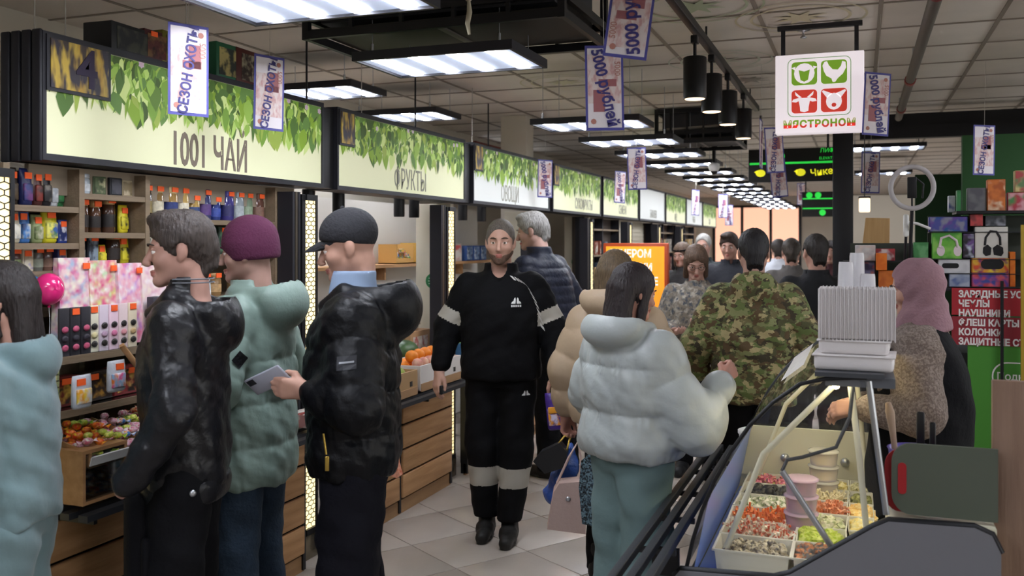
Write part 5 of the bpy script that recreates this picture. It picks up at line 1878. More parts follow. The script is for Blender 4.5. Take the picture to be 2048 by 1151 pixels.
def jar(r_, h_, col, lid, label, tagm=True, clear=False):
    t = empty('jar')
    MB().lathe([(r_ * .9, 0), (r_, .008), (r_, h_ * .7), (r_ * .88, h_ * .78), (r_ * .88, h_ * .82)], 16).build('jar_body', mat('jar_' + col.strip('#'), col, .12, coat=.6), t)
    MB().lathe([(r_ * .9, h_ * .79), (r_ * .93, h_ * .81), (r_ * .93, h_ * .97), (r_ * .88, h_)], 16).build('lid', mat('lid_' + lid.strip('#'), lid, .35, .4), t)
    MB().lathe([(r_ * 1.01, h_ * .16), (r_ * 1.015, h_ * .18), (r_ * 1.015, h_ * .5), (r_ * 1.01, h_ * .52)], 16).build('label', mat('label_' + label.strip('#'), label, .5, vary=.25, vscale=60), t)
    if tagm:
        MB().box((r_ * .9, 0, h_ * .9), (.003, min(.034, r_ * 1.3), .02)).build('price_tag', M_TAG, t)
    return t

def carton(w_, dp, h_, col, cols, tagm=True, print_scale=24, face=.8, name='carton'):
    t = empty(name)
    MB().rbox((0, 0, h_ / 2), (dp, w_, h_), .003).build('box', mat('card_' + col.strip('#'), col, .5), t)
    MB().box((dp / 2 + .0012, 0, h_ * .5), (.002, w_ * face, h_ * face)).build('label', patch_mat('print_' + '_'.join(c.strip('#') for c in cols), cols, print_scale, .45, seed=RG.random() * 9), t)
    if tagm:
        MB().box((dp / 2 + .004, w_ * RG.uniform(-.2, .2), h_ - .016), (.003, min(.036, w_ * .6), .02)).build('price_tag', M_TAG, t)
    return t

def line_up(items, x, z, ya, yb, where, cat_words, group):
    """items: (builder result, width, description) set side by side between ya and yb"""
    tot = sum(i[1] for i in items)
    gap = (yb - ya - tot) / max(1, len(items))
    y = ya + gap / 2
    for k, (t, w_, desc) in enumerate(items):
        t.location = (x + RG.uniform(-.008, .008), y + w_ / 2, z)
        t.scale = (1, 1.0 + min(.12, max(0, gap / w_)), 1.06)
        tag(t, '%s, %s on %s' % (desc, ORD[k], where), cat_words, group)
        y += w_ + gap

# ------------------------------------------------------------------ tea stall shelving
TXF, TXB = -2.79, -3.06
sh = empty('shelf_unit', (0, 0, 0), 0, 'tall taupe shelving of the tea stall packed with coffee, tea and tins', 'shelving')
MB().box((TXB - .01, 3.22, 1.34), (.02, 1.66, 1.18)).build('back_panel', mat('shelf_back', '#6a5b49', .7), sh)
for y in (2.405, 2.74, 3.09, 4.005):
    MB().box(((TXF + TXB) / 2, y, 1.34), (TXF - TXB, .026, 1.18)).build('upright', M_SHELF, sh)
SH_A = [1.40, 1.545, 1.648, 1.785]
SH_B = [1.40, 1.562, 1.69, 1.84]
SH_C = [1.26, 1.40, 1.595, 1.755]
for zs, ya, yb in ((SH_A, 2.42, 2.727), (SH_B, 2.753, 3.077), (SH_C, 3.103, 3.992)):
    for z in zs:
        MB().box(((TXF + TXB) / 2, (ya + yb) / 2, z - .011), (TXF - TXB - .004, yb - ya, .022)).build('shelf', M_SHELF, sh)
G_ = 'goods on the tea stall shelves'
X_ = -2.87
line_up([(pouch(.05, .13, .05, '#2c2f28', ['#3b3a2c', '#8a7a4a', '#1e1f1c']), .05, 'dark patterned coffee pouch'), (pouch(.045, .13, .04, '#30281f', ['#4a3a24', '#1f1a16']), .045, 'brown coffee pouch with tall orange tag'),
         (pouch(.05, .13, .04, '#1d2450', ['#27306a', '#141a3a', '#6c3c70']), .05, 'deep blue coffee pouch'), (pouch(.04, .125, .05, '#46201c', ['#7a2c24', '#2a1512']), .04, 'maroon foil pouch'),
         (pouch(.045, .13, .05, '#17151a', ['#201c20', '#6c655c', '#0e0d10']), .045, 'black glossy foil pouch'), (pouch(.035, .115, .04, '#b9bcc0', ['#c8cacc', '#9a9ea4']), .035, 'silver foil pouch'), (pouch(.035, .12, .04, '#2c6a3c', ['#3a7f4a', '#225530']), .035, 'green foil pouch')],
        X_, SH_A[3], 2.425, 2.722, 'the top left tea shelf', 'pouch', G_)
line_up([(pouch(.05, .118, .04, '#d8c81e', ['#e2d22a', '#c83a2c', '#4a70b8', '#e8e4d8']), .05, 'yellow drink pouch with red band'), (pouch(.045, .112, .04, '#b8b09a', ['#c2bba6', '#6f7f98', '#e0dccf']), .045, 'beige pouch with blue print'),
         (pouch(.045, .115, .04, '#3f6fae', ['#4c82c0', '#d8d4c0', '#2a3f6a']), .045, 'blue and cream pouch'), (pouch(.045, .1, .04, '#8d9a6a', ['#a8a88a', '#d0c8b0', '#6b7a48']), .045, 'pale olive pouch'),
         (pouch(.065, .125, .045, '#c9c02a', ['#d8ce3a', '#3a5fa8', '#3f7a4a', '#e2dc6a']), .065, 'large yellow chicory pouch'), (carton(.04, .04, .085, '#2a3f8a', ['#31489a', '#d8d8e0', '#1e2c60']), .04, 'navy and white carton')],
        X_, SH_A[2], 2.425, 2.722, 'the second left tea shelf', 'pouch', G_)
line_up([(jar(.021, .082, '#7a4a30', '#e07a2a', '#a8b890'), .042, 'small jam jar with orange lid'), (jar(.021, .08, '#5a3430', '#7a3a2c', '#8a9a6a'), .042, 'small dark jam jar'), (carton(.042, .04, .078, '#d8cfb8', ['#e0d8c4', '#8a7ab8', '#c8b898']), .042, 'cream carton with violet print'),
         (jar(.02, .082, '#6a6a64', '#3c4a44', '#8a8f80'), .04, 'grey-green jar'), (jar(.021, .085, '#6a4a40', '#4a3a34', '#8a6a5a'), .042, 'brown jar'), (carton(.04, .04, .08, '#3a3f78', ['#4a4f8a', '#c8c0b0', '#a89878']), .04, 'blue-violet coffee carton')],
        X_, SH_A[1], 2.425, 2.722, 'the third left tea shelf', 'jar', G_)
line_up([(jar(.034, .075, '#b8c2cc', '#c8d0d8', '#d0d4d8', False), .068, 'pale blue mug with round emblem'), (carton(.06, .05, .07, '#4a5a3c', ['#5a6a44', '#c8c49a', '#39452c'], False), .06, 'olive tea carton'), (carton(.06, .05, .07, '#24262c', ['#2c2e38', '#4a4a54'], False), .06, 'black tea carton'), (carton(.05, .05, .065, '#b8a88a', ['#c4b498', '#8a7a5c'], False), .05, 'tan tea carton')],
        X_, SH_B[3], 2.76, 3.07, 'the top middle tea shelf', 'carton', G_)
line_up([(jar(.03, .125, '#4a3020', '#c8a878', '#2a2220'), .06, 'large coffee jar with gold lid'), (jar(.024, .12, '#5a3a26', '#c0a070', '#2c2624'), .048, 'slim coffee jar with gold lid'), (jar(.026, .138, '#4c3224', '#c4a474', '#241f1e'), .052, 'tall coffee jar with black label'), (pouch(.045, .11, .03, '#e0d030', ['#e8da3a', '#2a2622', '#d8c82a']), .045, 'yellow coffee tag pouch')],
        X_, SH_B[2], 2.76, 3.07, 'the upper middle tea shelf', 'jar', G_)
line_up([(jar(.026, .11, '#4a4440', '#3c3a3a', '#6a645e'), .052, 'dark jar with paper tag'), (carton(.05, .05, .115, '#20242e', ['#2a2f3c', '#8a9aa8'], True), .05, 'black coffee carton with pale tag'), (pouch(.04, .075, .03, '#d8c82c', ['#e4d63a', '#2a2622', '#d8c82a']), .04, 'small yellow coffee tag pouch'), (jar(.03, .12, '#3e2a1e', '#b89868', '#2a2220'), .06, 'squat coffee jar with gold lid'), (pouch(.045, .11, .03, '#d4c62a', ['#e0d236', '#26221e']), .045, 'big yellow coffee tag pouch')],
        X_, SH_B[1], 2.76, 3.07, 'the lower middle tea shelf', 'jar', G_)
cj = [('#3a2f22', '#2a2622', '#8a7a4c', 'black and gold coffee jar'), ('#7a6038', '#c8b080', '#d0c8b0', 'coffee jar with wide gold lid'), ('#9a7a44', '#d0b888', '#2a3a78', 'golden coffee jar with blue badge'),
      ('#b89858', '#c8a868', '#e0d8c0', 'tall golden coffee jar'), ('#a88a4c', '#c8b078', '#384a7a', 'short golden coffee jar'), ('#3a3f6a', '#2a2f58', '#5a3f7a', 'violet-blue coffee jar'),
      ('#2a3a7a', '#24306a', '#3a4fa0', 'short deep blue coffee jar'), ('#3a3478', '#4a4488', '#2c2a60', 'indigo coffee jar'), ('#8a9298', '#98a2a8', '#a8b0b4', 'frosted grey coffee jar'), ('#6a7a64', '#7a8a70', '#8a9a80', 'pale green glass jar'), ('#5a3a30', '#6a4a3c', '#7a5a4c', 'brown tea jar')]
line_up([(jar(.032 if k not in (4, 6) else .027, .135 if k not in (4, 6) else .105, a, b, c_), .064 if k not in (4, 6) else .054, d_) for k, (a, b, c_, d_) in enumerate(cj)],
        X_, SH_C[3], 3.11, 3.985, 'the top right tea shelf', 'jar', G_)
line_up([(carton(.08, .05, .12, '#2c3430', ['#38423c', '#c8c0b0']), .08, 'dark tea carton'), (carton(.085, .05, .125, '#3a2a24', ['#4a3428', '#b8a070']), .085, 'brown tea carton'), (carton(.08, .05, .118, '#54402c', ['#644c34', '#d0b888']), .08, 'tan-brown tea carton'), (carton(.07, .05, .12, '#7a2a24', ['#8a342c', '#2a2220']), .07, 'red-brown tea carton'),
         (carton(.085, .05, .125, '#24382c', ['#2c4636', '#4a6a50']), .085, 'deep green tea carton'), (pouch(.095, .13, .05, '#a8342c', ['#b83c32', '#c8504a']), .095, 'red tea pouch'), (jar(.034, .11, '#4a4030', '#3c342a', '#8a8060'), .068, 'dark tea jar with gold print')],
        X_, SH_C[2], 3.11, 3.985, 'the second right tea shelf', 'carton', G_)
line_up([(carton(.07, .05, .1, '#4a3a30', ['#5a463a', '#a89070']), .07, 'brown boxed tea'), (carton(.07, .05, .1, '#5a2c28', ['#6a342c', '#c0a070']), .07, 'maroon boxed tea'), (carton(.07, .05, .1, '#3c4a38', ['#46583f', '#b0a888']), .07, 'green boxed tea'), (jar(.035, .1, '#8a6a44', '#a8845a', '#b89468'), .07, 'honey-coloured jar'), (jar(.038, .115, '#9a7a58', '#b08c64', '#a88860'), .076, 'wicker-brown jar'), (pouch(.07, .12, .04, '#c8c0b4', ['#d0503c', '#c8c0b4', '#e0d8cc']), .07, 'clear sweet bag with red tag')],
        X_, SH_C[1], 3.11, 3.985, 'the third right tea shelf', 'carton', G_)
line_up([(carton(.08, .05, .11, c1, [c1, c2, '#d8c8a8']), .08, d_) for c1, c2, d_ in (('#5a4030', '#c07040', 'brown sweets carton'), ('#8a3a2c', '#e0b060', 'red sweets carton'), ('#4a5238', '#b8a860', 'green sweets carton'), ('#6a4a6a', '#d8a0b0', 'mauve sweets carton'), ('#c87a34', '#f0d080', 'orange sweets carton'), ('#b8b0a4', '#3a3430', 'white boxed tray'))],
        X_, SH_C[0], 3.11, 3.985, 'the lowest right tea shelf', 'carton', G_)

# ------------------------------------------------------------------ front display: gift bags, lash cards, candy
ds = empty('display_rack', (0, 0, 0), 0, 'glass-shelved front rack of the tea stall below the gift bags', 'rack')
M_GSH = glass_mat('shelf_glass', '#dfe8e4', .03, .8)
for z in (1.245, 1.06):
    MB().box((-2.66, 2.82, z), (.2, .86, .012)).build('glass_shelf', M_GSH, ds)
for z in (1.245, 1.06):
    MB().box((-2.558, 2.82, z), (.008, .86, .026)).build('shelf_edge', M_SHELF, ds)
for y in (2.41, 3.25):
    MB().box((-2.66, y, 1.0), (.2, .012, .52)).build('side_pane', M_GSH, ds)
flo = [['#e8a8c0', '#f0d8dc', '#9ac0d8', '#d86a98', '#f4ecd8'], ['#b8d8a0', '#f0e070', '#e890b0', '#f4f0e4', '#e0608c'], ['#e86a90', '#f4d0d8', '#c88ad0', '#f8f0ec', '#f0b0c0'], ['#e8c8d0', '#f4e8e8', '#d898b0', '#f0dcd0'], ['#f0c8b8', '#f4e4dc', '#e8a890', '#f8f0e8'], ['#a8cce0', '#e8f0f4', '#f4f4f0', '#c8dce8']]
for k, cl in enumerate(flo):
    t = empty('gift_bag', (-2.695 + .01 * k, 2.60 + .125 * k, 1.26), R(4 * (k % 3) - 4), '%s floral paper gift bag, %s from the left above the lash cards' % (['blue and pink', 'green and yellow', 'bright pink', 'pale rose', 'peach', 'light blue'][k], ORD[k]), 'gift bag', 'floral gift bags on the tea stall')
    hgt = .335 - .012 * k
    MB().prism([(-.03, 0), (.03, 0), (.012, hgt), (-.012, hgt)], 'y', -.068, .068).build('bag', patch_mat('floral_%d' % k, cl, 22, .45, detail=1, soft=.16), t)
    MB().box((.022, .045, hgt - .03), (.004, .03, .022)).build('price_tag', M_TAG, t)
lash = [('#e6e0c8', '#2a2624', '#d8cc9a'), ('#d8c8d4', '#2a2624', '#b898b0'), ('#e8c8d4', '#2c2624', '#d87aa0'), ('#e8d0d0', '#2a2624', '#e09aa0'), ('#e4d4b8', '#2a2624', '#c8a87a')]
for k in range(8):
    dark = k < 3
    base, ink, acc = ('#2c2a30', '#c85a7a', '#3a3640') if dark else lash[k - 3]
    t = empty('lash_card', (-2.61 + (.012 if dark else 0), 2.47 + .048 * k, 1.252), R(0), ('black card of pink hair ties, %s from the left on the glass shelf' % ORD[k]) if dark else ('pale card with dark lash print, %s from the left beside the black cards' % ORD[k - 3]), 'card', 'hanging cards on the glass shelf')
    MB().rbox((0, 0, .085), (.01, .045, .17), .003).build('card', mat('card_' + base.strip('#'), base, .5), t)
    for q in range(3):
        MB().lathe([(.011, 0), (.012, .002), (.006, .004)], 10, M=Matrix.Translation((.006, 0, .03 + .032 * q)) @ Matrix.Rotation(R(90), 4, 'Y'), sx=1, sy=1.25).build('print', mat('print_' + (ink if not q % 2 else acc).strip('#'), ink if not q % 2 else acc, .5), t)
    if k % 2:
        MB().box((.007, 0, .155), (.003, .03, .022)).build('price_tag', M_TAG, t)
tb = [('#3c3c44', '#7a8a4a', 'dark toothbrush carton'), ('#d4dcdc', '#6a8a6a', 'white and teal toothpaste carton'), ('#5a3428', '#a85a3a', 'brown toothpaste carton'), ('#e4dcd4', '#5a7a4a', 'cream carton with green sprig'), ('#ece8e4', '#d8a0a8', 'white carton with pink edge'), ('#f0e4dc', '#c87a6a', 'white carton with coral edge')]
line_up([(carton(.042, .035, .175, a, [a, b], k % 2 == 0), .042, d_) for k, (a, b, d_) in enumerate(tb)], -2.61, 1.252, 2.9, 3.2, 'the glass shelf beside the lash cards', 'carton', 'cartons on the glass shelf')
bx = [('#7a2420', '#c8a040', 'red and gold boxed chocolates'), ('#3a2a24', '#a8782c', 'dark brown boxed chocolates'), ('#8a2c2c', '#d8b060', 'deep red boxed chocolates'), ('#a8842c', '#5a3a1c', 'gold boxed chocolates'), ('#5a1c1c', '#b88a3c', 'maroon boxed chocolates')]
line_up([(carton(.12, .06, .1, a, [a, b, '#2a1c18'], True), .12, d_) for a, b, d_ in bx], -2.67, 1.068, 2.44, 3.2, 'the lower glass shelf', 'carton', 'chocolate boxes in the front rack')
# balloons by the gift bags
for px, py, d, r_, col, lab in ((64, 572, 3.32, .035, '#3f8fe0', 'small blue balloon beside the gift bags'), (98, 578, 3.3, .052, '#e8307e', 'pink balloon above the doll portrait bag')):
    t = empty('balloon', at(px, py, d), 0, lab, 'balloon', 'balloons at the tea stall')
    m = MB().ball((0, 0, 0), r_, 16, sq=(1, 1, 1.12)).tube([(0, 0, -r_ * 1.1), (0, 0, -r_ * 1.25)], [.003, .007], 6)
    m.build('skin', mat('balloon_' + col.strip('#'), col, .15, coat=.5), t)
    MB().tube([(0, 0, -r_ * 1.2), (.004, 0, -.12), (-.003, 0, 1.27 - t.location.z)], .0012, 4).build('ribbon', M_WHITE, t)

# sloping candy tray with wrapped sweets
ct = empty('candy_tray', (-2.57, 2.8, .92), 0, 'sloping tray of wrapped sweets with a white front lip at the tea stall', 'tray')
TMx = Matrix.Rotation(R(14), 4, 'Y')
MB().box((0, 0, 0), (.26, .74, .012), M=TMx).build('base', M_SHELF, ct)
MB().box((.13, 0, .02), (.008, .74, .03), M=TMx).build('front_lip', M_WHITE, ct)
for y in (-.37, -.12, .12, .37):
    MB().box((0, y, .025), (.26, .006, .05), M=TMx).build('divider', M_OAK, ct)
MB().box((-.12, 0, -.075), (.02, .7, .19)).build('support', M_OAK, ct)
CANDY = [['#f07a28', '#f4c83a', '#e84a2c'], ['#e8b8c8', '#f4f0e4', '#d86a8a'], ['#c8d84a', '#7ab83a', '#f0e87a'], ['#4a8ad0', '#e8e8f0', '#f0a03c'], ['#f4ecd8', '#e88a3c', '#c83a2c']]
cm = MB().ball((0, 0, 0), .016, 8, sq=(1, 1.3, .8)).add([(0, -.018, 0), (.012, -.036, .006), (-.012, -.036, -.006)], [(0, 1, 2)]).add([(0, .018, 0), (.012, .036, .006), (-.012, .036, -.006)], [(0, 1, 2)])
cmesh = [cm.mesh('sweet', patch_mat('wrapper_%d' % k, c_, 60, .3)) for k, c_ in enumerate(CANDY)]
k = 0
for iy in range(22):
    for ix in range(5):
        if RG.random() < .12:
            continue
        x, y = -.1 + .05 * ix + RG.uniform(-.012, .012), -.345 + .0325 * iy + RG.uniform(-.01, .01)
        z = .022 + RG.uniform(0, .02)
        p_ = TMx @ Vector((x, y, z))
        c_i = (iy // 7 + (1 if RG.random() < .35 else 0) + ix // 3) % 5
        o = place('sweet', cmesh[c_i], None, Vector(ct.location) + p_, RG.uniform(0, 3.1),
                  ['orange and yellow', 'pink and white', 'lime green', 'blue and white', 'cream and orange'][c_i] + ' wrapped sweet in the sloping candy tray', 'sweet', ['orange', 'pink', 'lime', 'blue', 'cream'][c_i] + ' wrapped sweets in the candy tray')
        k += 1
for iy in range(20):
    for ix in range(4):
        if RG.random() < .15:
            continue
        p_ = TMx @ Vector((-.075 + .05 * ix + RG.uniform(-.015, .015), -.32 + .0335 * iy + RG.uniform(-.012, .012), .058 + RG.uniform(0, .018)))
        c_i = (iy // 5 + RG.choice((0, 0, 1, 2))) % 5
        place('sweet', cmesh[c_i], None, Vector(ct.location) + p_, RG.uniform(0, 3.1), ['orange and yellow', 'pink and white', 'lime green', 'blue and white', 'cream and orange'][c_i] + ' wrapped sweet in the sloping candy tray', 'sweet', ['orange', 'pink', 'lime', 'blue', 'cream'][c_i] + ' wrapped sweets in the candy tray')
# hanging toy bags and a wooden bar in front of the rack
for i, (px, py, d, cols) in enumerate(((232, 742, 3.28, ['#e8e4ec', '#d85a8a', '#e87a2c', '#8ab0d0']), (163, 775, 3.1, ['#f0a82c', '#f4d04a', '#e8e4dc']))):
    t = pouch(.08, .11, .03, '#c8ccd4', cols, True)
    t.name = 'toy_bag'
    t.location = at(px, py + 40, d)
    tag(t, ['clear bag of pastel toys hanging over the candy tray', 'bag with a yellow ball toy at the near end of the candy tray'][i], 'toy bag', 'toy bags at the tea stall')
a_, b_ = at(243, 690, 3.3), at(285, 745, 3.38)
MB().tube([a_, b_], .012, 4).build('wooden_bar', M_OAK, None, 'slanting wooden bar between the glass shelf and candy tray', 'bar')
# glass lidded sweet box and wrapped bags on the ledge
t = empty('display_box', (-2.52, 2.5, .765), 0, 'small glass-fronted wooden sweet box on the black ledge', 'display box')
m = MB()
for z in (.006, .178):
    m.box((0, 0, z), (.16, .2, .012))
for sy in (-1, 1):
    m.box((0, sy * .094, .092), (.16, .012, .16))
m.box((-.074, 0, .092), (.012, .176, .16))
m.build('casing', M_OAK, t)
MB().box((.076, 0, .092), (.004, .176, .16)).build('front_pane', M_GLASS, t)
m = MB()
for k in range(60):
    m.ball((RG.uniform(-.05, .05), RG.uniform(-.075, .075), .02 + RG.random() ** 2 * .075), RG.uniform(.01, .016), 6)
m.build('sweets', patch_mat('mixed_sweets', ['#d8502c', '#e8a83c', '#4a7a4a', '#f0e8d8', '#3a5a8a'], 40, .3), t, kind='stuff')
for i, (px, py, d, c_, r_) in enumerate(((228, 962, 3.0, '#3a4478', 6), (252, 965, 3.12, '#8a7a5a', -8), (262, 962, 3.05, '#2c3468', 4))):
    t = pouch(.11, .17, .06, c_, [c_, '#c8b878', '#e0e0ea', '#2a2f58'], False)
    p_ = onZ(px, py, .765)
    t.location = (max(-2.62, min(-2.47, p_.x)), p_.y + .02, .765)
    t.rotation_euler = (0, R(-12), R(r_))
    tag(t, ['navy and gold foil sweets bag on the black ledge', 'tan foil sweets bag on the black ledge', 'dark blue foil sweets bag behind the leather jacket'][i], 'bag', 'foil bags on the tea stall ledge')
# white carton tray near the honeycomb post
t = empty('carton_tray', (-2.5, 3.88, .77), R(-4), 'open white and red carton tray on the ledge by the honeycomb post', 'carton tray')
m = MB().box((0, 0, .004), (.16, .22, .008))
for sx in (-1, 1):
    m.box((sx * .078, 0, .03), (.004, .22, .06))
    m.box((0, sx * .108, .03), (.152, .004, .06))
m.build('tray', mat('carton_white', '#d8d0c8', .7, col2='#c8908a', vscale=9, hard=True), t)
for k in range(4):
    MB().rbox((-.05 + .035 * k, 0, .035), (.02, .18, .05), .004).build('packet', mat('packet_%d' % (k % 2), ['#c8c0b8', '#8a3a34'][k % 2], .5), t)

# gift boxes standing on top of the tea sign
tops = [(238, 112, .24, .12, '#24262a', ['#2e3034', '#4a4c44'], 'black patterned gift carton'), (288, 120, .14, .13, '#4a1f24', ['#5a2a2c', '#2a1a1c', '#7a5a3a'], 'dark red gift carton'), (325, 130, .17, .145, '#6e6a24', ['#7a7430', '#4a4420'], 'olive gift carton'),
        (432, 132, .16, .17, '#2c6a4c', ['#39403c', '#c8b878'], 'green tea carton with window'), (490, 135, .34, .17, '#5a2a26', ['#3a2622', '#4a3c34', '#a8a088', '#2c201e'], 'wide maroon tea carton with glossy window')]
yk = 2.98
for k, (px, py, w_, h_, c_, cs_, d_) in enumerate(tops):
    t = carton(w_, .14, h_, c_, cs_, k == 1, 18, .75, 'gift_carton')
    yy = onX(px, py, SX - .1).y
    t.location = (SX - .1, yy, SZ1 + .001)
    t.rotation_euler = (0, 0, R((-1) ** k * 2))
    tag(t, d_ + ' standing on top of the tea sign', 'gift carton', 'gift cartons on the tea sign')

# ------------------------------------------------------------------ fruit and vegetable stalls
M_WALLW = mat('stall_white', '#d9d4cb', .8)
bw = MB().box((-3.62, 6.4, 1.0), (.03, 4.4, 1.95)).build('wall_stall', M_WALLW, kind='structure')
for i, (x, y) in enumerate(((-2.93, 6.18), (-2.93, 8.0), (-2.93, 9.85))):
    o = MB().rbox((0, 0, .97), (.28, .06, 1.93), .004).build('trim_%d' % (6 + i), mat('pier_cream', '#c4bca8', .7, vary=.08, vscale=3), loc=(x, y, 0), kind='structure')
for i, (y, z) in enumerate(((6.14, 1.37), (9.81, 1.44))):
    t = empty('round_sticker', (-2.93, y, z), 0, ['round green sticker on the cream pier of the fruit stall', 'round green sticker on the pier behind the quilted jacket'][i], 'sticker', 'green round stickers')
    MB().lathe([(.055, 0), (.055, .002)], 22, M=Matrix.Rotation(R(90), 4, 'X')).build('disc', mat('sticker_green', '#2f7a4a', .5), t)
    for k in range(3):
        MB().box((0, -.003, .02 - .02 * k), (.07 - .01 * abs(k - 1), .001, .006)).build('text_line', mat('sticker_pale', '#a8c8b0', .6), t)
# track spots under the fruit sign
k = 0
for y in (4.62, 4.95, 5.75, 5.98, 6.85, 7.25):
    t = empty('stall_spotlight', (-3.0, y, 1.96), 0, 'small black ceiling spot under the %s sign, %s from the left' % ('fruit' if k < 4 else 'vegetable', ORD[k if k < 4 else k - 4]), 'spotlight', 'small spots inside the stalls')
    MB().lathe([(.036, -.13), (.038, -.12), (.038, 0)], 14).build('can', M_BLACK, t)
    MB().tube([(0, 0, 0), (0, 0, .118)], .008, 6).build('stem', M_BLACK, t)
    k += 1
t = empty('stall_rail', (-3.0, 6.0, 2.09), 0, 'black mounting rail carrying the small stall spots', 'rail')
MB().box((0, 0, 0), (.04, 3.1, .03)).build('rail', M_BLACK, t)
for y in (-1.4, 0, 1.4):
    MB().tube([(0, y, .015), (0, y, ZC - .012 - 2.09)], .006, 6).build('drop_rod', M_BLACK, t)
sf = empty('wall_shelf', (-3.5, 6.4, 1.47), 0, 'long wooden shelf on the white back wall of the fruit stall', 'shelf')
MB().box((0, 0, 0), (.22, 4.2, .024)).build('board', M_OAK, sf)
for y in (-1.5, 0, 1.5):
    MB().box((-.03, y, -.06), (.14, .02, .1)).build('bracket', M_OAK, sf)
def crate(w_, dp, h_, lab, col, fill, loc, name='open_carton', grp='open cartons on the wall shelf'):
    t = empty(name, loc, 0, lab, 'carton', grp)
    m = MB().box((0, 0, .004), (dp, w_, .008))
    for sy in (-1, 1):
        m.box((0, sy * (w_ / 2 - .008), h_ / 2), (dp, .016, h_))
    m.box((-dp / 2 + .004, 0, h_ / 2), (.008, w_ - .03, h_))
    m.box((dp / 2 - .004, 0, h_ * .14), (.008, w_ - .03, h_ * .28))
    m.build('box', mat('card_' + col.strip('#'), col, .8), t)
    if fill:
        m = MB()
        for q in range(46):
            m.box((RG.uniform(-dp * .3, dp * .35), RG.uniform(-w_ * .38, w_ * .38), .03 + RG.random() * (h_ - .07)), (.025, .05, .022), rz=RG.uniform(0, 3))
        m.build('packets', patch_mat('packets_' + col.strip('#'), fill, 26, .4), t, kind='stuff')
    return t
crate(.3, .16, .155, 'open yellow carton of mixed sweets on the wall shelf, behind the cap', '#c89a58', ['#3a6ab8', '#c84a3c', '#e8e4dc', '#4a8a4a', '#e0b040'], (-3.48, 6.62, 1.483))
crate(.32, .16, .165, 'open yellow carton of bright packets on the wall shelf, second from the cap', '#c8a050', ['#4a7ac8', '#e8e4f0', '#c8a0c8', '#5a9a4a', '#d85a3c'], (-3.48, 7.0, 1.483))
crate(.26, .16, .085, 'low empty brown carton on the wall shelf', '#a87848', None, (-3.48, 7.36, 1.483))
t = carton(.2, .15, .16, '#c8bcb4', ['#d0c4bc', '#c8504a', '#d8d0c8'], False, 9)
t.location = (-3.48, 7.66, 1.483)
tag(t, 'white carton with red rosette on the wall shelf', 'carton', 'open cartons on the wall shelf')
for k in range(3):
    t = carton(.15, .1, .14, '#2f4f8a', ['#3a5f9a', '#c8d0dc', '#2a3f6a', '#6a8ab0'], False, 16)
    t.location = (-3.44, 7.95 + .17 * k - .05, 1.483)
    tag(t, 'blue landscape-print carton on the wall shelf beside the walking man, %s from the left' % ORD[k], 'carton', 'blue cartons on the wall shelf')

def fruit_heap(name, mesh_, spots, lab, cat_, grp):
    for i, p_ in enumerate(spots):
        o = place(name, mesh_, None, p_, RG.uniform(0, 6), lab(i), cat_, grp)
ZT = .745
def fbox(lab, loc, w_, dp, h_, col, name='fruit_carton'):
    t = empty(name, loc, 0, lab, 'carton', 'fruit cartons on the counter')
    m = MB().box((0, 0, .006), (dp, w_, .012))
    for s_ in (-1, 1):
        m.box((s_ * (dp / 2 - .006), 0, h_ / 2), (.012, w_, h_))
        m.box((0, s_ * (w_ / 2 - .006), h_ / 2), (dp - .02, .012, h_))
    m.build('box', mat('fcard_' + col.strip('#'), col, .7), t)
    MB().rbox((dp / 2 + .001, 0, h_ * .78), (.004, .05, .025), .002).rbox((dp / 2 + .001, w_ * .33, h_ * .5), (.004, .03, .03), .002).build('hand_hole', mat('hole_dark', '#3a342e', .9), t)
    MB().box((dp / 2 + .002, 0, h_ * .18), (.004, w_ * .98, h_ * .3)).build('lower_band', mat('kraft', '#b08a64', .8), t)
    return t
fb_ = fbox('white fruit carton of oranges on the fruit counter', (-2.63, 5.33, ZT), .6, .3, .16, '#ddd6d0')
om = MB().ball((0, 0, 0), .042, 14, sq=(1, 1, .95)).lathe([(.004, .0385), (.003, .041), (.0005, .0415)], 6).mesh('orange', mat('orange_peel', '#f08a1c', .45, bump=.15, bscale=160))
k = 0
sp_ = []
for iy in range(6):
    for ix in range(3):
        sp_.append((-2.63 - .09 + .088 * ix, 5.33 - .23 + .09 * iy, ZT + .13 + (.006 if (ix + iy) % 2 else 0)))
for q in range(5):
    sp_.append((-2.6, 5.15 + .092 * q, ZT + .2))
fruit_heap('orange', om, sp_, lambda i: 'orange in the white fruit carton behind the black puffer jacket', 'orange', 'oranges in the white carton')
wm = MB().ball((0, 0, 0), .1, 18, sq=(1, 1.35, .95)).mesh('watermelon', mat('melon_green', '#3c5a2c', .4, col2='#2a4220', vscale=5, stretch=(6, .5, 6)))
for i, p_ in enumerate(((-2.86, 5.55, ZT + .16), (-2.9, 5.22, ZT + .21))):
    o = place('watermelon', wm, None, p_, R(20 * i), ['dark green watermelon right behind the oranges', 'dark green watermelon by the puffer jacket hood'][i], 'watermelon', 'watermelons on the fruit counter')
t = empty('stepped_stand', (-2.9, 5.35, ZT), 0, 'low wooden step carrying the watermelons', 'stand')
MB().box((0, 0, .03), (.22, .8, .06)).box((0, -.13, .085), (.2, .36, .05)).build('step', M_OAK, t)
pm_ = MB().ball((0, 0, 0), .036, 10).mesh('apple', mat('pink_apple', '#d87a70', .4, col2='#e8c0a0', vscale=20))
fruit_heap('apple', pm_, [(-2.53 + .002 * i, 5.11 + .075 * i - .02, ZT + .165) for i in range(6)], lambda i: 'pinkish apple at the front of the white fruit carton', 'apple', 'apples in the white carton')
fb2 = fbox('kraft fruit carton under netted produce at the fruit counter end', (-2.62, 4.72, ZT), .5, .3, .15, '#b89468')
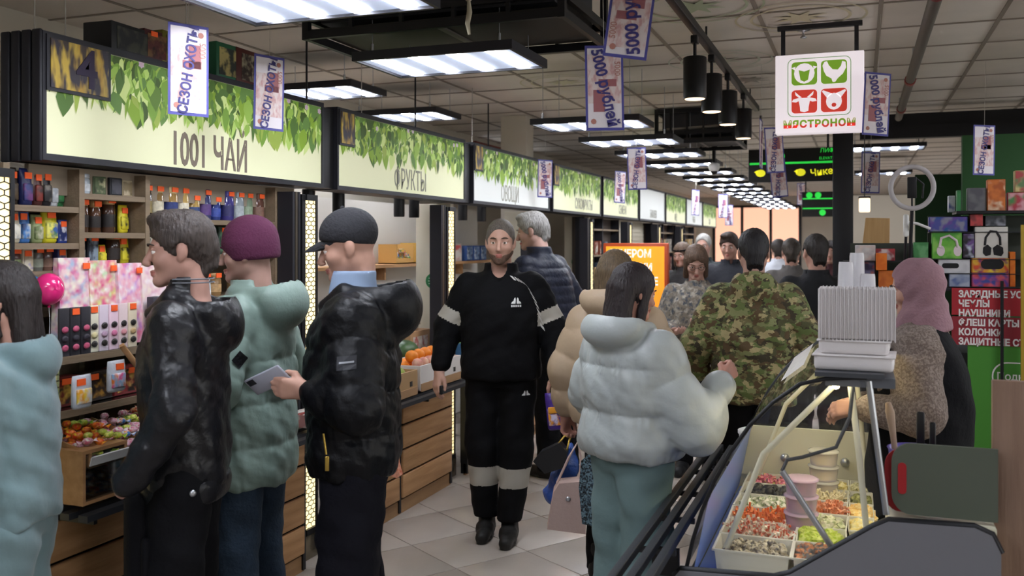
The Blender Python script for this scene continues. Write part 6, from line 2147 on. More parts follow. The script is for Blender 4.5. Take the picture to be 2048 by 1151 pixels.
gm = MB().ball((0, 0, 0), .045, 10).mesh('pomelo', mat('pomelo_green', '#9aa848', .5, bump=.1, bscale=80))
fruit_heap('pomelo', gm, [(-2.7 + .1 * (i % 3) - .03, 4.55 + .095 * (i // 3), ZT + .135) for i in range(12)], lambda i: 'green-yellow pomelo in the kraft fruit carton', 'pomelo', 'pomelos in the kraft carton')
t = pouch(.2, .24, .12, '#b8b4b0', ['#d8d8dc', '#4a4440', '#8a8480', '#ecebea'], False, print_scale=14)
t.location = (-2.95, 5.78, ZT + .3)
tag(t, 'big crinkled silver bag stacked beside the cream pier', 'bag', 'bags at the fruit stall end')
st = empty('goods_box', (-2.95, 5.78, ZT), 0, 'brown carton stack under the crinkled silver bag', 'carton')
MB().rbox((0, 0, .15), (.2, .3, .298), .004).build('box', mat('kraft', '#b08a64', .8), st)
MB().box((.102, 0, .16), (.003, .22, .2)).build('label', patch_mat('box_label_soft', ['#c8b8a8', '#b04a40', '#e0d8d0'], 12), st)
for i, (y, z, c_) in enumerate(((5.66, ZT + .18, '#dcdfe6'), (5.8, ZT + .001, '#d8dade'))):
    t = pouch(.17, .2, .1, c_, ['#e4e6ea', '#a8b0c0', '#c8d0d8'], False, print_scale=10)
    t.location = (-2.68, y, z if i else ZT + .001)
    tag(t, ['white translucent produce bag on the fruit counter end', 'white carrier bag hanging over the counter edge by the honeycomb post'][i], 'bag', 'bags at the fruit stall end')
# vegetables behind the walking man
fb3 = fbox('blue crate of greens at the vegetable counter behind the walking man', (-2.63, 6.5, ZT), .6, .3, .17, '#3f6f9a')
cab = MB()
for k in range(9):
    a = k * .7
    cab.ball((.03 * math.cos(a), .03 * math.sin(a), .01 * (k % 3)), .05, 8, sq=(1, .8, .9))
cabm = cab.mesh('lettuce', mat('lettuce_leaf', '#8aa860', .6, vary=.25, vscale=16, bump=.4, bscale=40))
fruit_heap('lettuce', cabm, [(-2.7 + .14 * (i % 2), 6.27 + .15 * (i // 2), ZT + .15) for i in range(8)], lambda i: 'pale green lettuce head in the blue crate', 'lettuce', 'lettuce heads in the blue crate')
fb4 = fbox('white carton of tomatoes farther along the vegetable counter', (-2.63, 7.25, ZT), .6, .3, .15, '#d8d4cc')
tomm = MB().ball((0, 0, 0), .036, 10, sq=(1, 1, .85)).mesh('tomato', mat('tomato_red', '#c8392a', .35))
fruit_heap('tomato', tomm, [(-2.72 + .08 * (i % 3), 7.02 + .08 * (i // 3), ZT + .13) for i in range(18)], lambda i: 'red tomato in the white vegetable carton', 'tomato', 'tomatoes in the white carton')
# darker stalls farther on: back walls with shelves and cartons
for i, (ya, yb, c_, lab) in enumerate(((9.75, 11.3, '#4a3f38', 'dark shelving with packets behind the orange lightbox'), (11.5, 13.1, '#b8b09c', 'pale roller shutter of the sixth stall'), (13.3, 14.9, '#4a382c', 'brown shelving of the seventh stall'), (15.1, 16.9, '#4c443a', 'brown shelving of the farthest stall'))):
    t = empty('stall_shelving' if 'shutter' not in lab else 'roller_shutter', (-2.92, (ya + yb) / 2, 0), 0, lab, 'shelving' if 'shutter' not in lab else 'shutter')
    L_ = yb - ya
    MB().box((-.02, 0, 1.345), (.04, L_, 1.18)).build('panel', mat('stall_' + c_.strip('#'), c_, .7), t)
    if 'shutter' in lab:
        sl = MB().box((0, 0, 0), (.014, L_, .05)).mesh('shutter_slat', mat('shutter', '#bdb5a2', .6))
        for k in range(20):
            place('shutter_slat', sl, t, (.008, 0, .79 + .057 * k))
    else:
        for k in range(1, 5):
            MB().box((.05, 0, .6 + .3 * k), (.1, L_, .02)).build('shelf', M_SHELF, t)
        for y in (-L_ / 2, 0, L_ / 2):
            MB().box((.05, y, 1.345), (.1, .03, 1.18)).build('upright', M_DARK, t)
    if 'shutter' not in lab:
        for r_ in range(3):
            for q in range(7):
                c2 = RG.choice(['#8a4a34', '#b89a68', '#4a5a6a', '#6a7a4a', '#a8a098', '#7a3a34', '#3a3f4a'])
                o = carton(.13, .07, RG.uniform(.12, .22), c2, [c2, '#d8d0c0', '#3a3430'], False, 14, name='packet')
                o.location = (-2.87, ya + L_ * (q + .5) / 7, .611 + .3 * (r_ + 1))
                stall = {0: 'fifth', 2: 'seventh', 3: 'eighth'}[i]
                tag(o, 'packet %s from the left, shelf %s from the bottom, behind the %s stall sign' % (ORD[q], ORD[r_], stall), 'packet', 'packets of the farther stalls')

# orange lightbox stand
ob_ = onY(1270, 545, 8.3)
t = empty('orange_lightbox', (ob_.x, 8.3, 0), 0, 'orange backlit stand sign reading ВЕЧЕРОМ before the stalls', 'sign')
zc_ = ob_.z
MB().rbox((0, .04, zc_ - .06), (.6, .08, .66), .008).build('case', mat('case_orange', '#b8481c', .5), t)
MB().box((0, -.003, zc_ - .06), (.54, .006, .6)).build('lit_face', mat('lit_orange', '#f98a22', .5, emit=.3, col2='#f8b62a', vscale=1.4), t)
for k, tx in enumerate(('ВЕЧЕРОМ', 'ПОКУПКИ', 'ВЫГОДНЕЕ')):
    lettering(tx, mat('lit_letter', '#f6e6e4', .5, emit=.3), t, (-.235, -.0075, zc_ + .17 - .125 * k), .098, .82, .001, .003, align='LEFT')
for x in (-.22, .22):
    MB().box((x, .04, (zc_ - .38) / 2), (.03, .03, zc_ - .38)).build('leg', M_DARK, t)
MB().box((0, .04, .01), (.6, .3, .02)).build('base', M_DARK, t)

# ================================================================== DELI CASE
DY0, DY1 = 3.0, 4.3
M_ENDGREY = mat('end_cap_grey', '#74747a', .45)
M_CASEW = mat('case_cream', '#dcd8c0', .4)
dc = empty('deli_case', (0, 0, 0), 0, 'curved-glass deli case filled with trays of pickles and salads', 'display case')
cap = [(-.56, .02), (-.56, .575), (-.54, .6), (-.25, .612), (-.2, .63), (.04, .80), (.08, .822), (.31, .828), (.355, .81), (.378, .76), (.378, .02)]
MB().prism(cap, 'y', DY0 - .035, DY0 - .002).build('end_cap', M_ENDGREY, dc)
MB().tube([(x, DY0 - .02, z) for x, z in cap[1:10]], .012, 8).build('end_trim', M_BLACK, dc)
MB().prism([(max(-.56, min(.02, x)), min(z, .82)) for x, z in cap], 'y', DY1 + .002, DY1 + .03).build('end_cap', M_CASEW, dc)
MB().box((-.27, (DY0 + DY1) / 2, .26), (.57, DY1 - DY0, .5)).box((.197, 3.225, .26), (.36, .44, .5)).build('base', mat('case_base', '#3f4147', .5), dc)
MB().box((-.225, (DY0 + DY1) / 2, .525), (.57, DY1 - DY0 - .006, .02)).build('deck', M_CASEW, dc)
MB().box((.227, 3.225, .667), (.29, .44, .3)).build('rear_worktop', M_CASEW, dc)
prof = [(-.525, .6), (-.505, .69), (-.475, .79), (-.434, .89), (-.385, .985), (-.325, 1.074), (-.255, 1.15), (-.174, 1.212), (-.1, 1.232), (-.02, 1.24)]
m = MB()
vs, fs = [], []
for x, z in prof:
    vs += [(x, DY0, z), (x, DY1, z)]
for i in range(len(prof) - 1):
    fs.append((2 * i, 2 * i + 2, 2 * i + 3, 2 * i + 1))
m.add(vs, fs, 0, True)
m.build('front_glass', M_GLASS, dc)
endp = prof + [(.0, 1.23), (.065, .83), (-.19, .62)]
for y, nm in ((DY0, 'end_glass'), (DY1, 'end_glass')):
    MB().add([(x, y, z) for x, z in endp], [tuple(range(len(endp)))]).build(nm, M_GLASS, dc)
    MB().tube([(x, y, z) for x, z in prof + [(.02, 1.242)]], .0065, 8).build('glass_seal', M_BLACK if y == DY0 else M_RAIL, dc)
MB().box((-.03, (DY0 + DY1) / 2, 1.247), (.2, DY1 - DY0 + .02, .014)).build('top_board', mat('case_top', '#4c4f55', .3, .3), dc)
MB().box((-.0, (DY0 + DY1) / 2, 1.225), (.2, DY1 - DY0 - .02, .03)).build('lamp_housing', mat('lamp_grey', '#5d6066', .4), dc)
MB().tube([(-.07, DY0 + .06, 1.205), (-.07, DY1 - .06, 1.205)], .012, 8).build('lamp_tube', mat('deli_lamp', '#fff0c0', .5, emit=13.0), dc)
# rear sash, brackets, far inner panel
for y in (DY0 + .015, DY1 - .015):
    MB().tube([(.025, y, 1.23), (.075, y, .83)], .011, 6).build('rear_post', M_STEEL, dc)
MB().add([(.02, DY0 + .02, 1.22), (.075, DY0 + .02, .84), (.075, DY1 - .02, .84), (.02, DY1 - .02, 1.22)], [(0, 1, 2, 3)]).build('rear_glass', M_GLASS, dc)
ip_ = [(-.505, .61), (-.5, .69), (-.47, .79), (-.45, .83), (.05, .83), (.06, .61)]
MB().prism(ip_, 'y', DY1 - .03, DY1 - .012).build('inner_panel', M_CASEW, dc)
for x in (-.31, -.06):
    MB().ball((x, DY1 - .045, .7), .02, 12).build('knob', M_STEEL, dc)
for y in (DY0 + .16, DY1 - .12):
    MB().tube([(-.06, y, 1.21), (-.3, y, .95), (-.43, y, .6)], .011, 6).build('bracket', M_CASEW, dc)
    MB().tube([(-.03, y, 1.21), (.0, y, .95), (.03, y, .62)], .011, 6).build('bracket', M_CASEW, dc)
MB().tube([(-.02, DY0 + .12, 1.2), (-.03, DY0 + .1, 1.1), (-.07, DY0 + .07, 1.01), (-.17, DY0 + .05, .975), (-.215, DY0 + .04, .965), (-.23, DY0 + .035, .93)], .006, 8).build('cable', M_RAIL, dc)
MB().tube([(-.23, DY0 + .035, .93), (-.03, DY0 + .035, .63)], .01, 8).build('prop_rod', M_STEEL, dc)
MB().add([(-.51, DY0 + .01, .56), (-.51, DY1 - .02, .56), (-.455, DY1 - .02, .83), (-.455, DY0 + .01, .83)], [(0, 1, 2, 3)]).box((-.48, (DY0 + DY1) / 2, .545), (.06, DY1 - DY0 - .03, .01)).build('blue_liner', mat('blue_film', '#6f8cd8', .35), dc)
# white label strip lying on the curved glass
MB().add([(-.27, DY0 + .5, 1.145), (-.19, DY0 + .5, 1.21), (-.19, DY1 - .05, 1.21), (-.27, DY1 - .05, 1.145)], [(0, 1, 2, 3)]).build('paper_strip', mat('strip_paper', '#d8d4ce', .7, vary=.1, vscale=30), dc)

# front rail rack
rk = empty('bag_rack', (-.628, 3.38, .66), 0, 'black slatted bag rack running along the front of the deli case', 'rack')
sl = MB().rbox((0, 0, 0), (.026, 2.35, .03), .003).mesh('slat', M_RAIL)
for k in range(3):
    place('slat', sl, rk, (-.055 + .052 * k, 0, 0))
cb = MB().box((0, 0, 0), (.135, .016, .018)).mesh('crossbar', M_RAIL)
for k in range(7):
    place('crossbar', cb, rk, (0, -1.1 + .365 * k, -.02))
for y in (-.3, .85):
    MB().box((.02, y, -.075), (.09, .02, .09)).build('bracket', M_BLACK, rk)

# trays with food
M_TRAY = mat('tray_plastic', '#efebdc', .25, alpha=.9)
def tray_mesh(w_, d_, h_):
    m = MB()
    m.box((0, 0, .003), (w_ * .9, d_ * .9, .006))
    o_ = [(-1, -1), (1, -1), (1, 1), (-1, 1)]
    vs = [(x * w_ * .45, y * d_ * .45, .004) for x, y in o_] + [(x * w_ * .49, y * d_ * .49, h_) for x, y in o_] + [(x * w_ * .52, y * d_ * .52, h_) for x, y in o_] + [(x * w_ * .52, y * d_ * .52, h_ - .006) for x, y in o_]
    fs = []
    for r_ in range(3):
        for k in range(4):
            fs.append((r_ * 4 + k, r_ * 4 + (k + 1) % 4, r_ * 4 + 4 + (k + 1) % 4, r_ * 4 + 4 + k))
    m.add(vs, fs)
    return m.mesh('tray_body', M_TRAY)
def heap(w_, d_, h_, n_, size, kind_):
    m = MB()
    for k in range(n_):
        x, y = RG.uniform(-.44, .44) * w_, RG.uniform(-.44, .44) * d_
        top = 1 - .45 * ((2 * x / w_) ** 2 + (2 * y / d_) ** 2) / 2
        z = h_ * .45 + (h_ * .55 * top) * RG.random() ** .6
        e = Euler((RG.uniform(0, 3), RG.uniform(0, 3), RG.uniform(0, 3))).to_matrix().to_4x4()
        M_ = Matrix.Translation((x, y, z)) @ e
        s_ = size * RG.uniform(.7, 1.25)
        if kind_ == 'cube':
            m.box((0, 0, 0), (s_, s_, s_ * .8), M=M_)
        elif kind_ == 'strip':
            m.box((0, 0, 0), (s_ * 3.2, s_ * .35, s_ * .35), M=M_)
        else:
            m.ball((0, 0, 0), s_ * .6, 7, M=M_, sq=(1, 1, .75))
    m.box((0, 0, h_ * .3), (w_ * .88, d_ * .88, h_ * .55))
    return m
FOOD = [  # column, row from the far end, description, colours, kind, size
    (0, 0, 'pink pickled cubes with yellow-green bits', ['#d85a7a', '#c8b85a', '#e88aa0', '#a8485c'], 'cube', .018),
    (0, 1, 'black wood-ear mushrooms heaped high', ['#2a2620', '#3c382e', '#1c1916'], 'ball', .028),
    (0, 2, 'white brined cheese with herbs', ['#eeead8', '#f4f0e0', '#8a9a6a'], 'cube', .022),
    (0, 3, 'orange shredded carrot salad', ['#f07a2c', '#e8662a', '#f4984a'], 'strip', .016),
    (0, 4, 'white cabbage salad with red pepper strips', ['#ece4cc', '#f2ecd8', '#d8603c'], 'strip', .018),
    (0, 5, 'cream mushroom salad with dark olives', ['#d8ccb0', '#b8a888', '#5a5048'], 'ball', .02),
    (1, 0, 'yellow pickled slices in brine', ['#e8d890', '#d8c470', '#f0e4b0'], 'cube', .02),
    (1, 1, 'pale cheese strings', ['#ece0b8', '#e0d09c'], 'strip', .016),
    (1, 2, 'orange salted fish shreds', ['#e8905c', '#d87a44', '#f0b088'], 'strip', .016),
    (1, 3, 'pale green cucumber salad', ['#d0d4a0', '#b8c088', '#e8e4c8'], 'cube', .018),
    (1, 4, 'yellow-green sliced peppers', ['#c8d848', '#b0c43a', '#dce47a'], 'cube', .024),
    (1, 5, 'dark stuffed aubergines with orange filling', ['#4a4642', '#6a6058', '#c87a44'], 'ball', .03),
    (2, 0, 'pale salad in brine', ['#d8d4a8', '#a8a468', '#e4e0c0'], 'cube', .018),
    (2, 1, 'green olive salad', ['#8a8a44', '#a8a45c', '#6a6a34'], 'ball', .016),
    (2, 2, 'golden fried cheese pieces', ['#f0c870', '#e8b858', '#f4dc98'], 'cube', .024),
    (2, 3, 'yellow pickled cauliflower', ['#f0dc88', '#e4c868', '#f4e8b0'], 'ball', .022)]
COLX = [(-.335, .245), (-.125, .16), (.005, .085)]
tmesh = {}
for c_, r_, desc, cols, kind_, size in FOOD:
    x, w_ = COLX[c_]
    y = DY1 - .16 - .185 * r_
    h_ = .095
    if c_ not in tmesh:
        tmesh[c_] = tray_mesh(w_, .175, h_)
    t = empty('food_tray', (x, y, .536), R(RG.uniform(-2, 2)), 'plastic tray of %s in the deli case' % desc, 'food tray', 'food trays in the deli case')
    place('tray_body', tmesh[c_], t)
    heap(w_ * .92, .16, h_, 130 if kind_ != 'strip' else 180, size * 1.25, kind_).build('filling', patch_mat('food_%d_%d' % (c_, r_), cols, 55, .4), t, kind='stuff')
M_TUB = mat('clear_tub', '#e8e0e4', .12, alpha=.45)
for k, (x, y, z0, n_, col, lab) in enumerate(((-.2, 3.52, .615, 3, '#b0508c', 'magenta'), (-.14, 4.02, .615, 3, '#e4d08a', 'pale yellow'))):
    for q in range(n_):
        t = empty('round_tub', (x, y, z0 + .062 * q), 0, 'round tub of %s salad in the deli case, %s from the bottom' % (lab, ORD[q]), 'tub', 'round salad tubs')
        MB().lathe([(.052, 0), (.058, .05), (.061, .052)], 20).build('tub', M_TUB, t)
        MB().lathe([(.049, .004), (.053, .04), (.001, .044)], 20).build('filling', mat('fill_' + col.strip('#'), col, .5, vary=.3, vscale=60), t)
        MB().lathe([(.062, .052), (.062, .057), (.05, .0605), (.001, .0605)], 20).build('lid', mat('tub_lid_' + lab.split()[0], '#e8c8d8' if k == 0 else '#efe9d4', .15, alpha=.6), t)

# containers on top of the case
M_PP = mat('milky_plastic', '#e9e4e4', .3, alpha=.93)
ZTB = 1.2545
for i, (z, w_, d_, h_, dx) in enumerate(((ZTB, .232, .17, .05, 0), (ZTB + .051, .205, .16, .045, .0))):
    t = empty('container_tray', (-.015 + dx, 3.12, z), R(-3), 'flat milky container under the nested block on the deli case, %s' % ['lower of two', 'upper of two'][i], 'container', 'milky containers on the deli case')
    MB().rbox((0, 0, h_ / 2), (w_, d_, h_), .012).build('tray', M_PP, t)
    MB().rbox((0, 0, h_ - .004), (w_ + .01, d_ + .01, .006), .002).build('rim', M_PP, t)
plate = MB().rbox((0, 0, .078), (.0085, .16, .156), .004).mesh('container', M_PP)
lipm = MB().rbox((0, 0, .078), (.003, .168, .164), .0012).mesh('rim', M_PP)
for k in range(20):
    o = place('nested_container', plate, None, (-.118 + .0112 * k, 3.12, ZTB + .0975), 0, 'ribbed milky container standing on edge in the nested block, %s from the left' % ORD[k], 'container', 'nested containers on the deli case')
    place('rim', lipm, o, (.0058, 0, -.002))
for i, (x, y, h_) in enumerate(((-.045, 3.36, .33), (.025, 3.36, .29), (-.01, 3.45, .36))):
    t = empty('cup_stack', (x, y, ZTB), 0, 'stack of clear plastic cups behind the milky containers, %s' % ['left', 'right', 'rearmost'][i], 'cup stack', 'cup stacks on the deli case')
    MB().lathe([(.036, 0), (.037, .01), (.034, .012), (.024, h_ - .01), (.022, h_)], 18).build('top_cup', mat('clear_cup', '#e4e2e6', .15, alpha=.8), t)
    ring = MB().lathe([(.0385, 0), (.039, .003), (.037, .005)], 18).mesh('cup_rim', mat('clear_cup', '#e4e2e6', .15, alpha=.8))
    for q in range(8):
        o = place('cup_rim', ring, t, (0, 0, .012 + q * .022))
        o.scale = (1 - .035 * q, 1 - .035 * q, 1)
# lidded bucket at the far end
t = empty('plastic_bucket', (-.46, 4.42, .66), 0, 'white lidded plastic bucket at the far end of the deli case', 'bucket')
MB().lathe([(.06, -.01), (.07, .11)], 18).build('body', M_WHITE, t)
MB().lathe([(.074, .105), (.074, .12), (.06, .126), (.001, .126)], 18).build('lid', M_WHITE, t)
MB().box((-.46, 4.42, .64), (.2, .2, .02)).build('bucket_ledge', M_CASEW, None, 'small cream ledge carrying the lidded bucket', 'ledge')
MB().box((-.46, 4.42, .315), (.18, .18, .63)).build('ledge_cabinet', mat('case_base', '#3f4147', .5), None, 'dark slim cabinet under the small cream ledge', 'cabinet')

# worktop behind: chopping boards, bucket of tools, wooden partition
t = empty('chopping_board', (.235, 3.05, .828), 0, 'dark olive chopping board with red handle slot leaning at the case end', 'chopping board')
bp = [(.145, .0), (.145, .215)] + [(-.09 - .055 * math.sin(R(a)), .155 + .06 * math.cos(R(a))) for a in range(0, 91, 15)] + [(-.09 - .055 * math.cos(R(a)), .06 - .06 * math.sin(R(a))) for a in range(0, 91, 15)]
MB().prism(bp, 'y', -.006, .006).build('board', mat('olive_board', '#545a4e', .6), t)
MB().prism(rrect(-.115, .108, .024, .095, .0115, 6), 'y', -.0075, -.006).build('handle_slot', mat('board_red', '#a01c22', .5), t)
t = empty('chopping_board', (.2, 3.075, .828), 0, 'red chopping board showing behind the olive one', 'chopping board')
MB().prism([(x * .75 - .02, z * .88) for x, z in bp], 'y', -.005, .005).build('board', mat('board_red', '#a01c22', .5), t)
t = empty('tool_bucket', (.17, 3.19, .822), 0, 'violet bucket holding wooden spoon and knives behind the chopping board', 'bucket')
MB().lathe([(.07, 0), (.085, .17), (.09, .178), (.084, .178), (.066, .006), (.001, .006)], 20).build('bucket', mat('violet_plastic', '#5a46a0', .4), t)
sp2 = empty('wooden_spoon', (.12, 3.19, .83), 0, 'wooden spoon handle standing in the violet bucket', 'spoon')
MB().tube([(.0, 0, .01), (-.02, 0, .2), (-.03, .0, .28), (-.036, 0, .31)], [.008, .009, .014, .008], 8).build('handle', mat('pale_wood', '#a88f78', .6), sp2)
for i, x in enumerate((.18, .215)):
    kn = empty('knife', (x, 3.2, .83), 0, ['thick black-handled knife standing in the violet bucket', 'slim black-handled knife standing in the violet bucket'][i], 'knife')
    MB().rbox((0, 0, .22 - .03 * i), (.024 - .006 * i, .016, .13), .006).build('handle', M_BLACK, kn)
    MB().box((0, 0, .085), (.018, .002, .15)).build('blade', M_STEEL, kn)
MB().rbox((.62, 3.1, .62), (.5, .03, 1.24), .002).build('partition', wood_mat('walnut_panel', '#8d7260', '#7b604f', axis=2), None, 'brown wood-grain partition board at the right edge', 'partition')
t = empty('shrimp_bag', (.3, 3.3, .822), 0, 'small pinkish food bag behind the chopping board', 'food bag')
MB().rbox((0, 0, .07), (.1, .08, .14), .03).build('bag', mat('pinkish_food', '#c88474', .4, col2='#e8d0c4', vscale=30), t)

# ================================================================== ELECTRONICS KIOSK
KY = 6.0
def kx(px, py=500, Y=KY):
    return onY(px, py, Y).x
def kz(px, py, Y=KY):
    return onY(px, py, Y).z
ks = empty('kiosk_stand', (0, 0, 0), 0, 'electronics kiosk counter with red signs and green front', 'kiosk')
xl, xr = kx(1705), kx(2120)
MB().box(((xl + xr) / 2, KY + .3, .5), (xr - xl, .5, 1.0)).build('counter', mat('kiosk_dark', '#2c2c2e', .6), ks)
MB().box(((kx(1935) + xr) / 2, KY - .005, (kz(1990, 690) + .35) / 2), (xr - kx(1935), .02, kz(1990, 690) - .35)).build('green_front', mat('kiosk_green', '#468a2e', .5), ks)
MB().box(((xl + xr) / 2, KY + .16, kz(1850, 574) - .01), (xr - xl, .3, .02)).build('shelf', M_DARK, ks)
zt_ = kz(1980, 424)
MB().box(((kx(1912) + xr) / 2, KY + .1, zt_), (xr - kx(1912), .26, .016)).build('top_shelf', M_BLACK, ks)
M_KRED, M_KLET = mat('kiosk_red', '#a8222c', .5), mat('kiosk_letter', '#ece8e6', .5)
for k, (y0, y1) in enumerate(((576, 630), (633, 690))):
    za, zb = kz(1970, y1), kz(1970, y0)
    p_ = MB().box(((kx(1903) + xr) / 2, KY - .012, (za + zb) / 2), (xr - kx(1903), .02, zb - za)).build('red_sign', M_KRED if k == 0 else mat('kiosk_red_dark', '#8f2430', .5), ks)
    for q, tx in enumerate((('ЗАРЯДНЫЕ УСТРОЙСТВА', 'ЧЕХЛЫ', 'НАУШНИКИ') if k == 0 else ('ФЛЕШ КАРТЫ', 'КОЛОНКИ', 'ЗАЩИТНЫЕ СТЁКЛА'))):
        lettering(tx, M_KLET, p_, (kx(1916), KY - .0235, zb - .036 - .055 * q), .052, .88, .001, .0022, align='LEFT')
xg = kx(2010)
m = MB()
o_, i_ = rrect(xg + .1, kz(2000, 752), .34, .17, .08, 8), rrect(xg + .1, kz(2000, 752), .325, .155, .075, 8)
n = len(o_)
m.add([(x, KY - .017, z) for x, z in o_] + [(x, KY - .017, z) for x, z in i_], [(k, (k + 1) % n, n + (k + 1) % n, n + k) for k in range(n)])
m.build('pill_outline', M_KLET, ks)
lettering('Подключить', M_KLET, ks, (kx(1992), KY - .018, kz(2000, 752)), .06, .95, .001, .001, align='LEFT')
MB().box((kx(2001), KY - .06, (kz(2001, 630) + .3) / 2 + .1), (.016, .016, kz(2001, 630) - .3 + .2)).build('pole', M_BLACK, ks)
MB().box((kx(2037), KY - .15, 1.0), (.02, .02, 1.5)).build('yellow_post', mat('brass_post', '#b89a3c', .35, .5), ks)
MB().box((kx(2037) + .2, KY - .15, 1.0), (.38, .006, 1.46)).build('side_pane', M_GLASS, ks)

def kbox(x0, y0, x1, y1, col, cols, desc, Y=KY, dp=.07, scale=14, face=.94):
    a, b = onY(x0, y1, Y), onY(x1, y0, Y)
    w_, h_ = abs(b.x - a.x), abs(b.z - a.z)
    t = empty('boxed_gadget', ((a.x + b.x) / 2, Y + dp / 2, min(a.z, b.z)), 0, desc, 'box', 'boxed gadgets at the electronics kiosk')
    MB().rbox((0, 0, h_ / 2), (w_, dp, h_), .003).build('box', mat('card_' + col.strip('#'), col, .45), t)
    MB().box((0, -dp / 2 - .001, h_ / 2), (w_ * face, .002, h_ * face)).build('cover_print', patch_mat('cover_%d_%d' % (x0, y0), cols, scale, .4, seed=x0 * .01, detail=1.5), t)
    return t, w_, h_, dp
kbox(1858, 433, 1935, 463, '#3a3f8a', ['#4a4f9a', '#2a5a9a', '#6a4a9a', '#8a8aa0'], 'blue-violet speaker carton above the green headphone carton')
t, w_, h_, dp = kbox(1864, 463, 1924, 518, '#5aa83a', ['#6ab83c', '#4a9a34', '#8ac85a'], 'green carton with white cat-ear headphones')
m = MB()
for sx in (-1, 1):
    m.prism(circ(sx * .045 + .012, .05, .022, .032, 14), 'y', -dp / 2 - .002, -dp / 2 - .004)
m.tube([(-.04, -dp / 2 - .003, .07), (-.03, -dp / 2 - .003, .125), (.012, -dp / 2 - .003, .14), (.05, -dp / 2 - .003, .11), (.058, -dp / 2 - .003, .07)], .008, 6)
m.build('headphone_print', mat('headset_pink', '#e4d4d8', .4), t)
kbox(1926, 466, 1949, 516, '#2a2430', ['#3a2c40', '#c8d0e0', '#1c1a22', '#6a4a8a'], 'slim dark phone carton between green and white cartons')
t, w_, h_, dp = kbox(1950, 453, 2016, 516, '#d8d4cc', ['#dcd8d0', '#e0dcd4'], 'white carton picturing black over-ear headphones')
m = MB()
yy = -dp / 2 - .0025
m.prism([(-.045, .03), (-.03, .012), (-.004, .02), (.0, .06), (-.02, .08), (-.044, .062)], 'y', yy, yy - .002)
m.prism([(.062, .03), (.05, .012), (.012, .02), (.006, .06), (.03, .08), (.06, .062)], 'y', yy, yy - .002)
m.tube([(-.034, yy, .075), (-.03, yy, .12), (-.005, yy, .158), (.025, yy, .155), (.044, yy, .12), (.046, yy, .075)], .007, 6)
m.build('headphone_print', M_BLACK, t)
t, w_, h_, dp = kbox(1877, 518, 1940, 546, '#c8c8cc', ['#d0d0d4', '#c0c0c6'], 'white carton picturing a black bar speaker')
MB().prism(rrect(-.02, .045, .09, .03, .014, 5), 'y', -dp / 2 - .002, -dp / 2 - .004).build('speaker_print', M_BLACK, t)
kbox(1898, 546, 1940, 573, '#6a7a9a', ['#8a96b0', '#5a6a9a', '#a8b0c0'], 'grey-blue carton below the bar speaker carton')
t, w_, h_, dp = kbox(1943, 516, 2019, 545, '#c87a2c', ['#e09a2c', '#d8502c', '#e8c83a', '#8a3a6a'], 'orange-yellow carton picturing a black drum speaker')
MB().prism(rrect(.01, .05, .12, .055, .026, 6), 'y', -dp / 2 - .002, -dp / 2 - .004).build('speaker_print', M_BLACK, t)
kbox(1943, 545, 2019, 573, '#8a3458', ['#b83a4a', '#6a3f9a', '#d85a6a', '#3f4a9a'], 'red-violet speaker carton above the red sign')
kbox(2020, 503, 2031, 573, '#e8761e', ['#f08228', '#e06a18'], 'tall orange phone carton at the right end')
kbox(1710, 490, 1751, 521, '#dcd8d8', ['#e4e0e0', '#c8c4c8', '#e8d8d4'], 'white router carton beside the black column')
kbox(1752, 497, 1790, 521, '#a83a40', ['#b8444a', '#d8d0d0', '#8a2c34'], 'red and white carton behind the headscarf')
kbox(1714, 523, 1750, 560, '#3a3058', ['#4a3c6a', '#2a2444', '#b85a4a', '#6a6a8a'], 'dark violet carton below the router carton')
kbox(1718, 560, 1745, 590, '#8a8494', ['#9a94a4', '#7a748a', '#c8c4d0'], 'greyish lilac carton, lowest by the plastic cups', scale=20)
kbox(1752, 506, 1774, 540, '#e0741e', ['#e87e26', '#d86814'], 'orange phone carton left of the headscarf', KY - .08)
kbox(1757, 541, 1800, 574, '#c86a24', ['#d0742c', '#b85c1c'], 'wide orange carton behind the headscarf face', KY - .02)
kbox(1827, 484, 1857, 516, '#3a7a44', ['#44884e', '#2f6a3a', '#6aa870'], 'dark green carton above the headscarf', KY + .02)
kbox(1935, 375, 1972, 423, '#6a6a70', ['#747478', '#5a5a62'], 'grey carton on the top shelf of the kiosk', KY + .02)
kbox(1975, 358, 2011, 422, '#c86a28', ['#d8762c', '#e8c8a8', '#b85a1c'], 'tall orange carton on the top shelf of the kiosk')
kbox(2015, 384, 2060, 423, '#a82a3a', ['#b83444', '#4a8a4a', '#d8a0a8'], 'red-pink carton on the top shelf of the kiosk')
kbox(1897, 391, 1910, 424, '#c8d0dc', ['#d8dce4', '#5a6ab0'], 'thin pale carton at the left end of the top shelf', KY + .12)
kbox(1914, 380, 1922, 424, '#2f7a44', ['#3a8a4e', '#256a38'], 'thin green carton at the left end of the top shelf', KY + .02)
kbox(2030, 340, 2060, 384, '#c8b878', ['#d8c88a', '#6a8a5a', '#b84a4a'], 'patterned carton stacked above the red-pink one', KY + .02)
kbox(1940, 428, 1966, 452, '#7a2a2c', ['#8a3034', '#3a2a2c', '#c84a4a'], 'small red carton under the top shelf', KY + .01)
kbox(1970, 430, 2012, 452, '#3c3f44', ['#4a4d54', '#2c2e34', '#8a8c94'], 'dark grey carton under the top shelf', KY + .03)
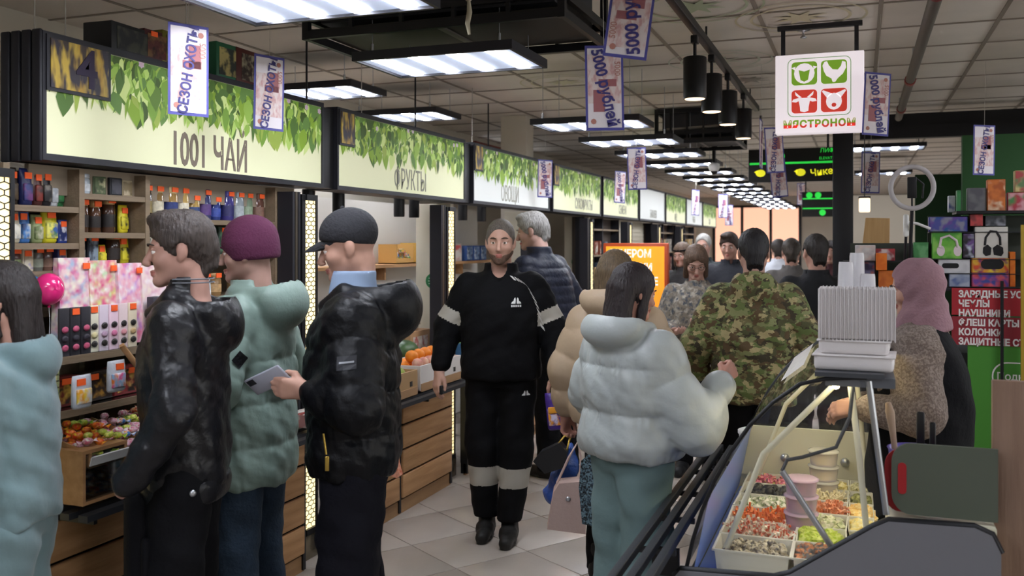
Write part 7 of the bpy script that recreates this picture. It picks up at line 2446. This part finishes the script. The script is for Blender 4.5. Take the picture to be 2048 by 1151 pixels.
# rear panel of the kiosk so that boxes have backing
MB().box(((kx(1858) + xr) / 2, KY + .13, (kz(1950, 430) + kz(1950, 574)) / 2), (xr - kx(1858), .02, kz(1950, 430) - kz(1950, 574))).build('pegboard', mat('pegboard', '#3a4038', .7), ks)
MB().box((kx(1778), KY + .13, (kz(1800, 486) + kz(1800, 574)) / 2), (kx(1858) - kx(1700), .02, kz(1800, 486) - kz(1800, 574))).build('pegboard', mat('pegboard', '#3a4038', .7), ks)
for k in range(3):
    MB().box(((kx(1858) + xr) / 2, KY + .05, kz(1950, (463, 517, 546)[k]) - .003), (xr - kx(1858), .12, .004)).build('shelf', M_DARK, ks)
MB().box((kx(1760), KY + .03, kz(1760, 521) - .003), (kx(1858) - kx(1706), .14, .004)).build('shelf', M_DARK, ks)
# green walls of the kiosk hall
M_KW = mat('kiosk_wall_green', '#1f4a1e', .7)
MB().box((kx(1925, 300, 7.4) + 1.2, 7.45, 1.2), (2.4, .08, 2.45)).build('wall_kiosk', M_KW, kind='structure')
MB().box((kx(1830, 300, 8.2) + 1.5, 8.2, 1.1), (3.0, .08, 2.2)).build('wall_kiosk_rear', mat('kiosk_wall_dark', '#173a18', .7), kind='structure')
MB().box((.95, 11.6, 1.1), (2.5, .1, 2.2)).build('wall_booth', mat('booth_cream', '#b8ad9c', .8), kind='structure')

# ring light with phone clamp
p_ = onY(1824, 375, 5.7)
t = empty('ring_light', p_, 0, 'grey ring light with a phone clamp above the kiosk', 'ring light')
MB().tube([(.112 * math.cos(a * math.pi / 16), 0, .118 * math.sin(a * math.pi / 16)) for a in range(33)], .0145, 10).build('ring', mat('ring_grey', '#b4b0b2', .5), t)
MB().rbox((.0, .0, .0), (.05, .012, .12), .004).tube([(0, 0, -.06), (0, 0, -.115)], .006, 6).tube([(.025, .01, .05), (.06, .01, .02), (.055, .01, -.06)], .006, 6).build('phone_clamp', M_BLACK, t)
MB().tube([(0, .01, -.13), (0, .35, kz(1824, 574) - p_.z)], .01, 8).build('stand', M_DARK, t)
p_ = onY(1812, 468, 5.8)
t = empty('desk_lamp', p_, 0, 'white swing-arm desk lamp below the ring light', 'lamp')
MB().rbox((0, 0, .05), (.03, .03, .13), .01).build('column', M_WHITE, t)
MB().tube([(0, 0, .07), (.06, 0, .06), (.13, 0, .03)], .008, 8).build('arm', M_WHITE, t)
MB().tube([(0, 0, -.01), (0, .28, kz(1812, 574) - p_.z)], .008, 6).build('post', M_DARK, t)
# warm lantern and leaning plank
p_ = onY(1729, 410, 7.0)
t = empty('lantern', p_, 0, 'small glowing square lantern right of the black column', 'lantern')
MB().rbox((0, 0, 0), (.075, .075, .1), .01).build('shade', mat('lantern_glow', '#ffe6c0', .5, emit=.7), t)
MB().rbox((0, 0, .055), (.08, .08, .012), .003).tube([(0, 0, .06), (0, 0, ZC - .012 - p_.z)], .004, 5).build('hanger', M_DARK, t)
a = onY(1712, 492, 6.6)
t = empty('leaning_board', a, 0, 'light plywood board leaning behind the router carton', 'board')
MB().prism([(0, -.35), (.2, -.35), (.21, .185), (.06, .19)], 'y', 0, .02).build('panel', wood_mat('ply_light', '#cfa872', '#c09862', axis=2), t)

# ================================================================== BAGS CARRIED IN THE AISLE
def strap(pts, r_, m_, parent, name='handle'):
    MB().tube(pts, r_, 7).build(name, m_, parent)
M_PINKBAG = mat('pink_leather', '#bfa59c', .5, bump=.1, bscale=60)
t = empty('handbag', at(1138, 1000, 4.28), R(18), 'pale pink leather handbag carried beside the aqua trousers', 'handbag', 'bags carried in the aisle')
MB().prism([(-.1, -.12), (.075, -.14), (.085, .06), (.05, .1), (-.045, .09), (-.07, .05)], 'y', -.05, .05).build('body', M_PINKBAG, t)
strap([(-.055, 0, .08), (-.0, 0, .2), (.04, .0, .27), (.055, 0, .2), (.05, 0, .09)], .006, M_PINKBAG, t)
MB().lathe([(.012, 0), (.012, .004), (.006, .006)], 10, M=Matrix.Translation((-.005, -.05, .02)) @ Matrix.Rotation(R(90), 4, 'X')).build('clasp', M_STEEL, t)
t = empty('handbag', at(1104, 912, 4.35), R(10), 'small black leather handbag with gold rings in the beige coat hand', 'handbag', 'bags carried in the aisle')
MB().prism([(-.085, -.02), (-.03, -.075), (.07, -.04), (.075, .03), (.04, .07), (-.05, .025)], 'y', -.035, .035).build('body', mat('black_bag', '#1c1c1f', .4), t)
strap([(.03, 0, .06), (.06, 0, .1), (.085, 0, .09), (.07, 0, .03)], .005, M_GOLD, t)
t = empty('carrier_bag', at(1131, 940, 4.42), R(0), 'blue plastic carrier bag hanging behind the black handbag', 'carrier bag', 'bags carried in the aisle')
fdb = Field((-.14, -.08, -.2), (.12, .08, .18), .008)
fdb.cone((.03, 0, .13), (.01, 0, .02), .012, .045, .02)
fdb.cone((.01, 0, .02), (-.045, 0, -.11), .05, .06, .03)
fdb.rough(.008, 45, 1)
place('bag', fdb.mesh('bag', mat('blue_film_bag', '#2c4f9a', .35, bump=.4, bscale=30)), t)
t = empty('sequin_bag', at(1182, 972, 4.15), R(0), 'dark glittering cloth bag between pink handbag and aqua trousers', 'bag', 'bags carried in the aisle')
MB().prism([(-.03, -.16), (.045, -.17), (.05, .1), (.02, .17), (-.035, .12), (-.045, 0)], 'y', -.04, .04).build('body', patch_mat('sequins', ['#1c242c', '#3f5260', '#10151a', '#6a8490'], 90, .25), t)
strap([(-.02, 0, .13), (0, 0, .2), (.02, 0, .15)], .004, M_BLACK, t)
t = pouch(.085, .2, .055, '#4a2f8a', ['#5a3a9a', '#3a2474', '#e89a2c', '#d8d0e8'], False)
t.name = 'snack_pack'
t.location = PACK_AT + Vector((.0, -.01, -.16))
t.rotation_euler = (R(6), 0, R(-75))
tag(t, 'violet snack pack with orange badge in the walking man left hand', 'snack pack')
MB().rbox((.03, 0, .11), (.01, .06, .035), .012).build('badge', mat('badge_orange', '#e8a02c', .5), t)
t = empty('sweet_bag', onX(790, 930, -2.41), R(0), 'clear bag of orange sweets hanging at the fruit counter by the puffer jacket', 'bag')
MB().prism([(-.01, .06), (.005, .06), (.04, -.05), (.02, -.065), (-.03, -.05)], 'y', -.02, .02).build('bag', mat('orange_sweets', '#c8603a', .25, col2='#e8b8a0', vscale=40), t)
MB().tube([(0, 0, .06), (0, 0, .72 - t.location.z)], .003, 6).build('cord', M_WHITE, t)
t = empty('rucksack', at(288, 1080, 3.02), R(80), 'black rucksack hanging at the side of the man in leather', 'rucksack')
MB().rbox((0, 0, 0), (.12, .1, .34), .04).build('body', M_BLACKCLOTH, t)
MB().rbox((0, -.055, -.05), (.1, .03, .16), .015).build('pocket', M_BLACKCLOTH, t)
strap([(-.03, 0, .16), (0, 0, .22), (.03, 0, .16)], .008, M_BLACKCLOTH, t)
